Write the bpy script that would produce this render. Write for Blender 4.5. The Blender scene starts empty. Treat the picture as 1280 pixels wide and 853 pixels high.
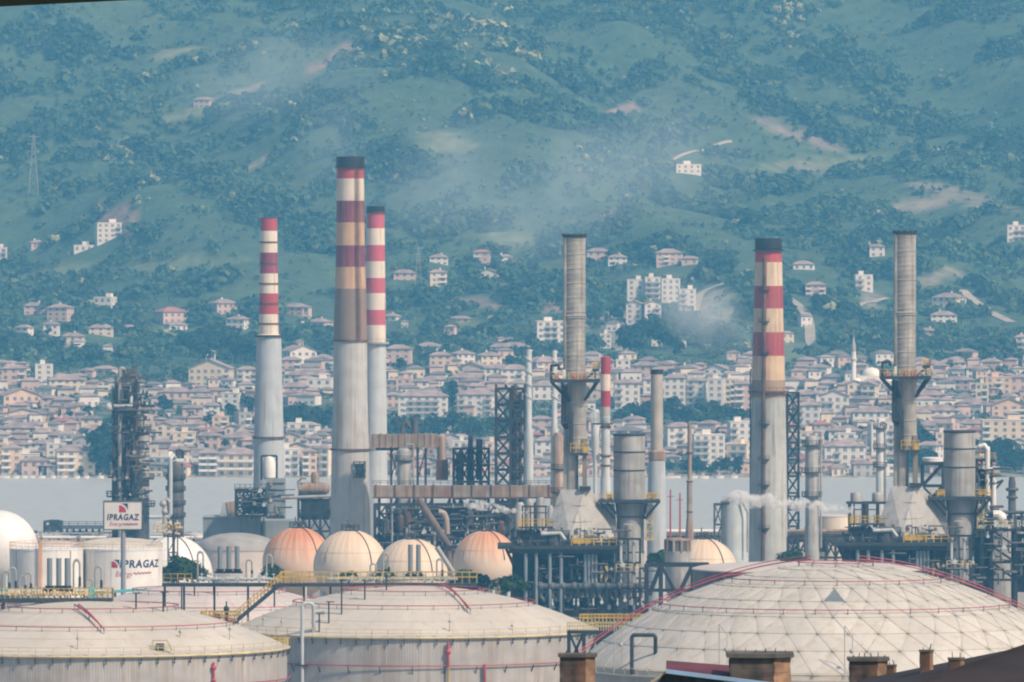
import bpy, math, random
import numpy as np
from mathutils import Vector, Matrix
R = math.radians
rnd = random.Random(7)
S = bpy.context.scene
C = S.collection
# ------------------------------------------------------------------ camera, world, sun, exposure
K = 9.5e-5                       # radians per photo pixel: a very long lens
CAMZ, HORY, CX = 100.0, 300.0, 640.0
cam = bpy.data.cameras.new('camera'); camo = bpy.data.objects.new('camera', cam); C.objects.link(camo)
camo.location = (0, 0, CAMZ); camo.rotation_euler = (R(90), 0, 0)
cam.sensor_width = 36; cam.lens = 36/(1280*K); cam.shift_y = -(426.5-HORY)/1280
cam.clip_start = 1; cam.clip_end = 30000
S.camera = camo
SUN_EL, SUN_AZ = R(47), R(50)    # sun behind the camera, off to the right
W = bpy.data.worlds.new('World'); S.world = W; W.use_nodes = True
nt = W.node_tree; bg = nt.nodes['Background']
sky = nt.nodes.new('ShaderNodeTexSky'); sky.sky_type = 'NISHITA'; sky.sun_disc = False
sky.sun_elevation = SUN_EL; sky.sun_rotation = math.pi-SUN_AZ; sky.dust_density = 2.0
nt.links.new(sky.outputs[0], bg.inputs[0]); bg.inputs[1].default_value = 0.092
sl = bpy.data.lights.new('sun', 'SUN'); so = bpy.data.objects.new('sun', sl); C.objects.link(so)
sl.energy = 3.2; sl.angle = R(3); sl.color = (1, .93, .82)
sdir = Vector((math.sin(SUN_AZ)*math.cos(SUN_EL), -math.cos(SUN_AZ)*math.cos(SUN_EL), math.sin(SUN_EL)))
so.rotation_euler = sdir.to_track_quat('Z', 'Y').to_euler(); so.location = (300, -300, 400)
S.view_settings.view_transform = 'Standard'; S.view_settings.look = 'None'
S.view_settings.exposure = 0.29; S.view_settings.gamma = 1
cy = S.cycles
cy.use_denoising = True; cy.max_bounces = 5; cy.diffuse_bounces = 2; cy.glossy_bounces = 2
cy.transmission_bounces = 2; cy.volume_bounces = 3; cy.transparent_max_bounces = 6
cy.filter_width = 2.1
HAZE_DENSITY, HAZE_COLOR = 1.16e-4, (.165, .585, 1.0)

# ------------------------------------------------------------------ materials
MATS = {}
def nodes(name):
    m = bpy.data.materials.new(name); m.use_nodes = True
    return m, m.node_tree, m.node_tree.nodes, m.node_tree.links
def mixc(nt, fac, a, b):
    n = nt.nodes.new('ShaderNodeMix'); n.data_type = 'RGBA'
    for i, v in ((0, fac), (6, a), (7, b)):
        if hasattr(v, 'links'): nt.links.new(v, n.inputs[i])
        elif i == 0: n.inputs[0].default_value = v
        else: n.inputs[i].default_value = (*v, 1) if len(v) == 3 else v
    return n.outputs[2]
def noise(nt, vec, scale, detail=3):
    n = nt.nodes.new('ShaderNodeTexNoise'); n.inputs['Scale'].default_value = scale; n.inputs['Detail'].default_value = detail
    nt.links.new(vec, n.inputs['Vector']); return n.outputs['Fac']
def ramp(nt, fac, lo, hi):
    n = nt.nodes.new('ShaderNodeMapRange'); n.inputs[1].default_value = lo; n.inputs[2].default_value = hi
    n.clamp = True; nt.links.new(fac, n.inputs[0]); return n.outputs[0]
def mapping(nt, vec, sc):
    n = nt.nodes.new('ShaderNodeMapping'); n.inputs['Scale'].default_value = sc
    nt.links.new(vec, n.inputs[0]); return n.outputs[0]
def mat(name, col, rough=.7, metal=0, stain=None, amt=.5, var=.12, sc=.25, streak=True, bands=None, bump=0):
    """weathered surface: base colour (or painted bands over object height), broad variation, and run-down stains"""
    if name in MATS: return MATS[name]
    m, nt, N, L = nodes(name); b = N['Principled BSDF']
    tc = N.new('ShaderNodeTexCoord').outputs['Object']
    if bands:
        sep = N.new('ShaderNodeSeparateXYZ'); L.new(tc, sep.inputs[0])
        z0, z1 = bands[0][0], bands[-1][0]
        f = ramp(nt, sep.outputs[2], z0, z1)
        r = N.new('ShaderNodeValToRGB'); r.color_ramp.interpolation = 'CONSTANT'; L.new(f, r.inputs[0])
        el = r.color_ramp.elements
        el[0].position = 0; el[0].color = (*bands[0][1], 1); el.remove(el[1])
        for z, c in bands[1:-1]:
            e = el.new((z-z0)/(z1-z0)); e.color = (*c, 1)
        base = r.outputs[0]
    else:
        base = None
    nz = noise(nt, tc, sc, 4)
    dark = tuple(c*(1-var*1.6) for c in col); light = tuple(min(1, c*(1+var)) for c in col)
    v = ramp(nt, nz, .3, .7)
    if base is None: c = mixc(nt, v, dark, light)
    else:
        g = mixc(nt, v, (1-var*1.6,)*3, (1, 1, 1))
        mm = N.new('ShaderNodeMix'); mm.data_type = 'RGBA'; mm.blend_type = 'MULTIPLY'; mm.inputs[0].default_value = 1
        L.new(base, mm.inputs[6]); L.new(g, mm.inputs[7]); c = mm.outputs[2]
    if stain:
        vec = mapping(nt, tc, (1.2, 1.2, .05)) if streak else mapping(nt, tc, (.4, .4, .4))
        s = ramp(nt, noise(nt, vec, 1.0 if streak else .7, 5), .62-amt*.28, .78-amt*.1)
        s2 = ramp(nt, noise(nt, tc, .12, 2), *((.2, .52) if amt > .8 else (.3, .65)))
        mu = N.new('ShaderNodeMath'); mu.operation = 'MULTIPLY'; L.new(s, mu.inputs[0]); L.new(s2, mu.inputs[1])
        c = mixc(nt, mu.outputs[0], c, stain)
    L.new(c, b.inputs['Base Color'])
    b.inputs['Roughness'].default_value = rough; b.inputs['Metallic'].default_value = metal
    if bump:
        bp = N.new('ShaderNodeBump'); bp.inputs['Strength'].default_value = bump
        L.new(noise(nt, tc, 1.5, 4), bp.inputs['Height']); L.new(bp.outputs[0], b.inputs['Normal'])
    MATS[name] = m; return m
RUST = (.24, .11, .05)
M = dict(
 steel=mat('dark_steel', (.028, .033, .038), .6, 0, (.08, .05, .03), .4, .3),
 black=mat('black_paint', (.02, .022, .025), .5, 0, None, 0, .3),
 frame=mat('grey_green_steel', (.07, .085, .09), .6, 0, (.13, .08, .05), .5, .3),
 grey=mat('grey_cladding', (.37, .365, .35), .5, .0, (.15, .10, .07), .45, .18),
 stack=mat('aluminium_cladding', (.40, .375, .335), .45, .1, (.13, .115, .10), .6, .2, .35),
 silver=mat('silver_plate', (.58, .55, .50), .38, .35, (.2, .16, .12), .3, .12),
 pale=mat('pale_grey_paint', (.50, .54, .55), .6, 0, (.30, .22, .15), .35, .1),
 rusty=mat('rusty_duct', (.36, .31, .26), .75, 0, RUST, .85, .25),
 rust=mat('rust_brown', (.15, .08, .05), .8, 0, (.07, .04, .03), .7, .3),
 yellow=mat('yellow_paint', (.55, .36, .035), .55, 0, (.2, .14, .06), .4, .25),
 ypale=mat('faded_yellow_paint', (.60, .49, .22), .6, 0, RUST, .3, .2),
 red=mat('red_paint', (.42, .055, .06), .55, 0, (.2, .05, .04), .4, .2),
 white=mat('white_paint', (.76, .745, .72), .5, 0, (.5, .42, .33), .3, .06),
 cream=mat('cream_paint', (.74, .655, .53), .55, 0, (.48, .28, .16), .35, .08),
 orange=mat('rust_stained_cream', (.68, .42, .26), .6, 0, (.38, .14, .06), .75, .12),
 orange2=mat('light_rust_stained_cream', (.70, .53, .38), .6, 0, (.42, .17, .08), .7, .1),
 shell=mat('tank_shell', (.42, .40, .38), .6, 0, (.30, .24, .18), .7, .12),
 roof=mat('tank_roof', (.57, .52, .455), .65, 0, (.44, .35, .26), .6, .1, .14, False),
 roofpink=mat('pale_tank_roof', (.58, .52, .48), .65, 0, (.45, .37, .32), .4, .1, .12, False),
 greyroof=mat('grey_tank_roof', (.34, .33, .32), .75, 0, (.25, .2, .16), .5, .15, .2, False),
 concrete=mat('concrete', (.36, .36, .35), .85, 0, (.2, .19, .18), .5, .15),
 box=mat('grey_plant_wall', (.27, .31, .33), .75, 0, (.18, .18, .17), .45, .12),
 blue=mat('grey_blue_pipe', (.22, .26, .29), .45, .1, None, 0, .15),
 dkgrey=mat('sooty_cladding', (.11, .105, .105), .65, .1, (.05, .045, .04), .6, .3),
 tan=mat('tan_panel', (.48, .36, .24), .7, 0, RUST, .5, .15),
 orangecloth=mat('orange_parts', (.62, .16, .06), .7, 0, None, 0, .2),
 teal=mat('turquoise_panel', (.10, .42, .45), .6, 0, None, 0, .1),
 navy=mat('navy_lettering', (.012, .03, .11), .5), redink=mat('red_lettering', (.45, .02, .035), .5),
 glass=mat('window_glass', (.20, .20, .21), .3, 0, None, 0, .3, .5),
 terra=mat('roof_tiles', (.33, .265, .26), .85, 0, (.16, .11, .10), .5, .25, .2, False),
 terra2=mat('red_roof_tiles', (.36, .16, .14), .85, 0, (.2, .10, .09), .5, .2, .2, False),
 slate=mat('grey_roof_sheet', (.19, .17, .17), .85, 0, (.12, .1, .1), .5, .2, .2, False),
 wwhite=mat('white_render', (.70, .67, .635), .85, 0, (.5, .45, .40), .3, .07),
 wcream=mat('cream_render', (.68, .58, .46), .85, 0, (.46, .38, .3), .3, .07),
 wpink=mat('pink_render', (.58, .43, .385), .85, 0, (.42, .32, .28), .3, .08),
 wpeach=mat('peach_render', (.66, .49, .38), .85, 0, (.46, .3, .22), .3, .08),
 wgrey=mat('grey_render', (.40, .385, .385), .85, 0, (.3, .26, .24), .4, .1),
 bark=mat('bark', (.07, .05, .035), .9),
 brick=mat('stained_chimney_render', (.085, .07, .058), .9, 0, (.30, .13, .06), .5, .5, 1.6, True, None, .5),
 brick_sunlit=mat('sunlit_rusty_chimney_render', (.34, .20, .115), .9, 0, (.13, .085, .06), .6, .35, 1.8, True, None, .5),  # lighter copy of the chimney render: rust tone with sunlight put into the colour
 cap=mat('chimney_cap_slab', (.13, .115, .10), .9, 0, (.05, .05, .045), .5, .3, 1.2, False, None, .4),
 oldroof=mat('dark_brown_roof', (.027, .017, .016), .8, 0, (.05, .03, .026), .6, .3, .5, False, None, .2),
 redroof=mat('maroon_roof_sheet', (.15, .03, .045), .7, 0, (.09, .03, .03), .4, .2, .6, False),
 bluefascia=mat('blue_fascia', (.28, .44, .62), .6, 0, (.3, .3, .3), .4, .1, 1.0, False),
 skylight=mat('blue_grey_skylight', (.17, .20, .205), .35),
)
# ------------------------------------------------------------------ mesh builder
class MB:
    def __init__(s): s.v = []; s.f = []; s.mi = []; s.cur = 0
    def add(s, vs, fs):
        o = len(s.v); s.v += [tuple(p) for p in vs]
        for f in fs: s.f.append(tuple(i+o for i in f)); s.mi.append(s.cur)
        return s
    def box(s, x0, x1, y0, y1, z0, z1):
        return s.add([(x, y, z) for z in (z0, z1) for y in (y0, y1) for x in (x0, x1)],
                     [(0, 2, 3, 1), (4, 5, 7, 6), (0, 1, 5, 4), (2, 6, 7, 3), (0, 4, 6, 2), (1, 3, 7, 5)])
    def bar(s, p, q, w, h=None):
        p, q = Vector(p), Vector(q); d = (q-p)
        if d.length < 1e-6: return s
        d.normalize(); h = h or w
        up = Vector((0, 0, 1)) if abs(d.z) < .9 else Vector((0, 1, 0))
        a = d.cross(up).normalized()*w/2; b = a.cross(d).normalized()*h/2
        return s.add([c+i*a+j*b for c in (p, q) for i, j in ((-1, -1), (1, -1), (1, 1), (-1, 1))],
                     [(0, 3, 2, 1), (4, 5, 6, 7)]+[(i, (i+1) % 4, 4+(i+1) % 4, 4+i) for i in range(4)])
    def cyl(s, p, q, r0, r1=None, n=14, caps=True):
        p, q = Vector(p), Vector(q); d = (q-p).normalized(); r1 = r0 if r1 is None else r1
        up = Vector((0, 0, 1)) if abs(d.z) < .9 else Vector((0, 1, 0))
        a = d.cross(up).normalized(); b = d.cross(a)
        vs = []
        for c, r in ((p, r0), (q, r1)):
            for i in range(n):
                t = 2*math.pi*i/n; vs.append(c+a*(r*math.cos(t))+b*(r*math.sin(t)))
        fs = [(i, i+n, (i+1) % n+n, (i+1) % n) for i in range(n)]
        if caps: fs += [tuple(range(n)), tuple(range(2*n-1, n-1, -1))]
        return s.add(vs, fs)
    def tube(s, pts, r, n=8):
        for i in range(len(pts)-1):
            s.cyl(pts[i], pts[i+1], r, n=n)
            if i: s.ball(pts[i], r*1.04, n, 4)
        return s
    def ball(s, c, r, n=20, m=10, sx=1, sy=1, sz=1, t0=0., t1=1.):
        pr = [(r*math.sin(math.pi*(t0+(t1-t0)*j/m)), r*sz*math.cos(math.pi*(t0+(t1-t0)*j/m))) for j in range(m, -1, -1)]
        return s.lathe(pr, c[0], c[1], n, zc=c[2], sx=sx, sy=sy)
    def lathe(s, prof, x=0, y=0, n=32, zc=0, sx=1, sy=1):
        vs = []; fs = []; m = len(prof)
        for r, z in prof:
            for i in range(n):
                t = 2*math.pi*i/n; vs.append((x+sx*max(r, 1e-4)*math.cos(t), y+sy*max(r, 1e-4)*math.sin(t), z+zc))
        for j in range(m-1):
            for i in range(n):
                fs.append((j*n+i, j*n+(i+1) % n, (j+1)*n+(i+1) % n, (j+1)*n+i))
        fs += [tuple(range(n-1, -1, -1)), tuple(range((m-1)*n, m*n))]
        return s.add(vs, fs)
    def torus(s, x, y, z, r, tr, n=48, m=6, a0=0, a1=2*math.pi):
        vs = []; fs = []; full = a1-a0 > 6.28
        nn = n if full else n+1
        for i in range(nn):
            t = a0+(a1-a0)*i/n
            for j in range(m):
                u = 2*math.pi*j/m; rr = r+tr*math.cos(u)
                vs.append((x+rr*math.cos(t), y+rr*math.sin(t), z+tr*math.sin(u)))
        for i in range(n):
            for j in range(m):
                i2 = (i+1) % nn
                fs.append((i*m+j, i2*m+j, i2*m+(j+1) % m, i*m+(j+1) % m))
        return s.add(vs, fs)
    def extr(s, poly, y0, y1):          # polygon in (x, z) pushed through depth
        n = len(poly)
        return s.add([(x, y, z) for y in (y0, y1) for x, z in poly],
                     [tuple(range(n)), tuple(range(2*n-1, n-1, -1))]+[(i, i+n, (i+1) % n+n, (i+1) % n) for i in range(n)])
    def rail(s, pts, h=1.1, step=2.0, r=.05):
        for p, q in zip(pts, pts[1:]):
            p, q = Vector(p), Vector(q); L = (q-p).length; n = max(1, int(L/step))
            for z in (h, h*.55): s.bar(p+Vector((0, 0, z)), q+Vector((0, 0, z)), r*1.6)
            for i in range(n+1):
                c = p.lerp(q, i/n); s.bar(c, c+Vector((0, 0, h)), r*1.8)
        return s
    def lattice(s, x0, x1, y0, y1, z0, z1, nz, w=.25, wb=None, xs=True, nx=1):
        """open steel frame: corner posts, floors of beams, cross braces on the faces"""
        wb = wb or w*.6
        X = [x0+(x1-x0)*i/nx for i in range(nx+1)]
        for x in X:
            for y in (y0, y1): s.bar((x, y, z0), (x, y, z1), w)
        for j in range(nz+1):
            z = z0+(z1-z0)*j/nz
            for y in (y0, y1): s.bar((x0, y, z), (x1, y, z), wb*1.3)
            for x in X: s.bar((x, y0, z), (x, y1, z), wb*1.3)
            if j < nz and xs:
                zz = z+(z1-z0)/nz
                for i in range(nx):
                    for y in (y0, y1):
                        s.bar((X[i], y, z), (X[i+1], y, zz), wb)
                        if xs == 2 or (i+j) % 2 == 0: s.bar((X[i+1], y, z), (X[i], y, zz), wb)
                for x in (x0, x1): s.bar((x, y0, z), (x, y1, zz), wb)
        return s
    def mesh(s, name, mats, smooth=35):
        me = bpy.data.meshes.new(name); me.from_pydata(s.v, [], s.f)
        if not isinstance(mats, (list, tuple)): mats = [mats]
        for m in mats: me.materials.append(m)
        if len(mats) > 1: me.polygons.foreach_set('material_index', s.mi)
        me.polygons.foreach_set('use_smooth', [bool(smooth)]*len(me.polygons))
        me.update()
        if smooth: me.set_sharp_from_angle(angle=R(smooth))
        return me
    def build(s, name, mats, parent=None, loc=(0, 0, 0), smooth=35):
        o = bpy.data.objects.new(name, s.mesh(name, mats, smooth)); C.objects.link(o)
        o.location = loc
        if parent: o.parent = parent
        return o
def tag(o, label=None, cat=None, group=None, kind=None):
    if label: o['label'] = label
    if cat: o['category'] = cat
    if group: o['group'] = group
    if kind: o['kind'] = kind
    return o
def copy_tree(o, parent=None):
    c = o.copy(); C.objects.link(c)
    if parent: c.parent = parent
    for ch in list(o.children): copy_tree(ch, c)
    return c
PX = lambda px, d: (px-CX)*K*d
PZ = lambda py, d: CAMZ-(py-HORY)*K*d
# ------------------------------------------------------------------ terrain height
_sw = [(rnd.uniform(0, 6.28), rnd.uniform(0, 6.28)) for _ in range(40)]
_dw = np.random.default_rng(3)
_ang = _dw.uniform(0, math.pi, 24); _ph = _dw.uniform(0, 6.28, 24)
def waves(x, y, wl, i0, n):
    t = 0
    for i in range(i0, i0+n):
        kx, ky = math.cos(_ang[i])*6.283/wl, math.sin(_ang[i])*6.283/wl
        t = t+np.sin(x*kx*(1+.17*(i-i0))+y*ky*(1+.11*(i-i0))+_ph[i])
    return t/n
YP = [-900, -60, 60, 110, 300, 900, 1300, 2500, 2530, 2575, 3500, 3541, 3546, 3600, 4380, 4600, 4900, 5400, 5800, 6400, 7400]
ZP = [97, 96, 94, 84, 70, 14, 4.2, 4, 2.5, -3, -3, -1.5, 1.2, 2.6, 41, 57, 112, 243, 335, 430, 450]
def gz(x, y):
    x = np.asarray(x, float); y = np.asarray(y, float)
    z = np.interp(y, YP, ZP)
    a = np.clip((y-4300)/700, 0, 1)
    xr = x*.93+y*.37
    z = z+a*(21*np.sin(xr/95+1.1)+12*np.sin((x*.9-y*.43)/61+.4)+8.5*np.sin((x*.86+y*.5)/36+2.0+1.2*np.sin(y/170))*(.6+.4*np.sin(x/83+y/140))+15*waves(x, y, 210, 0, 5)+6*waves(x, y, 85, 6, 6))
    b = np.clip((y-3620)/200, 0, 1)*(1-a)
    z = z+b*2.2*waves(x, y, 150, 12, 5)
    c = np.clip((850-y)/400, 0, 1)*np.clip((y-90)/120, 0, 1)
    return z+c*2*waves(x, y, 60, 17, 5)
def hit(px, py, d0=3545, d1=7000, step=4):
    d = np.arange(d0, d1, step)
    ok = gz(PX(px, d), d) >= PZ(py, d)
    i = int(np.argmax(ok)) if ok.any() else len(d)-1
    return float(d[i])
class T:
    """a thing: an Empty at its base; x()/z() turn photo pixels at its own distance into its local metres"""
    def __init__(s, name, label, cat, px, d, zb=None, group=None):
        s.d, s.px, s.s = d, px, K*d
        X = PX(px, d); s.zb = float(gz(X, d)) if zb is None else zb
        s.o = bpy.data.objects.new(name, None); C.objects.link(s.o); s.o.empty_display_size = 1
        s.o.location = (X, d, s.zb); tag(s.o, label, cat, group)
    def x(s, px): return (px-s.px)*s.s
    def z(s, py): return PZ(py, s.d)-s.zb
    def p(s, px, py, y=0): return (s.x(px), y, s.z(py))
    def part(s, name, mb, m, parent=None, label=None, smooth=35):
        o = mb.build(name, M[m] if isinstance(m, str) else m, parent or s.o, smooth=smooth)
        if label: o['label'] = label
        return o
# ------------------------------------------------------------------ ground, water, haze
PATCH = [  # bare earth and fields on the far hill: photo x, y, half sizes, slant, colour
 (770,146,24,10,-.6,(.33,.24,.24)), (412,76,34,9,-.55,(.27,.21,.19)), (430,62,16,7,-.5,(.30,.22,.19)), (1000,168,62,9,.35,(.24,.22,.20)),
 (262,132,58,7,-.35,(.20,.23,.14)), (300,118,34,5,-.5,(.27,.22,.19)), (140,268,22,14,.1,(.34,.23,.20)), (165,285,6,20,0,(.34,.23,.20)),
 (766,270,17,8,.2,(.30,.23,.22)), (325,203,22,5,-.45,(.34,.32,.22)), (215,66,32,4,-.2,(.24,.26,.17)), (220,220,60,5,-.25,(.22,.2,.17)),
 (1150,258,46,8,-.15,(.28,.26,.22)), (1200,245,60,10,.25,(.22,.21,.18)), (1010,210,50,6,.1,(.22,.22,.18)), (610,380,36,6,.2,(.26,.21,.19)),
 (690,385,30,6,.1,(.28,.22,.21)), (600,412,42,12,.05,(.15,.2,.1)), (1175,345,38,7,-.3,(.25,.24,.19)), (1090,375,10,12,.5,(.30,.27,.25)),
 (640,300,40,10,0,(.18,.22,.13)), (900,398,40,8,-.5,(.22,.22,.16)), (890,375,28,10,-.4,(.25,.24,.2)), (770,418,14,20,.7,(.34,.32,.30)), (745,403,40,6,-.4,(.32,.29,.27)),
 (1010,205,90,7,-.1,(.16,.2,.12)), (560,180,30,14,.2,(.20,.23,.13)), (985,440,30,18,.2,(.17,.21,.12)), (60,345,60,12,-.3,(.14,.19,.11)), (230,330,70,9,-.1,(.15,.2,.12))]
def px_of(x, y, z): return CX+x/(K*y), HORY+(CAMZ-z)/(K*y)
def patch_mix(x, y, z):
    u, v = px_of(x, y, z); wob = waves(x, y, 30, 3, 4)*.35
    best = np.zeros_like(u); idx = np.zeros(u.shape, int)
    for i, (px, py, a, b, sl_, c) in enumerate(PATCH):
        du, dv = u-px, v-py
        e = np.sqrt((du/a)**2+((dv-sl_*du)/b)**2)+wob
        w = np.clip((1.15-e)/.3, 0, 1); m = w > best
        best = np.where(m, w, best); idx = np.where(m, i, idx)
    return best, np.array([p[5] for p in PATCH])[idx]*.74
ROADS = [[(984,374),(1000,384),(1010,398),(1013,415),(1012,430),(1022,440)], [(1203,366),(1222,380),(1240,392),(1264,405)],
         [(868,392),(872,372),(885,362),(905,356),(925,348),(940,340)], [(860,405),(830,412),(800,408),(780,402),(752,420)], [(1068,388),(1080,380),(1110,374)], [(842,203),(850,197),(885,186),(915,180)]]
ROADM = []
def make_ground():
    xs = np.concatenate([[-2600,-1800,-1200,-800,-560], np.arange(-460, 461, 6), [560,800,1200,1800,2600]])
    ys = np.concatenate([np.arange(-900, 1300, 25), np.concatenate([np.arange(1300, 2480, 80), np.arange(2480, 2600, 10), np.arange(2600, 2890, 90)]), [2900,3000,3250,3500,3530,3540,3543,3546], np.arange(3552, 6420, 8), np.arange(6450, 7400, 120)])
    Xg, Yg = np.meshgrid(xs, ys); Zg = gz(Xg, Yg); nx, ny = len(xs), len(ys)
    co = np.stack([Xg, Yg, Zg], -1).reshape(-1, 3)
    i = np.arange((ny-1)*(nx-1)); r, c = i//(nx-1), i % (nx-1)
    q = np.stack([r*nx+c, r*nx+c+1, (r+1)*nx+c+1, (r+1)*nx+c], -1)
    me = bpy.data.meshes.new('ground'); me.vertices.add(len(co)); me.vertices.foreach_set('co', co.ravel())
    me.loops.add(q.size); me.loops.foreach_set('vertex_index', q.ravel().astype(np.int32))
    me.polygons.add(len(q)); me.polygons.foreach_set('loop_start', np.arange(0, q.size, 4, dtype=np.int32))
    me.update(calc_edges=True); me.polygons.foreach_set('use_smooth', [True]*len(q))
    x, y, z = co.T
    col = np.tile(np.array([.075, .085, .045]), (len(co), 1))                 # rough grass
    def put(w, c): col[:] = col*(1-w[:, None])+np.array(c)*w[:, None]
    plant = np.clip((y-1250)/60, 0, 1)*np.clip((2580-y)/10, 0, 1); put(plant, (.30, .265, .24))
    far = np.clip((y-3400)/20, 0, 1); put(far, (.044, .080, .047))
    put(far*np.clip(waves(x, y, 120, 2, 6)*1.6+.1, 0, 1)*.7, (.062, .096, .05))
    town = far*np.clip((4330-y)/150, 0, 1)*np.clip(waves(x, y, 60, 8, 5)*2, 0, 1); put(town*.8, (.20, .19, .16))
    put(np.clip((y-3540)/2, 0, 1)*np.clip((3560-y)/6, 0, 1)*.9, (.22, .21, .19))
    b, pc = patch_mix(x, np.maximum(y, 10), z); b = b*(y > 4000); col[:] = col*(1-b[:, None])+pc*b[:, None]
    at = me.color_attributes.new('Col', 'FLOAT_COLOR', 'POINT')
    at.data.foreach_set('color', np.concatenate([col, np.ones((len(co), 1))], 1).ravel())
    m, nt, N, L = nodes('ground_soil'); bs = N['Principled BSDF']
    a = N.new('ShaderNodeVertexColor'); a.layer_name = 'Col'; tc = N.new('ShaderNodeTexCoord').outputs['Object']
    f = noise(nt, tc, .11, 6); g = mixc(nt, ramp(nt, f, .3, .7), (.6, .62, .6), (1.3, 1.28, 1.2))
    mm = N.new('ShaderNodeMix'); mm.data_type = 'RGBA'; mm.blend_type = 'MULTIPLY'; mm.inputs[0].default_value = 1
    L.new(a.outputs[0], mm.inputs[6]); L.new(g, mm.inputs[7]); L.new(mm.outputs[2], bs.inputs['Base Color'])
    bs.inputs['Roughness'].default_value = .95
    bp = N.new('ShaderNodeBump'); bp.inputs['Strength'].default_value = .6; bp.inputs['Distance'].default_value = 1.5
    L.new(noise(nt, tc, .3, 5), bp.inputs['Height']); L.new(bp.outputs[0], bs.inputs['Normal'])
    me.materials.append(m)
    o = bpy.data.objects.new('ground', me); C.objects.link(o); tag(o, 'plant ground, town shore and green hillside across the water', 'ground', kind='structure')
make_ground()
def make_water():
    xs = np.concatenate([[-2600, -1500, -700], np.arange(-290, 291, 2.2), [700, 1500, 2600]]); ys = np.arange(2535, 3562, 2.2)
    Xg, Yg = np.meshgrid(xs, ys); Zg = .55*waves(Xg, Yg, 9, 0, 6)+.30*waves(Xg, Yg, 5.5, 8, 6); nx = len(xs)
    mb = MB(); mb.v = [tuple(p) for p in np.stack([Xg, Yg, Zg], -1).reshape(-1, 3)]
    mb.f = [(r*nx+c, r*nx+c+1, (r+1)*nx+c+1, (r+1)*nx+c) for r in range(len(ys)-1) for c in range(nx-1)]; mb.mi = [0]*len(mb.f)
    m, nt, N, L = nodes('sea_water'); b = N['Principled BSDF']
    b.inputs['Base Color'].default_value = (.44, .45, .43, 1); b.inputs['Roughness'].default_value = .3
    b.inputs['IOR'].default_value = 1.33
    tc = N.new('ShaderNodeTexCoord').outputs['Object']
    bp = N.new('ShaderNodeBump'); bp.inputs['Strength'].default_value = .9; bp.inputs['Distance'].default_value = .5
    L.new(noise(nt, mapping(nt, tc, (.12, .35, 1)), 1, 5), bp.inputs['Height']); L.new(bp.outputs[0], b.inputs['Normal'])
    tag(mb.build('water', m, smooth=180), 'pale grey blue strip of sea between plant and town', 'water', kind='structure')
make_water()
def volume(name, dens, col, aniso=0):
    m, nt, N, L = nodes(name); N.remove(N['Principled BSDF'])
    v = N.new('ShaderNodeVolumePrincipled'); v.inputs['Density'].default_value = dens; v.inputs['Color'].default_value = (*col, 1)
    v.inputs['Absorption Color'].default_value = (1, 1, 1, 1); v.inputs['Anisotropy'].default_value = aniso; v.inputs['Density Attribute'].default_value = ''
    L.new(v.outputs[0], N['Material Output'].inputs['Volume']); m.cycles.homogeneous_volume = True
    return m
hz = MB(); hz.box(-2700, 2700, -1000, 7500, -4.5, 480)
tag(hz.build('haze', volume('haze_air', HAZE_DENSITY, HAZE_COLOR), smooth=0), 'blue summer haze over the bay', 'haze', kind='stuff')

# ------------------------------------------------------------------ hill roads
def ribbon(pts, w):
    P = []
    for (a, b), (c, d) in zip(pts, pts[1:]):
        n = max(1, int(math.hypot(c-a, d-b)/4))
        P += [(a+(c-a)*i/n, b+(d-b)*i/n) for i in range(n)]
    P.append(pts[-1]); W_ = []
    for px, py in P:
        d = hit(px, py); W_.append(Vector((PX(px, d), d, 0)))
    for _ in range(3): W_ = [W_[0]]+[(W_[i-1]+W_[i]*2+W_[i+1])/4 for i in range(1, len(W_)-1)]+[W_[-1]]
    mb = MB(); L_ = []
    for i, p in enumerate(W_):
        t = (W_[min(i+1, len(W_)-1)]-W_[max(i-1, 0)]); t.z = 0; t.normalize(); n = Vector((t.y, -t.x, 0))
        for k in (-1, -.33, .33, 1):
            q = p+n*k*w/2; L_.append((q.x, q.y, float(gz(q.x, q.y))+.45))
    mb.add(L_, [(i*4+j, i*4+j+1, i*4+j+5, i*4+j+4) for i in range(len(W_)-1) for j in range(3)])
    ROADM.extend(W_); return mb
mroad = mat('dirt_road', (.34, .31, .265), .95, 0, (.3, .26, .2), .3, .12, .1, False)
RL = ['pale dirt road curving down the hill right of thick striped chimney', 'pale dirt road dropping rightward at the far right hillside', 'pale bank road climbing rightward beside white apartments', 'earth road passing below the white apartment complex', 'short track below the small white house', 'faint track on the upper hill left of roof']
for pts, lb, w in zip(ROADS, RL, (5.5, 6, 5.5, 3.5, 3, 2.2)):
    tag(ribbon(pts, w).build('road', mroad), lb, 'road', kind='structure')

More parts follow.
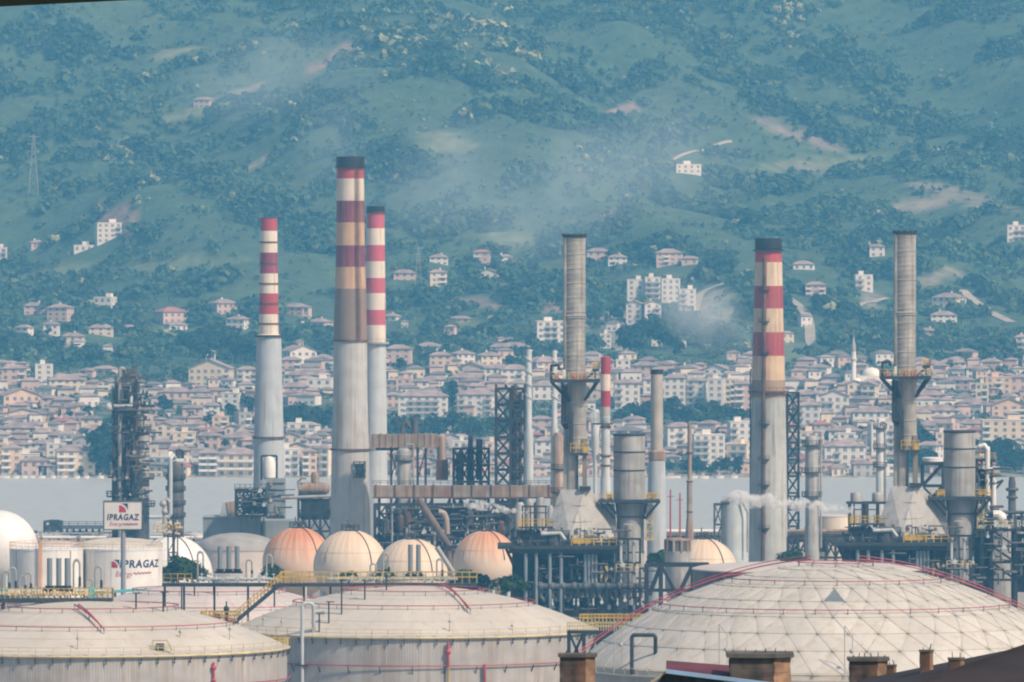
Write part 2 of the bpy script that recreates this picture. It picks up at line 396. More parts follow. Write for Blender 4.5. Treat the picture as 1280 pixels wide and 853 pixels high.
# ------------------------------------------------------------------ foliage
def leaf_mat():
    m, nt, N, L = nodes('leaves'); b = N['Principled BSDF']
    a = N.new('ShaderNodeVertexColor'); a.layer_name = 'Col'
    L.new(a.outputs[0], b.inputs['Base Color']); b.inputs['Roughness'].default_value = .85
    tl = N.new('ShaderNodeBsdfTranslucent'); L.new(a.outputs[0], tl.inputs[0]); ms = N.new('ShaderNodeMixShader'); ms.inputs[0].default_value = .35
    L.new(b.outputs[0], ms.inputs[1]); L.new(tl.outputs[0], ms.inputs[2]); L.new(ms.outputs[0], N['Material Output'].inputs[0])
    b.inputs['Specular IOR Level'].default_value = .2
    return m
LEAF = leaf_mat()
def leaf_mesh(name, cen, nor, size, col):
    """many small leaf sprays: bent quads at cen facing nor"""
    n = len(cen); g = np.random.default_rng(n)
    nor = nor/np.linalg.norm(nor, axis=1, keepdims=True)
    a = np.cross(nor, g.normal(size=(n, 3))); a /= np.linalg.norm(a, axis=1, keepdims=True)+1e-9
    b = np.cross(nor, a); s = size[:, None]
    q = np.stack([cen-a*s*.9, cen-b*s*.7+nor*s*.15, cen+a*s, cen+b*s*.75-nor*s*.1], 1).reshape(-1, 3)
    me = bpy.data.meshes.new(name); me.vertices.add(4*n); me.vertices.foreach_set('co', q.ravel())
    me.loops.add(4*n); me.loops.foreach_set('vertex_index', np.arange(4*n, dtype=np.int32))
    me.polygons.add(n); me.polygons.foreach_set('loop_start', np.arange(0, 4*n, 4, dtype=np.int32)); me.update(calc_edges=True)
    at = me.color_attributes.new('Col', 'FLOAT_COLOR', 'POINT')
    c4 = np.concatenate([np.repeat(col, 4, 0), np.ones((4*n, 1))], 1); at.data.foreach_set('color', c4.ravel().astype(np.float32))
    me.materials.append(LEAF); return me
def crown_arrays(g, n, rx, rz, base, lump=7, leaf=.5, tone=(.05, .085, .03), tonev=.3):
    """leaf sprays spread over several lumps inside an uneven crown"""
    lc = g.normal(size=(lump, 3)); lc /= np.linalg.norm(lc, axis=1, keepdims=True)
    lc = lc*np.array([rx, rx, rz])*g.uniform(.35, .72, (lump, 1)); lr = g.uniform(.35, .6, lump)
    k = g.integers(0, lump, n); u = g.normal(size=(n, 3)); u /= np.linalg.norm(u, axis=1, keepdims=True)
    u[:, 2] = np.where(u[:, 2] < -.35, -u[:, 2], u[:, 2])
    cen = lc[k]+u*np.array([rx, rx, rz])*(lr[k]*g.uniform(.75, 1.08, n))[:, None]
    cen[:, 2] += base+rz
    nor = u+g.normal(size=(n, 3))*.45
    col = np.array(tone)*(1+g.uniform(-tonev, tonev, (n, 1)))*(1+(g.uniform(-.25, .25, lump))[k][:, None])
    return cen, nor, leaf*g.uniform(.6, 1.3, n), col
def make_forest():
    g = np.random.default_rng(11); N_ = 70000
    x = g.uniform(-400, 400, N_); y = np.where(g.uniform(0, 1, N_) < .14, 3565+720*g.uniform(0, 1, N_), 4270+1560*g.uniform(0, 1, N_)**.95)
    z = gz(x, y); b, _ = patch_mix(x, y, z)
    d = waves(x, y, 95, 10, 6)+.5*waves(x, y, 38, 4, 6)
    keep = (d > -.85+.7*g.uniform(-.5, .5, N_)) & (b < g.uniform(.15, 1.15, N_))
    if ROADM:
        rp = np.array([(p.x, p.y) for p in ROADM[::2]])
        dm = np.full(N_, 1e9)
        for p in rp: dm = np.minimum(dm, (x-p[0])**2+((y-p[1])*.6)**2)
        keep &= dm > 48
    m0 = waves(x, y, 110, 7, 5)+.8*waves(x, y, 48, 13, 5)-.25*np.sin((x*.86+y*.5)/36+2.0)
    keep &= (g.uniform(0, 1, N_) < np.clip(.42+2.2*(m0+.12), .22, 1)) | (y < 4290)
    for hx, hy, w in CLEAR: keep &= ~((np.abs(x-hx) < w*.62) & (y < hy+6) & (y > hy-24))
    x, y, z, d = x[keep], y[keep], z[keep], d[keep]; n = len(x)
    mass = waves(x, y, 110, 7, 5)+.8*waves(x, y, 48, 13, 5)-.25*np.sin((x*.86+y*.5)/36+2.0)
    hgt = g.uniform(2.0, 5.0, n)*np.clip(np.exp(1.25*mass), .55, 2.3)
    hgt = np.where(y < 4290, np.minimum(hgt, 3.4), hgt); rx = hgt*g.uniform(.38, .62, n)
    kind = g.uniform(0, 1, n)+.25*waves(x, y, 130, 14, 6)
    tone = np.array([.078, .132, .080])*g.uniform(.85, 1.18, (n, 1))*np.exp(.7*waves(x, y, 170, 5, 5)-.55*mass)[:, None]
    tone = np.where((kind > .8)[:, None], np.array([.11, .15, .075])*g.uniform(.85, 1.2, (n, 1)), tone)
    tone = np.where((kind < .12)[:, None], np.array([.046, .085, .055])*g.uniform(.8, 1.2, (n, 1)), tone)
    u, v = px_of(x, y, z); bl = np.zeros(n)
    for px, py, a, c in ((615,62,55,45),(985,30,26,34),(540,160,60,26),(150,195,26,24),(186,250,24,20),(560,30,60,20),(735,205,30,20),(480,60,40,40)):
        bl = np.maximum(bl, np.clip(1.2-np.sqrt(((u-px)/a)**2+((v-py)/c)**2), 0, 1))
    pale = g.uniform(0, 1, n) < bl*.42+.012
    tone[pale] = np.array([.36, .38, .22])*g.uniform(.7, 1.15, (pale.sum(), 1))
    m = 20; k = np.repeat(np.arange(n), m)
    uu = g.normal(size=(n*m, 3)); uu /= np.linalg.norm(uu, axis=1, keepdims=True); uu[:, 2] = np.abs(uu[:, 2])*1.0-.15
    rad = g.uniform(.62, 1.1, n*m)[:, None]
    cen = np.stack([x, y, z+hgt*.42], 1)[k]+uu*rad*np.stack([rx, rx, hgt*.55], 1)[k]
    nor = uu+g.normal(size=uu.shape)*.4+np.array([0, 0, .25])
    col = tone[k]*g.uniform(.75, 1.3, (n*m, 1))
    me = leaf_mesh('forest', cen, nor, (rx[k]*.46)*g.uniform(.7, 1.25, n*m), col)
    o = bpy.data.objects.new('forest', me); C.objects.link(o)
    tag(o, 'dense hazy green woodland covering the far hillside', 'woodland', kind='stuff')
CLEAR = []
_protos = {}
def tree_proto(kind, seed):
    """crown mesh and trunk mesh of a unit tree about 8 m tall"""
    if (kind, seed) in _protos: return _protos[kind, seed]
    g = np.random.default_rng(seed+50)
    if kind == 'cypress': a = crown_arrays(g, 260, 1.3, 4.6, .5, 9, .5, (.022, .042, .022), .25)
    elif kind == 'dark': a = crown_arrays(g, 420, 3.6, 3.5, 1.2, 11, .62, (.032, .055, .025), .3)
    elif kind == 'shrub': a = crown_arrays(g, 1500, 3.6, 2.7, -1.3, 22, .36, (.045, .08, .024), .35)
    else: a = crown_arrays(g, 420, 3.4, 3.0, 1.6, 11, .6, (.055, .085, .032), .3)
    cm = leaf_mesh('crown', *a)
    t = MB(); t.cyl((0, 0, -1.5), (0, 0, 2.2), .32, .2, 7); top = (0, 0, 2.2)
    for i in range(4):
        an = i*1.7+seed; h = 4.5 if kind != 'shrub' else 2.6
        t.cyl((0, 0, 1.5+.2*i), (1.6*math.cos(an)*(.3 if kind == 'cypress' else 1), 1.6*math.sin(an), h), .14, .05, 5)
    _protos[kind, seed] = (cm, t.mesh('trunk', M['bark'])); return _protos[kind, seed]
def tree(kind, px, py, hpx, label=None, group=None, d=None, name='tree', zb=None, wide=1):
    d = d or hit(px, py); X = PX(px, d); zb = float(gz(X, d)) if zb is None else zb
    r = bpy.data.objects.new(name, None); C.objects.link(r); r.location = (X, d, zb)
    s = hpx*K*d/(9.4 if kind == 'cypress' else 5.2 if kind == 'shrub' else 7.8); r.scale = (s*wide, s*wide, s); r.rotation_euler[2] = rnd.uniform(0, 6.28)
    cm, tm = tree_proto(kind, rnd.randint(0, 2))
    for nm, me in (('crown', cm), ('trunk', tm)):
        o = bpy.data.objects.new(nm, me); C.objects.link(o); o.parent = r
    return tag(r, label, 'tree' if kind != 'shrub' else 'shrub', group)
# ------------------------------------------------------------------ where things are, in words
GAPS = [(137,'left of the dark tower cluster'),(218,'between tower cluster and short column'),(335,'between short column and slim chimney'),(430,'between slim and tall striped chimneys'),
        (560,'just right of twin striped chimneys'),(704,'around the open steel tower'),(821,'between grey stack and capped column'),(948,'left of the thick striped chimney'),
        (1067,'between thick chimney and white minaret'),(1131,'between minaret and right grey stack'),(2000,'right of the right grey stack')]
ROWS = [(586,'on the waterfront'),(562,'behind the waterfront'),(526,'on lower slope'),(486,'in mid town'),(436,"at town's top edge"),(330,'on green hillside'),(-99,'high on hillside')]
ORD = 'first second third fourth fifth sixth seventh eighth ninth tenth eleventh twelfth thirteenth fourteenth fifteenth sixteenth seventeenth eighteenth nineteenth twentieth'.split()
NUM = {1:'one',2:'two',3:'three',4:'four',5:'five',6:'six',7:'seven',8:'eight'}
def place_words(items):
    """items: dicts with px, py, head; adds a label that tells each one from the rest"""
    cells = {}
    for it in items:
        gp = next(w for x, w in GAPS if it['px'] < x); rw = next(w for y, w in ROWS if it['py'] >= y)
        cells.setdefault((gp, rw), []).append(it)
    for (gp, rw), L in cells.items():
        L.sort(key=lambda i: i['px'])
        for n, it in enumerate(L):
            o = '' if len(L) == 1 else f", {ORD[n] if n < 20 else str(n+1)+'th'} from left"
            it['label'] = f"{it['head']}{o} {rw} {gp}"
# ------------------------------------------------------------------ houses of the far town
WINM = {}
def win_mesh(w, h):
    k = (round(w, 1), round(h, 1))
    if k not in WINM:
        mb = MB(); mb.box(-w/2, w/2, -.07, .03, 0, h); mb.cur = 1
        mb.box(-w/2-.12, w/2+.12, -.13, .03, -.14, 0); mb.box(-w/2-.1, w/2+.1, -.1, .03, h, h+.1); mb.box(-.05, .05, -.09, .0, 0, h)
        WINM[k] = mb.mesh('window', [M['glass'], M['wwhite']])
    return WINM[k]
def building(it):
    px0, px1, pt, pb, wc, rf = it['box']; xc = (px0+px1)/2
    d = hit(xc, pb); s = K*d; w = (px1-px0)*s; H = (pb-pt)*s
    rot = it.get('rot', 0); dep = min(max(w*.75, 7), 13)
    w = w/(math.cos(rot)+abs(math.sin(rot))*.5) if rot else w
    rh = 0 if rf == 'f' else min(H*.35, (w if rf == 'g' else dep)*.2)
    wh = H-rh; ns = max(1, round(wh/2.9)); fh = wh/ns; it['ns'] = ns
    X = PX(xc, d); zb = PZ(pb, d)
    CLEAR.append((X, d, w))
    r = bpy.data.objects.new(it.get('name', 'apartment_block' if ns > 2 else 'house'), None); C.objects.link(r)
    r.location = (X, d+dep/2, zb); r.rotation_euler[2] = rot; it['obj'] = r
    wm = M[{'white':'wwhite','cream':'wcream','pink':'wpink','peach':'wpeach','grey':'wgrey'}[wc]]
    mb = MB(); x0, x1, y0, y1 = -w/2, w/2, -dep/2, dep/2
    mb.box(x0, x1, y0, y1, -6, wh)
    if rf == 'g': mb.add([(x0, y0+.003, wh), (x1, y0+.003, wh), (0, y0+.003, wh+rh), (x0, y1-.003, wh), (x1, y1-.003, wh), (0, y1-.003, wh+rh)], [(0, 1, 2), (5, 4, 3), (0, 2, 5, 3), (2, 1, 4, 5)])
    if rf == 'f':
        mb.box(x0-.15, x1+.15, y0-.15, y1+.15, wh, wh+.35)
    nwin = max(2, int(w/3.3)); bay = w/nwin; ww = min(1.5, bay*.5); hh = fh*.5
    bays = set(); rb = random.Random(int(px0*7+pb))
    bal = [c for c in range(nwin) if rb.random() < .34] if ns > 2 else []
    own = it.get('own')
    wl = []
    for f in range(ns):
        for c in range(nwin):
            big = c in bal; x = x0+bay*(c+.5); z = f*fh+fh*.28
            if own: wl.append((x, y0, z, 0))
            else:
                mb.cur = 1; mb.box(x-ww/2*(1.35 if big else 1), x+ww/2*(1.35 if big else 1), y0-.05, y0+.1, z-(.5 if big else 0), z+hh); mb.cur = 0
        if abs(rot) > .12:
            nd = max(1, int(dep/4))
            for c in range(nd):
                y = y0+dep/nd*(c+.5); xs = x0 if rot > 0 else x1
                xs = x1 if rot < 0 else x0
                mb.cur = 1; mb.box(xs-.05, xs+.05, y-.6, y+.6, f*fh+fh*.28, f*fh+fh*.28+hh); mb.cur = 0
    wo = mb.build('wall', [wm, M['glass']], r, smooth=0)
    if bal:
        bm = MB(); bm.box(-bay*.46, bay*.46, -1.3, -.004, -.12, 0); bm.box(-bay*.46, bay*.46, -1.3, -1.2, 0, .85)
        bme = bm.mesh('balcony', M['wwhite' if wc != 'white' else 'wgrey'], 0)
        for c in bal:
            for f in range(1, ns):
                o = bpy.data.objects.new('balcony', bme); C.objects.link(o); o.parent = r; o.location = (x0+bay*(c+.5), y0, f*fh)
    if own:
        wmsh = win_mesh(ww, hh)
        for x, y, z, a in wl:
            o = bpy.data.objects.new('window', wmsh); C.objects.link(o); o.parent = r; o.location = (x, y, z)
    rm = M[it.get('rm', 'terra')]; e = .55; ro = MB()
    if rf == 'h':
        k = min(dep/2, w/2)*.92; a, b, c, dd = x0-e, x1+e, y0-e, y1+e
        ro.add([(a, c, wh), (b, c, wh), (b, dd, wh), (a, dd, wh), (a+k, 0, wh+rh), (b-k, 0, wh+rh), (a, c, wh-.25), (b, c, wh-.25), (b, dd, wh-.25), (a, dd, wh-.25)],
               [(0, 1, 5, 4), (1, 2, 5), (2, 3, 4, 5), (3, 0, 4), (6, 9, 8, 7), (0, 6, 7, 1), (1, 7, 8, 2), (2, 8, 9, 3), (3, 9, 6, 0)])
    elif rf == 'g':
        t = .3; k = rh/(w/2)
        ro.extr([(x0-e, wh-k*e+.02), (0, wh+rh+.02), (x1+e, wh-k*e+.02), (x1+e, wh-k*e+t), (0, wh+rh+t), (x0-e, wh-k*e+t)], y0-.6, y1+.6)
    if rf != 'f':
        rfo = ro.build('roof', rm, r, smooth=0)
        if rb.random() < .5:
            ch = MB(); cx_ = rb.uniform(-.2, .2)*w; ch.box(cx_-.4, cx_+.4, -.4, .4, wh+rh*.4, wh+rh+.9); ch.build('chimney', M['wwhite'], rfo, smooth=0)
    else:
        ph = MB(); a = rb.uniform(-.3, .1)*w; ph.box(a, a+w*.28, -1.5, 2, wh+.36, wh+2.3); ph.build('stair_housing', wm, r, smooth=0)
    tag(r, None, 'house' if ns <= 2 else 'building', 'buildings across the bay')
    return r
TOWN = []
def tb(x0, x1, t, b, c, r='h', own=0, **kw): TOWN.append(dict(box=(x0, x1, t, b, c, r), px=(x0+x1)/2, py=b, own=own, **kw))
for a in ((2,32,456,484,'pink'),(43,66,456,482,'white','f',1),(-4,48,486,511,'peach','g'),(58,106,468,494,'cream'),(52,72,494,511,'pink'),(3,56,511,530,'cream','g'),(0,45,528,550,'white'),(48,76,527,542,'pink'),
 (85,108,503,523,'cream'),(105,130,496,509,'white','g'),(0,27,556,594,'peach','h',1),(8,38,551,572,'white'),(27,58,571,597,'pink'),(37,66,550,568,'white'),(68,118,556,597,'cream','h',1),(80,120,543,557,'pink'),(112,140,533,549,'white'),(122,136,475,497,'cream','g'),(60,84,540,558,'grey'),
 (236,291,450,485,'cream','g',1),(199,240,484,500,'pink'),(238,262,486,507,'white'),(258,278,484,506,'pink'),(228,253,506,527,'pink'),(254,274,503,520,'white'),(195,216,528,562,'cream','g'),(217,244,541,563,'cream','f'),(246,276,540,562,'pink'),(276,322,540,562,'pink'),
 (186,236,572,597,'white','f'),(248,272,562,597,'grey'),(272,322,560,597,'cream','h',1),(296,322,458,482,'white'),(278,302,492,512,'white','f'),(300,322,500,520,'pink'),
 (352,393,432,462,'white','g'),(350,376,446,470,'pink'),(355,412,462,482,'white'),(350,386,478,496,'pink'),(384,416,474,492,'white','f'),(354,398,492,506,'pink'),(355,402,544,562,'cream'),(344,374,562,597,'white','f'),(378,396,560,597,'peach'),(394,418,556,597,'cream'),
 (482,515,431,456,'pink'),(520,553,428,452,'white'),(537,564,440,464,'peach'),(564,592,438,456,'white'),(596,626,440,458,'cream'),(612,642,429,446,'cream'),(574,612,453,472,'cream','g'),(562,602,466,483,'cream'),(606,640,455,478,'white'),(495,514,474,494,'pink','f'),(514,536,473,492,'white'),(524,556,470,484,'white'),
 (497,560,488,524,'white','h',1),(572,619,486,522,'white','h',1),(566,622,476,490,'pink'),(483,500,490,520,'peach'),(600,624,546,566,'cream'),(566,584,552,570,'white','f'),(625,662,428,448,'cream'),(660,702,446,474,'pink'),(624,662,456,482,'white'),(664,704,476,500,'white'),(668,700,546,578,'white'),(664,690,520,545,'pink'),
 (734,768,446,470,'pink'),(768,800,474,512,'white','h',1),(738,766,470,500,'cream'),(770,788,450,472,'white','f'),(790,822,452,474,'pink'),(804,830,470,500,'white'),(830,858,468,512,'white','h',1),(858,884,472,512,'white','h',1),(885,906,474,514,'white','f',1),(906,920,474,510,'cream','f'),(918,944,476,518,'pink'),(840,882,456,472,'pink'),(880,912,456,474,'white','g'),(920,944,450,470,'white'),
 (831,866,528,568,'white','h',1),(866,906,544,584,'white','f',1),(910,942,528,562,'white','f',1),(904,944,556,584,'cream','f'),(780,806,520,540,'white'),
 (996,1027,502,532,'white','h',1),(998,1032,488,506,'pink'),(1024,1062,488,522,'white','g',1),(1058,1078,476,506,'cream','g'),(1078,1098,478,506,'cream','g'),(1066,1112,508,532,'white'),(1036,1078,532,554,'white'),(1030,1082,550,586,'white','h',1),(1086,1118,530,576,'white','f',1),(1100,1132,524,552,'pink'),(1000,1030,540,575,'cream','f'),
 (1148,1180,450,468,'pink'),(1174,1208,448,464,'white'),(1208,1238,456,474,'white'),(1150,1182,468,486,'grey'),(1184,1218,470,488,'pink'),(1232,1264,472,494,'peach','f'),(1220,1236,480,506,'cream','f'),(1240,1284,498,528,'peach','g'),(1152,1200,506,526,'white'),(1198,1232,498,516,'cream'),(1150,1190,526,548,'white'),(1196,1232,524,545,'pink'),(1228,1284,526,566,'cream','f'),(1262,1284,468,490,'pink'),(1144,1182,488,506,'pink'),(1146,1178,552,585,'white')):
    tb(*a)
# hillside houses
for a, kw in (((118,151,279,304,'white','f',1),{}),((90,122,307,315,'white','f'),{}),((592,613,312,334,'pink','h',1),{'rm':'terra2'}),((598,625,336,350,'white','g',1),{}),((537,560,318,332,'white'),{}),((535,558,337,360,'cream'),{}),((492,520,337,354,'pink'),{}),
 ((734,762,310,328,'pink'),{}),((760,784,318,332,'white'),{}),((819,853,311,333,'pink','h',1),{}),((852,873,320,332,'pink'),{}),((1007,1033,352,374,'pink','h',1),{}),((1068,1091,344,365,'white','f',1),{}),((1087,1106,305,322,'white'),{}),((990,1018,326,338,'white'),{}),((838,875,206,217,'white','f'),{}),
 ((1258,1282,282,304,'white','f',1),{}),((1168,1206,366,385,'cream'),{}),((1164,1196,389,404,'white'),{}),((1164,1191,301,314,'pink'),{}),((118,144,372,388,'white','f'),{}),((111,141,405,420,'cream'),{}),((60,90,380,402,'pink'),{}),((54,74,402,420,'white'),{}),((77,105,416,436,'cream'),{}),((149,171,406,420,'pink'),{}),
 ((262,296,374,394,'pink'),{}),((284,312,395,412,'white'),{}),((194,232,384,406,'pink'),{'rm':'terra2'}),((354,386,379,395,'pink'),{}),((205,232,402,415,'white'),{}),((243,266,121,136,'pink'),{}),((1269,1290,418,442,'white'),{}),((668,706,402,432,'white','f'),{}),((750,764,418,436,'white','f'),{}),((30,58,378,394,'pink'),{}),((384,414,398,412,'pink'),{}),((35,56,300,312,'pink'),{}),((-6,8,310,330,'white','f'),{}),((20,40,406,420,'white'),{}),
 ((620,640,318,326,'white'),{}),((1150,1170,410,424,'pink'),{}),((560,590,395,404,'pink'),{}),((480,500,392,402,'white'),{}),((870,886,424,432,'white'),{})):
    tb(*a, **kw)
# white apartment complex on the hillside
for a in ((783,804,376,412,'white','g',1),(804,826,376,412,'white','g',1),(784,806,350,384,'white','f',1),(806,826,347,382,'white','f',1),(826,850,349,384,'white','f',1),(848,870,362,394,'white','f',1)):
    tb(*a)
# everything between those, row on row
_rows = [597, 590, 578, 566, 553, 541, 529, 517, 506, 496, 486, 476, 467, 459]
GREEN = [(340,430,506,540),(478,640,526,552),(740,945,514,536),(225,335,512,528),(122,146,510,600),(140,240,430,484),(640,700,508,530),(1118,1150,540,600),(800,905,584,600),(1240,1290,566,600),(960,995,440,470),(556,572,470,520)]
def far_enough(x, y): return all(abs(i['px']-x) > 13 or abs(i['py']-y) > 7 for i in TOWN)
for rb_ in _rows:
    x = -8+rnd.uniform(0, 14)
    while x < 1290:
        wd = rnd.uniform(17, 34); y = rb_+rnd.uniform(-3, 3) if rb_ < 595 else rb_
        c = x+wd/2; topy = 462 if c < 230 else 478 if c < 350 else 452
        if not any(a < c < b and t < y-4 < e for a, b, t, e in GREEN) and far_enough(c, y) and y > topy and len(TOWN) < 296 and not (425 < c < 480 and True) and not (938 < c < 985):
            h = rnd.uniform(13, 22)*(1.15 if y > 540 else .9)
            tb(x, x+wd, y-h, y, rnd.choice(['white','white','cream','cream','pink','pink','peach','grey']), rnd.choice(['h','h','h','g','f']), rm=rnd.choice(['terra','terra','terra2','slate']))
        x += wd+rnd.uniform(1, 16)
RMW = {'h':'tile-roofed','g':'gable-fronted','f':'flat-roofed'}
for it in TOWN:
    it['rot'] = rnd.choice([0, rnd.uniform(-.5, .5)]) if 'rot' not in it else it['rot']
    if it['own']: it['rot'] = rnd.uniform(-.2, .2)
    building(it)
    it['head'] = f"{it['box'][4]} {NUM.get(it['ns'], 'tall')}-storey {'house' if it['ns'] <= 2 else 'block'}"
place_words(TOWN)
# the smaller houses that fill the slope behind, too many to tell apart
mb = MB(); fill = []
for rb_ in (592, 584, 574, 563, 552, 544, 533, 522, 511, 501, 491, 481, 472, 463, 455):
    x = -150+rnd.uniform(0, 12)
    while x < 1430:
        wd = rnd.uniform(13, 28); y = rb_+rnd.uniform(-3, 3); c = x+wd/2; topy = 464 if c < 230 else 482 if c < 350 else 450
        if y > topy and not any(a < c < b and t < y-4 < e for a, b, t, e in GREEN) and len(fill) < 1100 and (y > 486 or rnd.random() < .25+(y-448)/50): fill.append((c, wd, y))
        x += wd+rnd.uniform(-1, 6)
for i in range(46): fill.append((rnd.uniform(-20, 1300), rnd.uniform(9, 17), rnd.choice([rnd.uniform(395, 450), rnd.uniform(430, 455)])))
for c, wd, y in fill:
    d = hit(c, y)+5; s = K*d; X = PX(c, d); z0 = PZ(y, d); w = wd*s; H = rnd.uniform(9, 16)*s; dp = min(w*.8, 8); a = rnd.uniform(-.4, .4); ca, sa = math.cos(a), math.sin(a)
    rt = lambda x_, y_, z_: (X+x_*ca-y_*sa, d+4+x_*sa+y_*ca, z_)
    mb.cur = rnd.choice((0, 0, 1, 2, 2)); b8 = [rt(x_, y_, z_) for z_ in (z0-5, z0+H) for y_ in (-dp/2, dp/2) for x_ in (-w/2, w/2)]
    mb.add(b8, [(0, 2, 3, 1), (4, 5, 7, 6), (0, 1, 5, 4), (2, 6, 7, 3), (0, 4, 6, 2), (1, 3, 7, 5)])
    mb.cur = 4; nw = max(2, int(w/3)); nf = max(1, int(H/3))
    for f in range(nf):
        for q in range(nw):
            xx = -w/2+w*(q+.5)/nw; zz = z0+H*(f+.3)/nf; mb.add([rt(xx+i, -dp/2-.06, zz+j) for i, j in ((-.6, 0), (.6, 0), (.6, 1.3), (-.6, 1.3))], [(0, 1, 2, 3)])
    mb.cur = rnd.choice((3, 3, 5)); e = .5; rh = dp*.22; k_ = min(dp, w)*.45
    R_ = [rt(-w/2-e, -dp/2-e, z0+H+.02), rt(w/2+e, -dp/2-e, z0+H+.02), rt(w/2+e, dp/2+e, z0+H+.02), rt(-w/2-e, dp/2+e, z0+H+.02), rt(-w/2+k_, 0, z0+H+rh), rt(w/2-k_, 0, z0+H+rh)]
    mb.add(R_, [(0, 1, 5, 4), (1, 2, 5), (2, 3, 4, 5), (3, 0, 4), (3, 2, 1, 0)])
tag(mb.build('distant_houses', [M['wwhite'], M['wcream'], M['wpink'], M['terra'], M['glass'], M['slate']], smooth=0), 'mass of small pale houses filling the town slope behind the nearer blocks', 'houses', kind='stuff')
for it in TOWN: it['obj']['label'] = it['label']
# ------------------------------------------------------------------ mosque and minaret
d = hit(1090, 486); t = T('mosque', 'white mosque with a large dome and small domes behind the town roofs', 'mosque', 1090, d)
mb = MB(); mb.box(t.x(1066), t.x(1118), -2, 14, -4, t.z(476)); mb.box(t.x(1072), t.x(1112), 0, 12, t.z(476), t.z(470)); t.part('prayer_hall', mb, 'wwhite', smooth=0)
mb = MB(); mb.lathe([(t.x(1102)*.98, t.z(471)), (t.x(1102)*.98, t.z(468))], 0, 6, 24); mb.ball((0, 6, t.z(468.3)), t.x(1102), 24, 6, sz=.72, t1=.5); t.part('dome', mb, 'white')
mb = MB()
for px in (1071, 1110): mb.ball((t.x(px), 2, t.z(476)), 7*t.s, 14, 5, sz=.7, t1=.5)
t.part('half_dome', mb, 'white')
mb = MB(); mb.cyl((0, 6, t.z(461)), (0, 6, t.z(457)), .12, .05, 6); t.part('finial', mb, 'ypale')
mb = MB()
for i in range(6): x = t.x(1070+i*8.5); mb.box(x-.5, x+.5, -2.08, -1.9, t.z(484), t.z(479))
t.part('window_row', mb, 'glass', smooth=0)
t = T('minaret', 'tall thin white minaret with pointed spire beside the mosque', 'minaret', 1067, d-6)
mb = MB(); mb.lathe([(4.2*t.s, -3), (4.2*t.s, t.z(473)), (3.2*t.s, t.z(470)), (3.0*t.s, t.z(440))], n=12); t.part('shaft', mb, 'white')
mb = MB(); mb.lathe([(3*t.s, t.z(452)), (4.4*t.s, t.z(450)), (4.4*t.s, t.z(448)), (3*t.s, t.z(447.8))], n=12); t.part('balcony', mb, 'wwhite')
mb = MB(); mb.lathe([(3.0*t.s, t.z(436)), (2.5*t.s, t.z(432)), (.05, t.z(419))], n=12); mb.lathe([(2.6*t.s, t.z(440)), (2.6*t.s, t.z(435.9))], n=12); t.part('spire', mb, 'wgrey')
# ------------------------------------------------------------------ trees one can tell apart in the town and on the slope
TREES = []
def tr(kind, px, py, h, wide=1): TREES.append(dict(kind=kind, px=px, py=py, h=h, wide=wide))
tr('cypress', 827, 197, 40, 1.15); tr('cypress', 566, 516, 38, 1.5); tr('cypress', 1032, 284, 24, 1.4); tr('cypress', 92, 360, 20)
for i in range(15): tr(rnd.choice(['dark','green','dark']), 232+i*7+rnd.uniform(-3, 3), 452+rnd.uniform(-6, 4), rnd.uniform(26, 42))
for x, y, h in ((128,596,52),(136,594,60),(122,578,36),(131,566,38),(146,590,44),(203,516,20),(210,520,18),(298,512,20),(312,520,24),(326,516,26),(288,524,18),(240,532,16),(262,534,18),(305,536,18),(322,538,16)): tr('dark', x, y, h)
for i in range(13): tr(rnd.choice(['dark','green']), 346+i*6.5, 536+rnd.uniform(-8, 4), rnd.uniform(16, 26))
for i in range(24): tr(rnd.choice(['dark','green']), 484+i*6.8, 548+rnd.uniform(-10, 6), rnd.uniform(16, 28))
for i in range(26): tr(rnd.choice(['dark','dark','green']), 776+i*6.4, 532+rnd.uniform(-9, 4), rnd.uniform(16, 28))
for i in range(22): tr(rnd.choice(['dark','green']), 780+i*6.5, 448+rnd.uniform(-34, 2)*math.sin(math.pi*(i+2)/26), rnd.uniform(22, 34))
for i in range(16): tr('dark', 826+rnd.uniform(0, 110), 594+rnd.uniform(-3, 2), rnd.uniform(12, 20))
for i in range(14): tr('dark', 1124+rnd.uniform(0, 40), 590-rnd.uniform(0, 40), rnd.uniform(18, 30))
for i in range(14): tr('dark', 1228+rnd.uniform(0, 60), 594-rnd.uniform(0, 22), rnd.uniform(16, 28))
for i in range(22): tr(rnd.choice(['dark','green']), 1000+rnd.uniform(0, 280), rnd.choice([462, 448, 500, 544])+rnd.uniform(-6, 6), rnd.uniform(10, 17))
for i in range(34): tr(rnd.choice(['dark','green']), rnd.uniform(0, 340), rnd.choice([440, 446, 478, 596, 566, 520, 420])+rnd.uniform(-5, 5), rnd.uniform(9, 17))
for i in range(16): tr(rnd.choice(['dark','green']), rnd.uniform(485, 700), rnd.choice([430, 434, 462, 440, 500])+rnd.uniform(-5, 5), rnd.uniform(10, 17))
KW = {'dark': 'dark tree', 'green': 'green tree', 'cypress': 'narrow cypress'}
for it in TREES: it['head'] = KW[it['kind']]
place_words(TREES)
for it in TREES:
    tree(it['kind'], it['px'], it['py'], it['h'], it['label'], 'trees between the far houses', name='cypress_tree' if it['kind'] == 'cypress' else 'tree', wide=it['wide'])
make_forest()
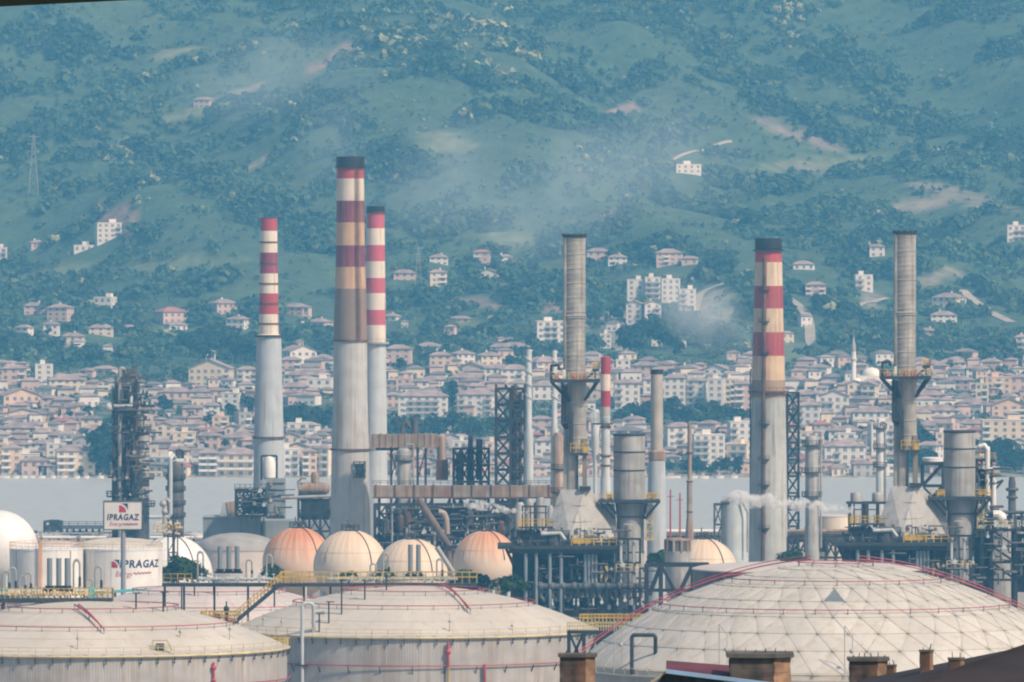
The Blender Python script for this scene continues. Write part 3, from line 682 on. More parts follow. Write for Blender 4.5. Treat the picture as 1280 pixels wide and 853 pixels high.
# pylons on the hill
def pylon(px, pt, pb, label):
    t = T('transmission_tower', label, 'pylon', px, hit(px, pb), group='lattice masts on the hillside'); h = t.z(pt); a = h*.07; mb = MB()
    for i in range(8):
        z0, z1 = h*i/8, h*(i+1)/8; w0, w1 = a*(1-i/8)+.35, a*(1-(i+1)/8)+.35
        for sx in (-1, 1):
            for sy in (-1, 1): mb.bar((sx*w0, sy*w0, z0-(2 if i == 0 else 0)), (sx*w1, sy*w1, z1), .18)
        mb.bar((-w0, -w0, z0), (w1, -w1, z1), .12); mb.bar((w0, -w0, z0), (-w1, -w1, z1), .12)
    t.part('lattice_mast', mb, 'grey', smooth=0)
    mb = MB()
    for f in (.72, .84, .96): mb.bar((-a*1.5, 0, h*f), (a*1.5, 0, h*f), .25)
    t.part('crossarm', mb, 'grey', smooth=0)
pylon(42, 168, 244, 'faint lattice pylon on the hillside at the far left')
pylon(523, 308, 374, 'thin pale mast on hillside just right of the rear striped chimney')
# small boats and sheds along the far shore
BO = []
for px, w in ((6,14),(20,9),(30,10),(40,9),(52,10),(66,8),(80,9),(96,8),(108,7),(126,8),(840,22),(868,10),(880,12),(900,10),(918,9)):
    BO.append(dict(px=px, py=598, head='small white boat', w=w))
place_words(BO)
for it in BO:
    w = it['w']*K*3530; r = T('boat', it['label'], 'boat', it['px'], 3528+rnd.uniform(-3, 2), 0, 'boats moored along the far shore')
    mb = MB(); n = 8; top = []; bot = []
    for i in range(n+1):
        u = i/n; b = .9*math.sin(math.pi*min(1, .25+u*.8))**.7 if u < 1 else .05
        top.append((w*(u-.5), b)); 
    mb.add([(x, b, 1.1+.3*abs(x/w)) for x, b in top]+[(x, -b, 1.1+.3*abs(x/w)) for x, b in top]+[(x*.9, b*.5, -.3) for x, b in top]+[(x*.9, -b*.5, -.3) for x, b in top],
           [f for i in range(n) for f in ((i, i+1, n+2+i, n+1+i), (i+1, i, 2*n+2+i, 2*n+3+i), (n+1+i, n+2+i, 3*n+4+i, 3*n+3+i), (2*n+2+i, 2*n+3+i, 3*n+4+i, 3*n+3+i)[::-1])]+[(0, n+1, 3*n+3, 2*n+2)])
    r.part('hull', mb, 'white'); mb = MB(); mb.box(-w*.25, w*.1, -.6, .6, 1.1, 2.4); r.part('cabin', mb, 'wgrey', smooth=0)
# ================================================================== the plant
V = Vector
def circ(r, a): return (r*math.cos(a), r*math.sin(a))
# ------------------------------------------------------------------ striped chimneys
def chimney(px, d, prof, bands, label, main, capmat='black', rings=(), group='striped chimneys', extras=None):
    """prof: (photo row, half width in photo pixels) from the top down; bands: painted upper part (row, colour)"""
    t = T('chimney', label, 'chimney', px, d, group=group); s = t.s
    split = bands[-1][0]                                   # row where the paint ends
    wd = lambda y: float(np.interp(y, [p[0] for p in prof], [p[1] for p in prof]))*s
    low = MB(); ys = sorted({split, *[p[0] for p in prof if p[0] > split]}, reverse=True)
    low.lathe([(wd(ys[0])*1.02, -2)]+[(wd(y), t.z(y)) for y in ys], n=40); t.part('lower_shaft', low, main)
    # bands: list of (row, colour below that row) turned into heights
    seq = []; rows = [b[0] for b in bands]; cols = [b[1] for b in bands[:-1]]
    for i in range(len(rows)-1, 0, -1): seq.append((t.z(rows[i]), cols[i-1]))
    seq.append((t.z(rows[0]), cols[0]))
    pm = mat(f'striped_paint_{px}', (1, 1, 1), .6, 0, (.36, .17, .09), bands[0][2] if len(bands[0]) > 2 else .4, .1, .25, True, seq)
    up = MB(); yy = sorted({rows[0], split, *[p[0] for p in prof if rows[0] < p[0] < split]}, reverse=True)
    up.lathe([(wd(y), t.z(y)+(.01 if y == split else 0)) for y in yy], n=40); t.part('painted_shaft', up, pm)
    top = prof[0][0]; w0 = wd(rows[0])
    cp = MB(); cp.lathe([(w0*.99, t.z(rows[0])+.01), (w0*1.05, t.z(rows[0])+.3), (w0*1.05, t.z(top)), (w0*.85, t.z(top)), (w0*.85, t.z(top)-3)], n=40); t.part('soot_cap', cp, capmat)
    for y, ex, mm in rings:
        rg = MB(); w = wd(y); rg.lathe([(w, t.z(y)-.25), (w+ex, t.z(y)-.25), (w+ex, t.z(y)+.25), (w, t.z(y)+.25)], n=40); 
        if ex > .7:
            for i in range(16):
                a = i*math.pi/8; rg.bar((*circ(w+ex, a), t.z(y)), (*circ(w+ex, a), t.z(y)+1.1), .1)
            rg.torus(0, 0, t.z(y)+1.15, w+ex, .06, 32, 4)
        t.part('gallery' if ex > .7 else 'joint_ring', rg, mm)
    if extras: extras(t, wd)
    return t
Wc, Rc, Rd, Pk = (.74, .66, .56), (.43, .055, .075), (.20, .035, .075), (.52, .10, .14)
Or = (.60, .40, .25)
def ladder(t, wd, ang, y0, y1, m='rust', w=.9):
    mb = MB(); ys = np.linspace(y0, y1, 14); P = []
    for y in ys: r = wd(y)+.35; P.append(V((*circ(r, ang), t.z(y))))
    n = V((-math.sin(ang), math.cos(ang), 0))*w/2
    for a, b in zip(P, P[1:]):
        mb.bar(a+n, b+n, .14); mb.bar(a-n, b-n, .14)
        for k in range(4): c = a.lerp(b, k/4); mb.bar(c+n, c-n, .1)
        o = V((math.cos(ang), math.sin(ang), 0))*.7
        mb.bar(a+n+o, b+n+o, .1); mb.bar(a-n+o, b-n+o, .1); mb.bar(a+o+n, a+o-n, .1); mb.bar(a+n, a+n+o, .1); mb.bar(a-n, a-n+o, .1)
    t.part('ladder', mb, m, smooth=0)
def ex2(t, wd):
    ladder(t, wd, -1.05, 212, 425, 'rust', .7)
    mb = MB(); y = 574; r = wd(y); a = -1.25
    yf = -math.sqrt(r*r-(19*t.s)**2)-.2; mb.box(6*t.s, 18*t.s, -r*.97, yf+1, t.z(595), t.z(579))
    for px in (5, 12, 19): mb.bar((px*t.s, -r-.5, t.z(597)), (px*t.s, -r-.5, t.z(576)), .28)
    for yy in (577, 587, 596): mb.bar((5*t.s, -r-.5, t.z(yy)), (19*t.s, -r-.5, t.z(yy)), .28); mb.bar((5*t.s, -r-.5, t.z(yy)), (5*t.s, -r*.9, t.z(yy)), .28); mb.bar((19*t.s, -r-.5, t.z(yy)), (19*t.s, yf+1.5, t.z(yy)), .28)
    t.part('hatch', mb, 'frame', smooth=0)
chimney(438, 2330, [(196,17),(250,17.3),(335,18.5),(362,19.5),(425,21),(500,21.5),(536,22.5),(560,23.5),(690,25.5)],
        [(209,Rc,.76),(224,(.74,.65,.54)),(252,Rd),(279,Or),(307,Rd),(334,Or),(361,(.235,.195,.165)),(425,)], 'tallest red and white chimney, rust stained, with a brown grey band below its stripes',
        mat('stained_concrete', (.47, .475, .46), .8, 0, (.33, .21, .12), .55, .08), 'black', ((209,.5,'black'),(426,.35,'rust'),(562,.4,'rust')), extras=ex2)
chimney(469.5, 2490, [(258,9.5),(266,11),(340,12),(428,13),(560,14.5),(690,16)],
        [(266,Pk,.2),(286,Wc),(307,Pk),(327,Wc),(348,Pk),(367,Wc),(388,Pk),(407,Wc),(428,)], 'clean pink and white striped chimney standing just behind the tallest one',
        mat('clean_concrete', (.48, .51, .53), .8, 0, (.3, .26, .22), .3, .07), 'black', ((266,.3,'rust'),(429,.9,'concrete'),(560,.3,'concrete')))
chimney(336, 2450, [(273,10.5),(320,11),(418,12.5),(419,15.5),(545,18.5),(546,18.7),(700,20.5)],
        [(274,Rc,.35),(288,Rd),(289,Wc),(316,(.25,.045,.09)),(330,(.30,.05,.10)),(342,Wc),(367,Rc),(393,Wc),(419,)], 'slimmer red and white chimney at left, rising from a wide pale grey shaft',
        mat('blue_grey_concrete', (.42, .46, .49), .8, 0, (.25, .2, .16), .35, .07), Rc and 'red', ((303,.12,'rust'),(330,.12,'rust'),(355,.12,'rust'),(380,.12,'rust'),(405,.12,'rust'),(420,.5,'black'),(547,.5,'rust')))
def ex4(t, wd):
    for px, r, m in ((-6.5, .75, 'rust'),):
        mb = MB(); P = []
        for y in (322, 400, 490, 560, 640, 700):
            w = wd(y); x = px*t.s*w/(21*t.s); P.append(V((x, -math.sqrt(max(w*w-x*x, .1))-.5, t.z(y))))
        mb.tube(P, .55, 8); t.part('riser_pipe', mb, m)
    mb = MB()
    for y in (363, 402, 441, 530, 574, 606, 660):
        w = wd(y); x = -6.5*t.s; yy = -math.sqrt(w*w-x*x); mb.box(x-1.5, x+1.5, yy-1.6, yy+.6, t.z(y)-.15, t.z(y)+.15); mb.rail([(x-1.5, yy-1.6, t.z(y)), (x+1.5, yy-1.6, t.z(y))], 1.0, 1, .05)
    t.part('rest_platform', mb, 'steel', smooth=0)
    mb = MB(); mb.cyl((-23*t.s, -1, -1), (-22.5*t.s, -1, t.z(462)), .18, n=6)
    for y in (470, 520, 560, 600, 640): mb.bar((-23*t.s, -1, t.z(y)), (-20*t.s, -1, t.z(y)), .15)
    t.part('conductor', mb, 'steel')
chimney(960.5, 2300, [(298,16),(312,16.3),(330,17.2),(405,19),(497,21.5),(498,21),(560,22.5),(700,24.5)],
        [(312,(.46,.05,.06),.72),(328,(.70,.58,.44)),(358,(.36,.04,.06)),(386,(.66,.54,.38)),(416,(.36,.04,.06)),(445,(.64,.47,.30)),(476,(.36,.26,.18)),(497,)], 'thick red and white chimney right of centre with a rusty riser pipe',
        mat('streaked_concrete', (.47, .49, .47), .8, 0, (.22, .17, .13), .55, .1), 'black', ((313,.7,'black'),(490,.9,'rust')), extras=ex4)
# ------------------------------------------------------------------ small striped flare stack and slim stacks
def slim(px, d, prof, label, m, name='stack', cat='stack', n=16, extra=None, group='slim stacks'):
    t = T(name, label, cat, px, d, group=group); mb = MB()
    pr = [(prof[-1][1]*t.s, -1)]+[(w*t.s, t.z(y)) for y, w in prof[::-1]]
    mb.lathe(pr, n=n); t.part('shaft', mb, m)
    if extra: extra(t)
    return t
t = T('chimney', 'short red and white candy striped stack between grey stack and wide vessel', 'chimney', 757, 2120, group='striped chimneys')
mb = MB(); mb.lathe([(6*t.s, t.z(520)), (6*t.s, t.z(447)), (5*t.s, t.z(446))], n=20)
t.part('painted_shaft', mb, mat('short_stripes', (1, 1, 1), .55, 0, (.3, .1, .06), .35, .1, .3, True, [(t.z(520), (.42,.39,.36)), (t.z(509), (.42,.03,.06)), (t.z(489), (.74,.62,.52)), (t.z(468), (.40,.03,.06)), (t.z(446), (.1,.1,.1))]))
mb = MB(); mb.lathe([(6.5*t.s, -1), (6.5*t.s, t.z(600)), (5.5*t.s, t.z(592)), (5.5*t.s, t.z(530)), (6*t.s, t.z(524)), (6*t.s, t.z(519.9))], n=20); t.part('lower_shaft', mb, 'pale')
mb = MB(); mb.torus(0, 0, t.z(534), 5.6*t.s, .3); mb.torus(0, 0, t.z(570), 5.6*t.s, .3); mb.torus(0, 0, t.z(582), 5.6*t.s, .25); t.part('joint_ring', mb, 'rust')
mb = MB(); mb.box(-18*t.s, 9*t.s, -1.6, 1.6, t.z(531), t.z(529)); mb.rail([(-18*t.s, -1.6, t.z(529)), (9*t.s, -1.6, t.z(529))], 1.1, 2); t.part('platform', mb, 'frame', smooth=0)
t = T('pressure_vessel', 'pale upright vessel with cone foot beside the short striped stack', 'vessel', 744, 2128)
mb = MB(); mb.lathe([(2*t.s, t.z(600)), (3*t.s, t.z(575)), (5*t.s, t.z(560)), (5.3*t.s, t.z(515)), (4*t.s, t.z(512))], n=20); mb.lathe([(2.2*t.s, -1), (2.2*t.s, t.z(598))], n=12); t.part('body', mb, 'pale')
mb = MB(); mb.box(-5.5*t.s, 5.5*t.s, -1, 1, t.z(530), t.z(515)); t.part('top_housing', mb, 'pale', smooth=0)
mb = MB(); mb.tube([(1, -1, t.z(566)), (5, -2, t.z(575)), (5, -2, t.z(600))], .35); t.part('outlet_pipe', mb, 'cream')
def spiral(t, y0, y1, w, turns):
    mb = MB(); P = []
    for i in range(int(turns*12)+1):
        u = i/(turns*12); a = u*turns*6.283; r = w*t.s+.15; P.append((*circ(r, a), t.z(y0+(y1-y0)*u)))
    for p, q in zip(P, P[1:]): mb.bar(p, q, .3)
    t.part('helical_strake', mb, 'pale', smooth=0)
slim(661, 2250, [(437,3.2),(440,3.6),(535,4),(542,5.5),(548,5.6),(605,6),(625,6.5)], 'thin pale steel stack with spiral strakes right of open steel tower', 'pale', extra=lambda t: spiral(t, 438, 500, 3.5, 4))
slim(693, 2250, [(438,2.6),(442,3.2),(530,3.6),(538,5.2),(545,5.2),(560,4.5),(620,5)], 'thin pale steel stack just left of the tall grey stack', 'pale', extra=lambda t: spiral(t, 440, 500, 3.3, 4))
def capx(t):
    mb = MB(); mb.lathe([(7.8*t.s, t.z(468)), (8*t.s, t.z(467)), (8*t.s, t.z(462)), (6.6*t.s, t.z(462)), (6.6*t.s, t.z(467))], n=24); t.part('soot_rim', mb, 'black')
    mb = MB(); mb.lathe([(7.8*t.s, t.z(563)), (10.5*t.s, t.z(565)), (10.5*t.s, t.z(575)), (8*t.s, t.z(576))][::-1], n=24); t.part('collar', mb, 'rusty')
    mb = MB(); mb.lathe([(12.5*t.s, -1), (12*t.s, t.z(640)), (10.5*t.s, t.z(576))], n=28); t.part('lower_shaft', mb, mat('blue_grey_concrete', (.42,.46,.49)))
t = slim(821, 2200, [(463,7.6),(565,7.9),(577,8)], 'round beige stack with black rim on a wider pale blue grey base', 'tan', n=24, extra=capx); 
for o in t.o.children:
    if o.name.startswith('shaft'): o.data.materials[0] = mat('beige_cladding', (.42, .385, .33), .6, .1, (.25, .18, .12), .4, .1)
slim(862, 2260, [(530,2.6),(600,2.6),(601,3.4),(645,3.6),(665,5)], 'thin rust brown pole stack standing against the water', 'rusty', extra=lambda t: [t.part('joint_ring', MB().torus(0, 0, t.z(y), 3.2*t.s, .25, 20), 'rust') for y in (566, 602, 640)])
for px, y0, lb in ((838, 612, 'short thin red mast left of the brown pole stack'), (850, 616, 'thin red mast nearest the brown pole stack')):
    t = T('mast', lb, 'mast', px, 2300, group='thin red masts'); mb = MB(); mb.cyl((0, 0, 0), (0, 0, t.z(y0)), .35, .2, 8); t.part('pole', mb, 'red'); mb = MB(); mb.bar((-.9, 0, t.z(y0+9)), (.9, 0, t.z(y0+9)), .2); t.part('crosspiece', mb, 'red')
def plat(mb, cx, cy, z, r, n=16, h=1.1):
    mb.lathe([(r*.4, z-.35), (r, z-.35), (r, z), (r*.4, z)], cx, cy, n)
    for i in range(n):
        a = 6.283*i/n; mb.bar((cx+r*math.cos(a), cy+r*math.sin(a), z), (cx+r*math.cos(a), cy+r*math.sin(a), z+h), .13)
    mb.torus(cx, cy, z+h, r, .08, n, 4); mb.torus(cx, cy, z+h*.5, r, .05, n, 4)
def column(px, d, y0, w, ybase, label, m, plats=(), pw=1.7, mats='frame', head=None, name='process_column', cat='column'):
    t = T(name, label, cat, px, d, group='process columns'); s = t.s; mb = MB()
    mb.lathe([(w*s*1.08, -1), (w*s*1.08, t.z(ybase)), (w*s, t.z(ybase)+1), (w*s, t.z(y0+w*.45)), (w*s*.8, t.z(y0+w*.15)), (w*s*.35, t.z(y0))], n=24); t.part('shell', mb, m)
    for y in plats:
        p = MB(); plat(p, 0, 0, t.z(y), w*s*pw); t.part('platform', p, mats, smooth=0)
    mb = MB(); mb.tube([(w*s*.3, -w*s*.3, t.z(y0)), (w*s*.3, -w*s*.3, t.z(y0-4)), (w*s*1.3, -w*s*.5, t.z(y0-4)), (w*s*1.3, -w*s*.5, t.z(ybase+25))], .28); t.part('overhead_pipe', mb, 'grey')
    return t
column(1015, 2260, 544, 8.5, 660, 'grey process column with ring platforms right of the thick striped chimney', 'grey', (556, 590, 620), 1.5)
column(1100, 2300, 532, 5, 640, 'slender grey process column left of the right grey stack', 'pale', (535, 560, 583), 1.7)
column(505, 2290, 560, 9, 660, 'pale round column under the upper rusty duct', 'grey', (575,), 1.3)
def clutter(t, x0, x1, y0, y1, n, depth, seed, cols=('dkgrey', 'frame', 'rusty', 'pale')):
    """small pipework, stems and boxes crowding a frame"""
    g = random.Random(seed); s = t.s
    for nm, m in zip(('small_pipes', 'pipe_stems', 'equipment_boxes', 'pale_fittings'), cols):
        mb = MB()
        for i in range(n):
            px, py, yy = g.uniform(x0, x1), g.uniform(y0, y1), g.uniform(*depth); X, Z_ = t.x(px), t.z(py)
            if nm == 'small_pipes': L_ = g.uniform(4, 22)*s; mb.cyl((X, yy, Z_), (X+L_, yy, Z_), g.uniform(.12, .35), n=6)
            elif nm == 'pipe_stems': L_ = g.uniform(3, 16)*s; mb.cyl((X, yy, Z_), (X, yy, Z_-L_), g.uniform(.1, .3), n=6)
            elif nm == 'equipment_boxes': a, b = g.uniform(1, 4)*s, g.uniform(1, 4)*s; mb.box(X, X+a, yy-.5, yy+.5, Z_, Z_+b)
            elif i % 3 == 0: mb.cyl((X, yy-.3, Z_), (X, yy+.3, Z_), g.uniform(.25, .6), n=8); mb.cyl((X, yy, Z_), (X, yy, Z_+g.uniform(.6, 1.6)), .12, n=6)
        t.part(nm, mb, m, smooth=30)['kind'] = 'stuff'
# ------------------------------------------------------------------ twin furnace trains (the two big grey stacks and what carries them)
def furnace(dx, dy, who, other):
    d = 1960
    # --- tall stack with its transition hood
    t = T('exhaust_stack', f'tall grey clad stack with gallery and pyramid hood, {who}', 'stack', 718+dx, d, group='tall grey exhaust stacks'); s = t.s
    x = lambda p: t.x(p+dx); z = lambda p: t.z(p+dy)
    mb = MB(); r = 14*s; mb.lathe([(r, z(476)), (r, z(294)), (r*.9, z(294)), (r*.9, z(300))], n=32)
    mb.cyl((x(706.5), -1.5, z(475)), (x(706.5), -1.5, z(298)), 2.6*s, n=10); t.part('upper_shaft', mb, 'stack')
    mb = MB()
    for i in range(30): y = 300+i*6; mb.torus(0, 0, z(y), r+.01, .07 if i % 3 else .12, 32, 4)
    mb.torus(0, 0, z(395), r+.08, .22, 32, 4); mb.torus(0, 0, z(397.5), r+.08, .2, 32, 4); t.part('joint_rings', mb, 'grey')
    mb = MB(); mb.lathe([(r+.25, z(297)), (r+.3, z(293)), (r-.5, z(293)), (r-.5, z(297))], n=32)
    for i in range(12): a = i*.5236; mb.bar((*circ(r+.2, a), z(293)), (*circ(r+.2, a), z(292)), .25)
    t.part('rim', mb, 'black')
    mb = MB(); mb.lathe([(12*s, z(567)), (12*s, z(478)), (14.3*s, z(474))], x(721), 0, 32); t.part('middle_shaft', mb, 'stack')
    mb = MB(); [mb.torus(x(721), 0, z(y), 12*s+.02, .12, 32, 4) for y in (508, 530, 548)]; t.part('joint_rings', mb, 'grey')
    mb = MB(); mb.lathe([(8.6*s, z(613)), (8.6*s, z(560))], x(714.5), .6, 24); mb.box(x(704.5), x(712), -.5, 3.2, z(613), z(490)); t.part('lower_shaft', mb, 'stack')
    mb = MB(); mb.box(x(728), x(733.5), -2.4, .8, z(610), z(548)); t.part('side_duct', mb, mat('weathered_duct', (.30,.265,.20), .6, .1, RUST, .6, .2))
    mb = MB(); mb.box(x(712), x(735), -3.2, 1.5, z(569), z(566)); mb.box(x(724), x(738), -3.2, 1.5, z(613), z(608)); mb.box(x(711), x(716), -3, -1.8, z(567), z(517)); t.part('access_ledge', mb, 'steel', smooth=0)
    mb = MB(); mb.rail([(x(713), -3.1, z(566)), (x(735), -3.1, z(566))], 2.2, 1.2, .09); mb.box(x(729), x(734), -3.3, -2.9, z(566), z(558)); t.part('ledge_railing', mb, 'yellow', smooth=0)
    # gallery
    mb = MB(); mb.box(x(687.5), x(749.5), -5.6, 5.2, z(478), z(474)); 
    for px, qx in ((689, 710), (747, 731)):
        for yy in (-5.2, 4.8): mb.bar((x(px), yy, z(477)), (x(qx), yy*.4, z(500)), .5)
    mb.bar((x(702), -5.3, z(477)), (x(712), -2.4, z(501)), .5); t.part('gallery_deck', mb, 'steel', smooth=0)
    mb = MB(); mb.rail([(x(749.5), 5, z(474)), (x(749.5), -5.4, z(474)), (x(687.5), -5.4, z(474)), (x(687.5), 5, z(474))], 1.6, 1.3, .07); t.part('gallery_railing', mb, 'ypale', smooth=0)
    mb = MB(); mb.tube([(x(689), -4.6, z(474)), (x(689), -4.6, z(457)), (x(698), -4.6, z(456)), (x(699), -4.6, z(462))], .32); mb.bar((x(689), -4.6, z(466)), (x(698), -4.6, z(470)), .3); t.part('davit', mb, 'black')
    mb = MB(); mb.box(x(740), x(749), -2.6, .8, z(464), z(461)); mb.bar((x(733), -1, z(473)), (x(747), -1, z(462)), .45); mb.bar((x(744), -1, z(473)), (x(744), -1, z(464)), .35); t.part('instrument_ledge', mb, 'steel', smooth=0)
    mb = MB(); mb.rail([(x(740), -2.6, z(461)), (x(749), -2.6, z(461)), (x(749), .8, z(461))], 1.5, 1.0, .1); mb.box(x(741), x(748.5), -2.2, -1.9, z(460), z(453)); t.part('ledge_screen', mb, 'ypale', smooth=0)
    for a, b, y0 in ((693, 698, 465), (715, 721, 467), (724, 730, 465)):
        mb = MB(); mb.cyl((x((a+b)/2), -4.9, z(469.5)), (x((a+b)/2), -3.6, z(469.5)), (b-a)*s*.5, n=12); mb.box(x(a), x(b), -4.8, -3.4, z(474), z(470)); t.part('fan_unit', mb, 'orangecloth')
    mb = MB(); mb.box(x(704), x(707), -4.6, -3.6, z(474), z(462)); t.part('white_cabinet', mb, 'white', smooth=0)
    mb = MB(); mb.cyl((x(703.5), -2, z(528)), (x(703.5), -2, z(480)), .45, n=8); mb.cyl((x(708), -2.4, z(532)), (x(708), -2.4, z(480)), .3, n=8); mb.box(x(701), x(711), -3.4, -1, z(529), z(527)); mb.tube([(x(703), -2, z(529)), (x(706), -2, z(534)), (x(710), -2, z(534))], .4); t.part('drain_pipe', mb, 'steel')
    # pyramid hood: ridge toward the camera
    def hood(cx, tl, tf, tr_, bl, bf, br, zt, zb, dt, db, m, nm):
        mb = MB(); top = [(x(tl), -1.0, z(zt)), (x(tf), -dt, z(zt)), (x(tr_), .4, z(zt)), (x((tl+tr_)/2), dt, z(zt))]
        bot = [(x(bl), -4.2, z(zb)), (x(bf), -db, z(zb)), (x(br), 1.5, z(zb)), (x((bl+br)/2), db, z(zb))]
        mb.add(top+bot, [(0, 1, 2, 3), (7, 6, 5, 4)]+[(i, i+4, (i+1) % 4+4, (i+1) % 4) for i in range(4)]); return t.part(nm, mb, m, smooth=0)
    hood(0, 701, 731, 740, 679, 712, 769, 612, 672, 2.2, 7.5, 'silver', 'hood')
    mb = MB(); 
    for u in (.33, .66):
        a = V((x(701), -1.0, z(612))).lerp(V((x(679), -4.2, z(672))), u); b = V((x(731), -2.2, z(612))).lerp(V((x(712), -7.5, z(672))), u); c = V((x(740), .4, z(612))).lerp(V((x(769), 1.5, z(672))), u)
        mb.bar(a+V((0, -.1, 0)), b+V((0, -.12, 0)), .16); mb.bar(b+V((0, -.12, 0)), c+V((0, -.1, 0)), .16)
    t.part('hood_seams', mb, 'grey', smooth=0)
    # --- wide vessel
    v = T('wide_stack', f'wide short grey cylinder on a flared neck, {who}', 'stack', 786.5+dx, d+4, group='wide short stacks'); sv = v.s
    x2 = lambda p: v.x(p+dx); z2 = lambda p: v.z(p+dy)
    mb = MB(); r = 19.7*sv; mb.lathe([(r*.8, z2(629)), (r, z2(624)), (r, z2(543)), (r*.93, z2(543)), (r*.93, z2(552))], n=36); v.part('drum', mb, 'grey')
    mb = MB(); [mb.torus(0, 0, z2(y), r+.02, w, 36, 4) for y, w in ((543.5, .28), (565, .18), (588, .18))]; v.part('joint_rings', mb, 'steel')
    mb = MB(); mb.box(x2(748), x2(825), -5.6, 5.6, z2(628), z2(624.5))
    for px, qx in ((750, 768), (758, 776), (808, 804), (823, 806)): mb.bar((x2(px), -5.3, z2(627)), (x2(qx), -3.2, z2(648)), .42)
    v.part('gallery_deck', mb, 'steel', smooth=0)
    mb = MB(); mb.rail([(x2(749), -5.4, z2(624.5)), (x2(766), -5.4, z2(624.5))], 1.7, 1.1, .09); mb.rail([(x2(804), -5.4, z2(624.5)), (x2(824), -5.4, z2(624.5))], 1.7, 1.0, .1); mb.box(x2(808), x2(820), -5.0, -4.6, z2(622), z2(617)); mb.box(x2(758), x2(765), -5.0, -4.6, z2(623), z2(617)); v.part('gallery_railing', mb, 'yellow', smooth=0)
    mb = MB(); mb.lathe([(17*sv, -2), (17*sv, z2(648)), (17*sv, z2(645)), (19.2*sv, z2(629))], 1.5*sv, 0, 32); v.part('neck', mb, 'grey')
    mb = MB(); mb.extr([(x2(749), z2(630)), (x2(768), z2(630)), (x2(772), z2(672)), (x2(766), z2(672))], -2.5, 2.5); v.part('connecting_duct', mb, 'grey', smooth=0)
    mb = MB(); mb.torus(1.5*sv, 0, z2(646), 17*sv+.03, .16, 32, 4); mb.torus(1.5*sv, 0, z2(690), 17*sv+.03, .14, 32, 4); v.part('joint_rings', mb, 'steel')
    mb = MB(); mb.lattice(x2(808), x2(816), -3, -1, z2(674), z2(632), 4, .25, .18); mb.box(x2(806), x2(818), -3.4, -.6, z2(675), z2(673)); v.part('stair_cage', mb, 'ypale', smooth=0)
    # --- steel deck with legs
    f = T('furnace_platform', f'dark steel furnace platform with yellow rails and grey legs, {who}', 'platform', 705+dx, d-2, group='furnace platforms')
    x3 = lambda p: f.x(p+dx); z3 = lambda p: f.z(p+dy)
    mb = MB(); mb.box(x3(622 if dx == 0 else 626), x3(771), -11, 9, z3(684.5), z3(680)); mb.box(x3(636), x3(771), -10, 8, z3(690), z3(684.6)); f.part('deck', mb, 'steel', smooth=0)
    mb = MB(); 
    for px in (657, 670, 687, 701): mb = MB(); mb.cyl((x3(px), -9.6, -1), (x3(px), -9.6, z3(690)), .42, n=10); f.part('leg', mb, 'blue')
    mb = MB()
    for px in (648, 662, 678, 694, 712, 730, 748, 766):
        for yy in (-6, 0, 6): mb.bar((x3(px), yy, -1), (x3(px), yy, z3(690)), .6)
    for px in (648, 678, 712, 748): mb.bar((x3(px), -6, z3(735)), (x3(px+18), -6, z3(692)), .4)
    mb.bar((x3(633), -8, z3(685)), (x3(645), -6, z3(712)), .5); mb.box(x3(640), x3(652), -4, 4, z3(760), z3(692)); mb.box(x3(650), x3(768), 6.5, 7.2, z3(770), z3(692))  # last box: black backing sheet added to darken the shaded depth under the deck
    f.part('rear_columns_dark_backing', mb, 'black', smooth=0)
    mb = MB(); mb.rail([(x3(640), -10.8, z3(680)), (x3(712), -10.8, z3(680))], 1.2, 2.2, .06); f.part('deck_railing', mb, 'frame', smooth=0)
    mb = MB(); mb.rail([(x3(714), -10.8, z3(680)), (x3(770), -10.8, z3(680))], 1.6, 1.6, .11); mb.rail([(x3(716), -7, z3(680)), (x3(742), -7, z3(680))], 2.2, 1.4, .12); mb.box(x3(716), x3(738), -9, -8.6, z3(678), z3(673)); f.part('yellow_railing', mb, 'yellow', smooth=0)
    mb = MB()
    for a, b, y, r_ in ((646, 664, 668, 1.0), (664, 690, 671, 1.3), (688, 712, 667, 1.0), (640, 655, 674, .8)): mb.cyl((x3(a), -6, z3(y)), (x3(b), -6, z3(y)), r_, n=12); mb.box(x3(a+2), x3(b-2), -6.6, -5.4, z3(680), z3(y))
    mb.cyl((x3(693), -7.5, z3(680)), (x3(693), -7.5, z3(666)), 1.5, n=14); f.part('deck_drums', mb, 'dkgrey')
    mb = MB(); mb.tube([(x3(676), -9, z3(666)), (x3(700), -9, z3(665)), (x3(706), -9.2, z3(673))], .42); f.part('white_pipe', mb, 'pale')
    # raised gangway
    mb = MB(); mb.box(x3(648), x3(691), -9, -5, z3(659), z3(657)); mb.bar((x3(669), -7, z3(680)), (x3(669), -7, z3(632)), .8)
    for px in (653, 663, 682): mb.bar((x3(px), -7, z3(658)), (x3(px), -7, z3(632)), .35)
    mb.bar((x3(652), -7, z3(632)), (x3(684), -7, z3(632)), .4); mb.bar((x3(652), -7, z3(640)), (x3(684), -7, z3(640)), .25); f.part('upper_gangway', mb, 'steel', smooth=0)
    mb = MB(); mb.rail([(x3(648), -9, z3(657)), (x3(691), -9, z3(657))], 1.7, 1.0, .1)
    for px in (650, 655, 660, 678, 684): mb.bar((x3(px), -8.8, z3(657)), (x3(px), -8.8, z3(646)), .35)
    f.part('gangway_railing', mb, 'yellow', smooth=0)
    for i, px in enumerate((731, 735.5, 740, 744.5)):
        mb = MB(); mb.cyl((x3(px), -9, z3(728)), (x3(px), -9, z3(691)), .36, n=8); f.part('downpipe', mb, 'blue')
    # header and burners below
    mb = MB(); mb.cyl((x3(667), -9.2, z3(731)), (x3(808), -9.2, z3(731)), .75, n=12)
    for i in range(10): mb.ball((x3(675+i*14), -9.2, z3(731)), 1.05, 10, 6)
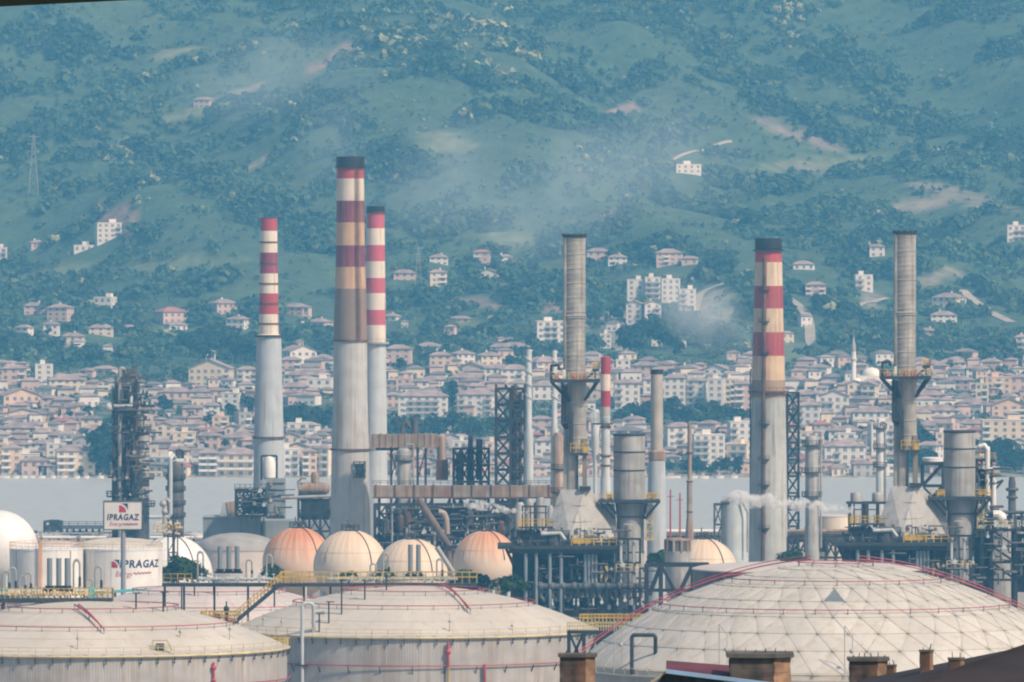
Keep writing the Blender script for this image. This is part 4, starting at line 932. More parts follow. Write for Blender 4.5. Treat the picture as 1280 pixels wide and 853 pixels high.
    f.part('burner_header', mb, 'frame')
    mb = MB()
    for i in range(9):
        px = 676+i*14.5; mb.tube([(x3(px), -9, z3(735)), (x3(px), -9, z3(744)), (x3(px+4), -9, z3(749)), (x3(px+8), -9, z3(744)), (x3(px+8), -9, z3(737))], .45, 6)
    f.part('burner_loops', mb, 'dkgrey')
    for px, w in ((690, 3), (717, 2), (722, 3), (741, 2.5), (771, 2.5), (789, 2)): mb = MB(); mb.ball((x3(px), -9.9, z3(753)), w*f.s*.6, 8, 5, sz=1.8); mb.cyl((x3(px), -9.9, z3(753)), (x3(px), -9.9, z3(746)), .2, n=6); f.part('burner_valve', mb, 'pale')
    mb = MB(); mb.box(x3(667), x3(810), -8, 4, -1, z3(757)); mb.box(x3(667), x3(812), -9.5, -8.5, z3(739), z3(737))
    for px in range(668, 812, 18): mb.bar((x3(px), -9.7, -1), (x3(px), -9.7, z3(728)), .5)
    mb.box(x3(752), x3(766), -6, -2, z3(700), z3(672)); f.part('lower_frame', mb, 'black', smooth=0)
    mb = MB(); mb.bar((x3(755), -8, z3(725)), (x3(766), -8, z3(706)), .7); mb.bar((x3(751), -8, z3(726)), (x3(751), -8, z3(706)), .6); mb.bar((x3(766), -8, z3(726)), (x3(757), -8, z3(706)), .7); f.part('yellow_stair', mb, 'ypale', smooth=0)
    clutter(f, 640+dx, 768+dx, 660+dy, 679+dy, 34, (-9, -4), 31, ('dkgrey', 'frame', 'frame', 'pale'))
    c0 = f.zb; clutter(f, 660+dx, 806+dx, 694+dy, 766+dy, 55, (-10, -7), 32, ('dkgrey', 'steel', 'black', 'pale'))
    # frame tower in front of the wide stack
    q = T('frame_tower', f'black open frame tower carrying a small grey drum, {who}', 'steel frame', 790+dx, d-9, group='frame towers beside wide stacks'); x4 = lambda p: q.x(p+dx); z4 = lambda p: q.z(p+dy)
    mb = MB(); mb.lattice(x4(770), x4(800), -2.5, 2.5, -1, z4(674), 5, .42, .25, False, 2); q.part('frame', mb, 'black', smooth=0)
    mb = MB(); mb.lathe([(6.5*q.s, z4(672)), (7*q.s, z4(671)), (7*q.s, z4(656)), (5*q.s, z4(655))], x4(786), 0, 18); q.part('drum', mb, 'grey')
    for px in (776, 784, 792): mb = MB(); mb.cyl((x4(px), -1.5, -1), (x4(px), -1.5, z4(676)), .4, n=8); q.part('pipe', mb, 'pale')
    mb = MB(); mb.rail([(x4(770), -2.7, z4(713)), (x4(800), -2.7, z4(713))], 1.5, 1.4, .1); q.part('railing', mb, 'ypale', smooth=0)
furnace(0, 0, 'left one of the two', 0)
furnace(413, -4, 'right one of the two', 0)
# ------------------------------------------------------------------ truss frame and silo between the units and the dome
t = T('truss_frame', 'black braced truss frame beside the left furnace, over the dome edge', 'steel frame', 847, 1900)
mb = MB(); z0, z1 = t.z(790), t.z(706)
for px in (808, 826, 866, 884): mb.bar((t.x(px), -3, -1), (t.x(px), -3, z1), .9); mb.bar((t.x(px), 3, -1), (t.x(px), 3, z1), .9)
for y in (-3, 3):
    mb.bar((t.x(807), y, z1), (t.x(886), y, z1), .8); mb.bar((t.x(807), y, t.z(738)), (t.x(886), y, t.z(738)), .5)
    for a, b in ((826, 812), (826, 846), (866, 848), (866, 884)): mb.bar((t.x(a), y, z1), (t.x(b), y, t.z(744)), .75)
t.part('frame', mb, 'black', smooth=0)
t = T('silo', 'small grey silo with dark slotted crown behind the black truss frame', 'silo', 847, 1918)
mb = MB(); mb.lathe([(2*t.s, t.z(760)), (13*t.s, t.z(742)), (15.8*t.s, t.z(735)), (15.8*t.s, t.z(689))], n=28); mb.lathe([(2.2*t.s, -1), (2.2*t.s, t.z(757))], n=12); t.part('body', mb, 'grey')
mb = MB(); mb.lathe([(15*t.s, t.z(689)+.01), (15*t.s, t.z(676))], n=28); t.part('louvre_band', mb, 'dkgrey')
mb = MB(); mb.lathe([(16.2*t.s, t.z(676)), (16.2*t.s, t.z(674)), (3*t.s, t.z(672))], n=28)
for i in range(10): a = i*.628; mb.bar((*circ(15.6*t.s, a), t.z(690)), (*circ(15.6*t.s, a), t.z(675)), .5)
t.part('crown_ring', mb, 'rusty')
# ------------------------------------------------------------------ spheres
def sphere_mat(name, low, top, streak):
    m, nt, N, L = nodes(name); b = N['Principled BSDF']; tc = N.new('ShaderNodeTexCoord'); MATS[name] = m
    s = N.new('ShaderNodeSeparateXYZ'); mp = N.new('ShaderNodeMapping'); mp.inputs['Location'].default_value = (-.5, -.5, 0); L.new(tc.outputs['Generated'], mp.inputs[0]); L.new(mp.outputs[0], s.inputs[0])
    at = N.new('ShaderNodeMath'); at.operation = 'ARCTAN2'; L.new(s.outputs[1], at.inputs[0]); L.new(s.outputs[0], at.inputs[1])
    cb = N.new('ShaderNodeCombineXYZ'); L.new(at.outputs[0], cb.inputs[0]); L.new(s.outputs[2], cb.inputs[2])
    run = noise(nt, mapping(nt, cb.outputs[0], (7, 1, .9)), 1, 4); wide = noise(nt, mapping(nt, cb.outputs[0], (2.2, 1, 1.2)), 1, 3)
    ad = N.new('ShaderNodeMath'); ad.operation = 'MULTIPLY_ADD'; L.new(wide, ad.inputs[0]); ad.inputs[1].default_value = .5; L.new(s.outputs[2], ad.inputs[2])
    c = mixc(nt, ramp(nt, ad.outputs[0], .78, 1.12), low, top)
    mu = N.new('ShaderNodeMath'); mu.operation = 'MULTIPLY'; L.new(ramp(nt, run, .48, .64), mu.inputs[0]); L.new(ramp(nt, s.outputs[2], .45, .95), mu.inputs[1])
    L.new(mixc(nt, mu.outputs[0], c, streak), b.inputs['Base Color']); b.inputs['Roughness'].default_value = .6
    return m
def lpg_sphere(px, py, r, d, m, label, seams=True, apex=True):
    t = T('gas_sphere', label, 'storage sphere', px, d, group='gas storage spheres'); s = t.s; zc = t.z(py); rr = r*s
    mb = MB(); mb.ball((0, 0, zc), rr, 48, 28); t.part('shell', mb, m)
    mb = MB()
    for i in range(8): a = i*.785+.3; mb = MB(); mb.cyl((*circ(rr*.78, a), -1), (*circ(rr*.78, a), zc-rr*.6), .45, n=10); t.part('leg', mb, 'pale')
    if seams:
        for ang, mm in ((-2.3, 'grey'), (-.95, 'rust')):
            mb = MB(); P = [(math.cos(ang)*rr*1.012*math.sin(u), math.sin(ang)*rr*1.012*math.sin(u), zc+rr*1.012*math.cos(u)) for u in np.linspace(.06, 1.45, 14)]
            mb.tube(P, .13, 6); t.part('spray_pipe', mb, mm)
        mb = MB(); mb.torus(0, 0, zc+rr*math.cos(1.15), rr*math.sin(1.15)+.02, .05, 48, 4); t.part('spray_ring', mb, 'ypale')
    if apex:
        mb = MB(); plat(mb, 0, 0, zc+rr+.1, rr*.24, 12); t.part('top_platform', mb, 'steel', smooth=0)
        mb = MB(); mb.tube([(.8, 0, zc+rr), (.8, 0, zc+rr+1.6)], .3); mb.tube([(-.6, .5, zc+rr), (-.6, .5, zc+rr+2.6)], .16); mb.ball((.2, 0, zc+rr+1.2), .55, 8, 5); t.part('relief_valves', mb, 'dkgrey')
    return t
lpg_sphere(-2, 688, 50, 2050, 'white', 'large clean white gas sphere at the left edge', False, False)
lpg_sphere(372, 703, 44, 2160, sphere_mat('orange_sphere', (.72, .53, .39), (.62, .27, .13), (.36, .14, .08)), 'most orange rusty gas sphere, left end of the row of four')
lpg_sphere(438, 709, 46.5, 2118, sphere_mat('cream_sphere', (.72, .62, .50), (.70, .56, .42), (.55, .38, .25)), 'clean cream gas sphere with dark pipes, below the tallest chimney')
lpg_sphere(514, 719, 46, 2070, MATS['cream_sphere'], 'cream gas sphere behind the grey vent ducts of the walkway')
lpg_sphere(607, 704, 41, 2110, sphere_mat('streaked_sphere', (.72, .58, .45), (.64, .34, .19), (.40, .18, .10)), 'rust streaked gas sphere standing alone, left of the furnace legs')
lpg_sphere(880, 715, 42, 2080, MATS['cream_sphere'], 'cream gas sphere behind the small grey silo')
lpg_sphere(216, 720, 50, 2100, 'white', 'white gas sphere behind the lettered tank and bushes')
# ------------------------------------------------------------------ plain tanks behind
def flat_tank(px, d, yt, w, label, shell='white', rf='greyroof', rise=.12, rib=False, group='plain round tanks', name='storage_tank'):
    t = T(name, label, 'tank', px, d, group=group); r = w*t.s; z = t.z(yt); mb = MB()
    mb.lathe([(r, -1), (r, z)], n=64); t.part('shell', mb, shell)
    mb = MB(); mb.lathe([(r*1.01, z+.01), (r*1.01, z+.25)]+[(r*math.cos(u), z+.25+r*rise*math.sin(u)) for u in np.linspace(.1, 1.55, 8)], n=64); t.part('roof', mb, rf)
    return t, r, z
flat_tank(296, 2200, 688, 52, 'low grey domed tank left of the orange sphere', 'roofpink', 'greyroof', .40)
flat_tank(150, 2260, 690, 66, 'pinkish flat tank roof behind the sign board', 'roofpink', 'roofpink', .25)
flat_tank(72, 2300, 684, 34, 'pale tank behind the white tank at far left', 'roofpink', 'roofpink', .2)
flat_tank(232, 2480, 677, 40, 'low pinkish tank beyond the short dark column', 'roofpink', 'roofpink', .25)
flat_tank(34, 2480, 676, 30, 'low pale tank near the water at the far left', 'roofpink', 'greyroof', .2)
flat_tank(112, 2500, 678, 34, 'low grey tank below the loading jetty', 'concrete', 'greyroof', .3)
flat_tank(1008, 1722, 712, 142, 'wide pale tank rim showing just behind the dome', 'dkgrey', 'roofpink', .05)
flat_tank(1000, 2470, 668, 30, 'low pale tank near the water right of the thick striped chimney', 'roofpink', 'greyroof', .2)
flat_tank(850, 2480, 690, 40, 'low pale tank behind the cream sphere and silo', 'roofpink', 'greyroof', .2)
flat_tank(1044, 2350, 646, 26, 'beige flat topped tank behind the steam plume', 'cream', 'roofpink', .08)
flat_tank(1250, 2005, 664, 30, 'grey tank behind dark braces at the right edge', 'grey', 'greyroof', .1)
flat_tank(760, 2220, 672, 50, 'low pale tank behind the left furnace', 'roofpink', 'greyroof', .1)
t, r, z = flat_tank(918, 2220, 628, 17, 'grey cylinder tank with pipe frame left of the thick chimney', 'pale', 'greyroof', .15)
mb = MB(); mb.lattice(t.x(893), t.x(902), -3, 3, -1, t.z(630), 5, .35, .2); mb.bar((t.x(893), -3, t.z(631)), (t.x(930), -3, t.z(627)), .5); t.part('pipe_frame', mb, 'frame', smooth=0)
mb = MB(); mb.tube([(t.x(902), -4, t.z(626)), (t.x(912), -4, t.z(622)), (t.x(925), -4, t.z(622)), (t.x(934), -4, t.z(640)), (t.x(934), -4, t.z(690))], .3); mb.rail([(t.x(904), -3, z+.3), (t.x(932), -3, z+.3)], 1.2, 1.5, .07); t.part('top_pipe', mb, 'grey')
t, r, z = flat_tank(1166, 2010, 574, 13, 'white drum raised on dark braces behind the right wide stack', 'white', 'white', .1)
mb = MB(); mb.box(-15*t.s, 15*t.s, -4, 4, t.z(580), t.z(577)); mb.lattice(-13*t.s, 13*t.s, -3.6, 3.6, t.z(690), t.z(580), 4, .5, .4); t.part('support_frame', mb, 'steel', smooth=0)
for o in t.o.children:
    if o.name.startswith('shell'):
        for v_ in o.data.vertices:
            if v_.co.z < 0: v_.co.z = t.z(577)
# ------------------------------------------------------------------ the lettered tanks and the sign
def text_mesh(s, size, shear=0, bold=0):
    cu = bpy.data.curves.new('lettering', 'FONT'); cu.body = s; cu.size = size; cu.shear = shear; cu.offset = bold; cu.extrude = .02; cu.align_x = 'LEFT'; cu.resolution_u = 3; cu.space_character = 1.16
    o = bpy.data.objects.new('lettering', cu); C.objects.link(o); bpy.context.view_layer.update()
    me = bpy.data.meshes.new_from_object(o.evaluated_get(bpy.context.evaluated_depsgraph_get())); bpy.data.objects.remove(o); bpy.data.curves.remove(cu)
    return me
def fit(me, x0, x1, z0, z1, f):
    """lettering scaled into a box on a wall, then bent by f(x, z, out) onto the surface"""
    co = np.array([v.co[:] for v in me.vertices]); a, b = co[:, :2].min(0), co[:, :2].max(0)
    for v in me.vertices:
        v.co = f(x0+(v.co.x-a[0])/(b[0]-a[0])*(x1-x0), z0+(v.co.y-a[1])/(b[1]-a[1])*(z1-z0), v.co.z)
    return me
def place_text(t, s, box, f, m, shear=0, bold=0, name='lettering'):
    me = fit(text_mesh(s, 1, shear, bold), *box, f); me.materials.clear(); me.materials.append(M[m])
    o = bpy.data.objects.new(name, me); C.objects.link(o); o.parent = t.o; return o
def emblem(t, x0, x1, z0, z1, f):
    w, h = x1-x0, z1-z0
    def poly(pts):
        n = len(pts); return MB().add([f(x0+u*w, z0+v*h, .02) for u, v in pts]+[f(x0+u*w, z0+v*h, -.02) for u, v in pts], [tuple(range(n)), tuple(range(2*n-1, n-1, -1))]+[(i, (i+1) % n, n+(i+1) % n, n+i) for i in range(n)])
    arc = lambda r, a0, a1, cx=1., cy=0., k=8: [(cx+r*math.cos(a0+(a1-a0)*i/k), cy+r*math.sin(a0+(a1-a0)*i/k)) for i in range(k+1)]
    t.part('red_emblem_leaf', poly([(0, 0), (.78, 0)]+arc(.80, .12, 1.571, 0, 0)[0:]), 'redink', smooth=0)
    t.part('navy_emblem_corner', poly([(.3, 1.), (1., 1.), (1., .2)]+arc(1.02, .21, 1.27, 0, 0)), 'navy', smooth=0)
def squiggle(t, x0, x1, z, a, f, m='redink'):
    mb = MB(); P = [f(x0+(x1-x0)*i/24, z+a*math.sin(i*1.35)*(1-.02*i)+a*.4*i/24, .05) for i in range(25)]
    for p, q in zip(P, P[1:]): mb.bar(p, q, .13)
    t.part('script_stroke', mb, m, smooth=0)
t = T('sign_board', 'white sign board on tall grey pole with red and navy emblem and bold lettering', 'sign', 154, 1900)
mb = MB(); x0, x1, z0, z1 = t.x(130.5), t.x(177.5), t.z(661.5), t.z(627.5); mb.box(x0, x1, -.4, .6, z0, z1); t.part('panel', mb, mat('sign_face', (.66, .63, .60), .5, 0, (.45,.42,.38), .3, .05), smooth=0)
mb = MB(); e = .28
for a in ((x0-e, x1+e, z1, z1+e), (x0-e, x1+e, z0-e, z0), (x0-e, x0, z0, z1), (x1, x1+e, z0, z1)): mb.box(a[0], a[1], -.5, .7, a[2], a[3])
t.part('rim', mb, 'frame', smooth=0)
mb = MB(); mb.cyl((0, .2, -1), (0, .2, z0-e), 3*t.s, n=16); t.part('pole', mb, mat('pole_paint', (.27, .29, .33), .5, .1, None, 0, .1))
fl = lambda x, z, o: (x, -.43-o, z)
place_text(t, 'IPRAGAZ', (t.x(134), t.x(174.5), t.z(650.5), t.z(642.5)), fl, 'navy', .12, .034)
place_text(t, 'Energy', (t.x(137), t.x(155), t.z(658.5), t.z(652.8)), fl, 'redink', .35, .004, 'tagline')
squiggle(t, t.x(155), t.x(173), t.z(655.3), .22, fl)
emblem(t, t.x(149), t.x(160), t.z(640.6), t.z(629.5), fl)
t, r, z = flat_tank(153, 1960, 687, 50, 'white round tank with navy lettering and emblem behind the sign pole', 'white', 'white', .04, group='white tanks at left')
f = lambda x, z_, o: ((r+.03+o)*math.sin(x/r), -(r+.03+o)*math.cos(x/r), z_)
ax = lambda px: r*math.asin(max(-.99, min(.99, t.x(px)/r)))
place_text(t, 'IPRAGAZ', (ax(152), ax(199), t.z(708.3), t.z(698.3)), f, 'navy', .12, .034)
place_text(t, 'Energy', (ax(147), ax(168), t.z(721), t.z(712.5)), f, mat and 'redink', .35, .002, 'tagline')
squiggle(t, ax(169), ax(190), t.z(715), .28, f)
emblem(t, ax(142), ax(151.5), t.z(708), t.z(698), f)
mb = MB(); [mb.bar((*circ(r, 6.283*i/32), z+.25), (*circ(r, 6.283*i/32), z+1.5), .09) for i in range(32)]; mb.torus(0, 0, z+1.5, r, .06, 48, 4); mb.torus(0, 0, z+.9, r, .05, 48, 4); t.part('roof_railing', mb, 'ypale', smooth=0)
t, r, z = flat_tank(58, 1955, 687, 46, 'white round tank with rusty orange pipe stripe at the left', 'white', 'white', .04, group='white tanks at left')
mb = MB(); [mb.bar((*circ(r, 6.283*i/28), z+.25), (*circ(r, 6.283*i/28), z+1.8), .09) for i in range(28)]; mb.torus(0, 0, z+1.8, r, .06, 48, 4); mb.torus(0, 0, z+1.0, r, .05, 48, 4); t.part('roof_railing', mb, 'orange', smooth=0)
a = math.asin(-5*t.s/r); mb = MB(); mb.box(-5*t.s-.45, -5*t.s+.45, -r*math.cos(a)-.5, -r*math.cos(a)+.4, 0, z+2); t.part('stripe_duct', mb, 'orange', smooth=0)
for px in (22, 90): xx = t.x(px); yy = -math.sqrt(max(r*r-xx*xx, 1))-.1; mb = MB(); mb.cyl((xx, yy, 5), (xx, yy, z), .12, n=6); t.part('conduit', mb, 'grey')
# ------------------------------------------------------------------ the big tanks in front
def roof_mat(name, col, run, spot):
    """sheet roof: broad tone, dirt runs fanning down from the crown, scattered stains"""
    m, nt, N, L = nodes(name); b = N['Principled BSDF']; tc = N.new('ShaderNodeTexCoord').outputs['Object']; s = N.new('ShaderNodeSeparateXYZ'); L.new(tc, s.inputs[0])
    at = N.new('ShaderNodeMath'); at.operation = 'ARCTAN2'; L.new(s.outputs[1], at.inputs[0]); L.new(s.outputs[0], at.inputs[1])
    cb = N.new('ShaderNodeCombineXYZ'); L.new(at.outputs[0], cb.inputs[0]); L.new(s.outputs[2], cb.inputs[2])
    r1 = ramp(nt, noise(nt, mapping(nt, cb.outputs[0], (13, 1, .22)), 1, 5), .46, .7); r2 = ramp(nt, noise(nt, tc, .07, 4), .35, .65); r3 = ramp(nt, noise(nt, tc, .35, 5), .56, .74)
    c = mixc(nt, r2, tuple(v*.90 for v in col), tuple(v*1.06 for v in col))
    mu = N.new('ShaderNodeMath'); mu.operation = 'MULTIPLY'; L.new(r1, mu.inputs[0]); mu.inputs[1].default_value = .6
    c = mixc(nt, mu.outputs[0], c, run); mu = N.new('ShaderNodeMath'); mu.operation = 'MULTIPLY'; L.new(r3, mu.inputs[0]); mu.inputs[1].default_value = .7
    L.new(mixc(nt, mu.outputs[0], c, spot), b.inputs['Base Color']); b.inputs['Roughness'].default_value = .65; M[name] = m
roof_mat('runroof', (.545, .50, .435), (.47, .42, .35), (.48, .38, .28)); roof_mat('runroofpink', (.58, .52, .48), (.47, .41, .37), (.47, .38, .33))
def cap_z(r, Rr, h):
    Rs = (Rr*Rr+h*h)/(2*h); return math.sqrt(max(Rs*Rs-r*r, 0))-(Rs-h)
def big_tank(px, d, Rr, yrim, yapex, label, roofm, rings, riser=(), girder=True, shellm='shell', name='storage_tank'):
    t = T(name, label, 'tank', px, d, group='large fixed roof tanks'); z = t.z(yrim); h = t.z(yapex)-z; n = 420
    mb = MB(); vs = []                                   # corrugated cladding
    for zz in (-2, z-.4):
        for i in range(n*2): a = math.pi*i/n; rr = Rr+(.014 if i % 2 else -.014); vs.append((*circ(rr, a), zz))
    mb.add(vs, [(i, (i+1) % (2*n), 2*n+(i+1) % (2*n), 2*n+i) for i in range(2*n)]); t.part('shell', mb, shellm, smooth=0)
    mb = MB(); prof = [(Rr+.35, z-.55), (Rr+.35, z-.05)]+[(Rr*(1-i/16)+.0, z+cap_z(Rr*(1-i/16), Rr, h)) for i in range(17)]
    mb.lathe(prof, n=120); roof = t.part('roof', mb, roofm, smooth=50)
    mb = MB(); k = 24
    for i in range(k):                                   # weld laps running down the roof plates
        a = 6.283*i/k; P = [(*circ(Rr*u, a), z+cap_z(Rr*u, Rr, h)+.012) for u in np.linspace(.12, .995, 7)]
        for p, q in zip(P, P[1:]): mb.bar(p, q, .12, .05)
    for u in (.3, .48, .66, .83): mb.torus(0, 0, z+cap_z(Rr*u, Rr, h), Rr*u, .05, 96, 4)
    t.part('plate_laps', mb, mat('plate_lap', (.47, .42, .36), .7), roof, smooth=0)
    zr = lambda x, y: z+cap_z(math.hypot(x, y), Rr, h)
    mb = MB(); st = 72
    for i in range(st): a = 6.283*(i+.5)/st; mb.bar((*circ(Rr+.25, a), z), (*circ(Rr+.25, a), z+1.5), .12)
    for zz in (1.5, .75): mb.torus(0, 0, z+zz, Rr+.25, .045, 144, 4)
    t.part('roof_railing', mb, 'ypale', smooth=0)
    mb = MB(); mb.torus(0, 0, z-.2, Rr+.45, .2, 144, 6); t.part('rim_angle', mb, 'ypale')
    mb = MB()
    for i in range(st):
        a = 6.283*(i+.5)/st; mb.bar((*circ(Rr+.45, a), z-.45), (*circ(Rr+.45, a), z-1.6), .16); mb.bar((*circ(Rr+.1, a), z-1.5), (*circ(Rr+.75, a), z-.5), .13)
    t.part('rim_brackets', mb, 'steel', smooth=0)
    for u, full in rings:                                # red foam lines on little stands
        mb = MB(); mb.torus(0, 0, zr(Rr*u, 0)+.85, Rr*u, .11, 144, 6)
        c = int(34*u)+8
        t.part('foam_pipe', mb, 'red')
        mb = MB()
        for i in range(c): a = 6.283*(i+.3)/c; mb.bar((*circ(Rr*u, a), zr(Rr*u, 0)-.1), (*circ(Rr*u, a), zr(Rr*u, 0)+.8), .12)
        t.part('pipe_stands', mb, 'dkgrey', smooth=0)
    mb = MB(); zz = z-5.8; mb.torus(0, 0, zz, Rr+.55, .13, 144, 6); t.part('cooling_pipe', mb, 'red')
    mb = MB()
    for i in range(36): a = 6.283*i/36; mb.bar((*circ(Rr, a), zz-1.6), (*circ(Rr+.75, a), zz-.2), .16)
    t.part('pipe_brackets', mb, 'steel', smooth=0)
    for P in riser:
        mb = MB(); mb.tube([(x, y, zr(x, y)+dz) for x, y, dz in P], .14, 6); t.part('foam_riser', mb, 'red')
        mb = MB()
        for (x, y, dz), (x2, y2, dz2) in zip(P, P[1:]):
            for u in (.25, .75): xx, yy = x+(x2-x)*u, y+(y2-y)*u; mb.bar((xx, yy, zr(xx, yy)-.1), (xx, yy, zr(xx, yy)+.8), .12)
        t.part('pipe_stands', mb, 'dkgrey', smooth=0)
    return t, Rr, z, h, zr
def roof_pt(tank, px, py):
    """where the sight line through a photo pixel meets a tank's roof, in world metres"""
    t, Rr, z, h, zr = tank; X0 = t.o.location.x; Y0 = t.d
    for y in np.arange(-Rr, Rr, .25):
        d = Y0+y; X = PX(px, d); x = X-X0
        if x*x+y*y < Rr*Rr and PZ(py, d) <= zr(x, y)+t.zb: return V((X, d, zr(x, y)+t.zb))
    return V((PX(px, Y0-Rr), Y0-Rr, z+t.zb))
def rp(tank, px, py, dz=.9): p = roof_pt(tank, px, py); t = tank[0]; return (p.x-t.o.location.x, p.y-t.d, dz)
TL = big_tank(112, 1600, 37.5, 808, 751, 'large cream roofed tank at the lower left with the pump gangway on top', 'runroof', ((.45, 1), (.74, 1)))
TM = big_tank(518, 1740, 37.5, 786, 733, 'large cream roofed tank in the middle, left of the geodesic dome', 'runroof', ((.4, 1), (.67, 1)))
T3 = big_tank(262, 1852, 34, 775, 730, 'pinkish tank roof partly hidden behind the two front left tanks', 'runroofpink', ((.5, 1), (.8, 1)))
def risers(tank, lists):
    t, Rr, z, h, zr = tank
    for L_ in lists:
        P = [rp(tank, *p) for p in L_]; mb = MB(); Q = []
        for a, b in zip(P, P[1:]):
            for i in range(6): u = i/6; x, y = a[0]+(b[0]-a[0])*u, a[1]+(b[1]-a[1])*u; Q.append((x, y, zr(x, y)+.9))
        Q.append((P[-1][0], P[-1][1], zr(*P[-1][:2])+.9)); mb.tube(Q, .15, 6); t.part('foam_riser', mb, 'red')
        mb = MB()
        for q in Q[::3]: mb.bar((q[0], q[1], q[2]-.95), q, .12)
        t.part('pipe_stands', mb, 'dkgrey', smooth=0)
risers(TL, [[(93,762),(130,793)], [(98,762),(126,789)]])
risers(TM, [[(548,735),(588,768)], [(553,735),(584,766)]])
# mast pipe, vents and fittings fixed on the tanks
t, Rr, z, h, zr = TM
mb = MB(); P0 = V((t.x(382.5), -Rr-.0, 0)); x = t.x(382.5); yy = -math.sqrt(Rr*Rr-x*x)-1.2
s2 = K*(t.d+yy); zz = lambda py: PZ(py, t.d+yy)-t.zb
mb.tube([(x, yy, -1), (x, yy, zz(757)), (x+.5, yy, zz(754.5)), (x+14*s2-.5, yy, zz(754.5)), (x+14*s2, yy, zz(757)), (x+14*s2, yy+1.5, zz(790))], .36, 10); t.part('foam_mast', mb, 'pale')
mb = MB(); mb.box(x-1.6, x+1.2, yy-.6, yy+.6, zz(833), zz(831)); t.part('mast_clamp', mb, 'steel', smooth=0)
mb = MB(); x = t.x(562); yy = -math.sqrt(Rr*Rr-x*x)-.7; mb.cyl((x, yy, -1), (x, yy, z-6), .22, n=8); t.part('yellow_riser', mb, 'yellow')
mb = MB(); mb.cyl((x, yy, z-6), (x, yy, z-1), .3, n=8); mb.ball((x, yy, z-3), .6, 8, 6); t.part('hydrant', mb, 'red')
mb = MB(); x = t.x(606.5); yy = -math.sqrt(Rr*Rr-x*x)-.8; mb.cyl((x, yy, -1), (x, yy, z-5.6), .3, n=8); t.part('red_riser', mb, 'red')
for px, py, hh in ((474,752,1),):
    pass
t, Rr, z, h, zr = TL
mb = MB(); x = t.x(274); yy = -math.sqrt(Rr*Rr-x*x)-.6; mb.cyl((x, yy, -1), (x, yy, z-6), .2, n=8); t.part('yellow_riser', mb, 'yellow')
mb = MB(); mb.cyl((x, yy, z-6.2), (x, yy, z-1.6), .22, n=8); mb.ball((x, yy, z-2.6), .55, 8, 6); mb.ball((x, yy, z-5), .45, 8, 6); t.part('hydrant', mb, 'red')
mb = MB(); x = t.x(154); yy = -math.sqrt(Rr*Rr-x*x)-.7; mb.cyl((x, yy, -1), (x, yy, z-5.6), .3, n=8); t.part('red_riser', mb, 'red')
# roof hatch with little handrail
p = rp(TL, 200, 812); x, y, _ = p; mb = MB(); mb.cyl((x, y, zr(x, y)-.1), (x, y, zr(x, y)+1.1), .8, n=14); t.part('roof_hatch', mb, 'steel')
mb = MB(); mb.tube([(x-1.6, y, zr(x, y)), (x-1.3, y, zr(x, y)+1.7), (x+1.3, y, zr(x, y)+1.7), (x+2.3, y-1, zr(x, y)-.1)], .12, 6); mb.rail([(x-1.5, y-.9, zr(x, y-.9)), (x+2, y-.9, zr(x, y-.9))], 1.2, 1, .08); t.part('hatch_handrail', mb, 'ypale')
# little masts on roofs
for tank, L_ in ((TL, ((97,812,24),(287,800,24),(225,797,12))), (TM, ((562,790,22),(329,782,14),(352,784,12),(640,788,10)))):
    t, Rr, z, h, zr = tank
    for px, py, hp in L_:
        x, y, _ = rp(tank, px, py); mb = MB(); mb.cyl((x, y, zr(x, y)-.1), (x, y, zr(x, y)+hp*t.s), .09, .05, 6); mb.ball((x, y, zr(x, y)+hp*t.s*.55), .3, 8, 5); t.part('lightning_rod', mb, 'grey')
# yellow rim stage at the right end of the left tank, and gauge stage on the middle one
t = T('access_stage', 'yellow railed stage at the rim between the two cream tanks', 'platform', 336, 1615, PZ(806, 1615)); mb = MB()
mb.box(t.x(316), t.x(362), -2, 2, -.25, 0)
for px in (318, 330, 342, 354): mb.bar((t.x(px), 1.5, -6), (t.x(px), 1.5, -.25), .25)
t.part('deck', mb, 'steel', smooth=0)
mb = MB(); mb.rail([(t.x(316), 2, 0), (t.x(316), -2, 0), (t.x(362), -2, 0), (t.x(362), 2, 0), (t.x(316), 2, 0)], 1.3, .9, .09); t.part('railing', mb, 'yellow', smooth=0)
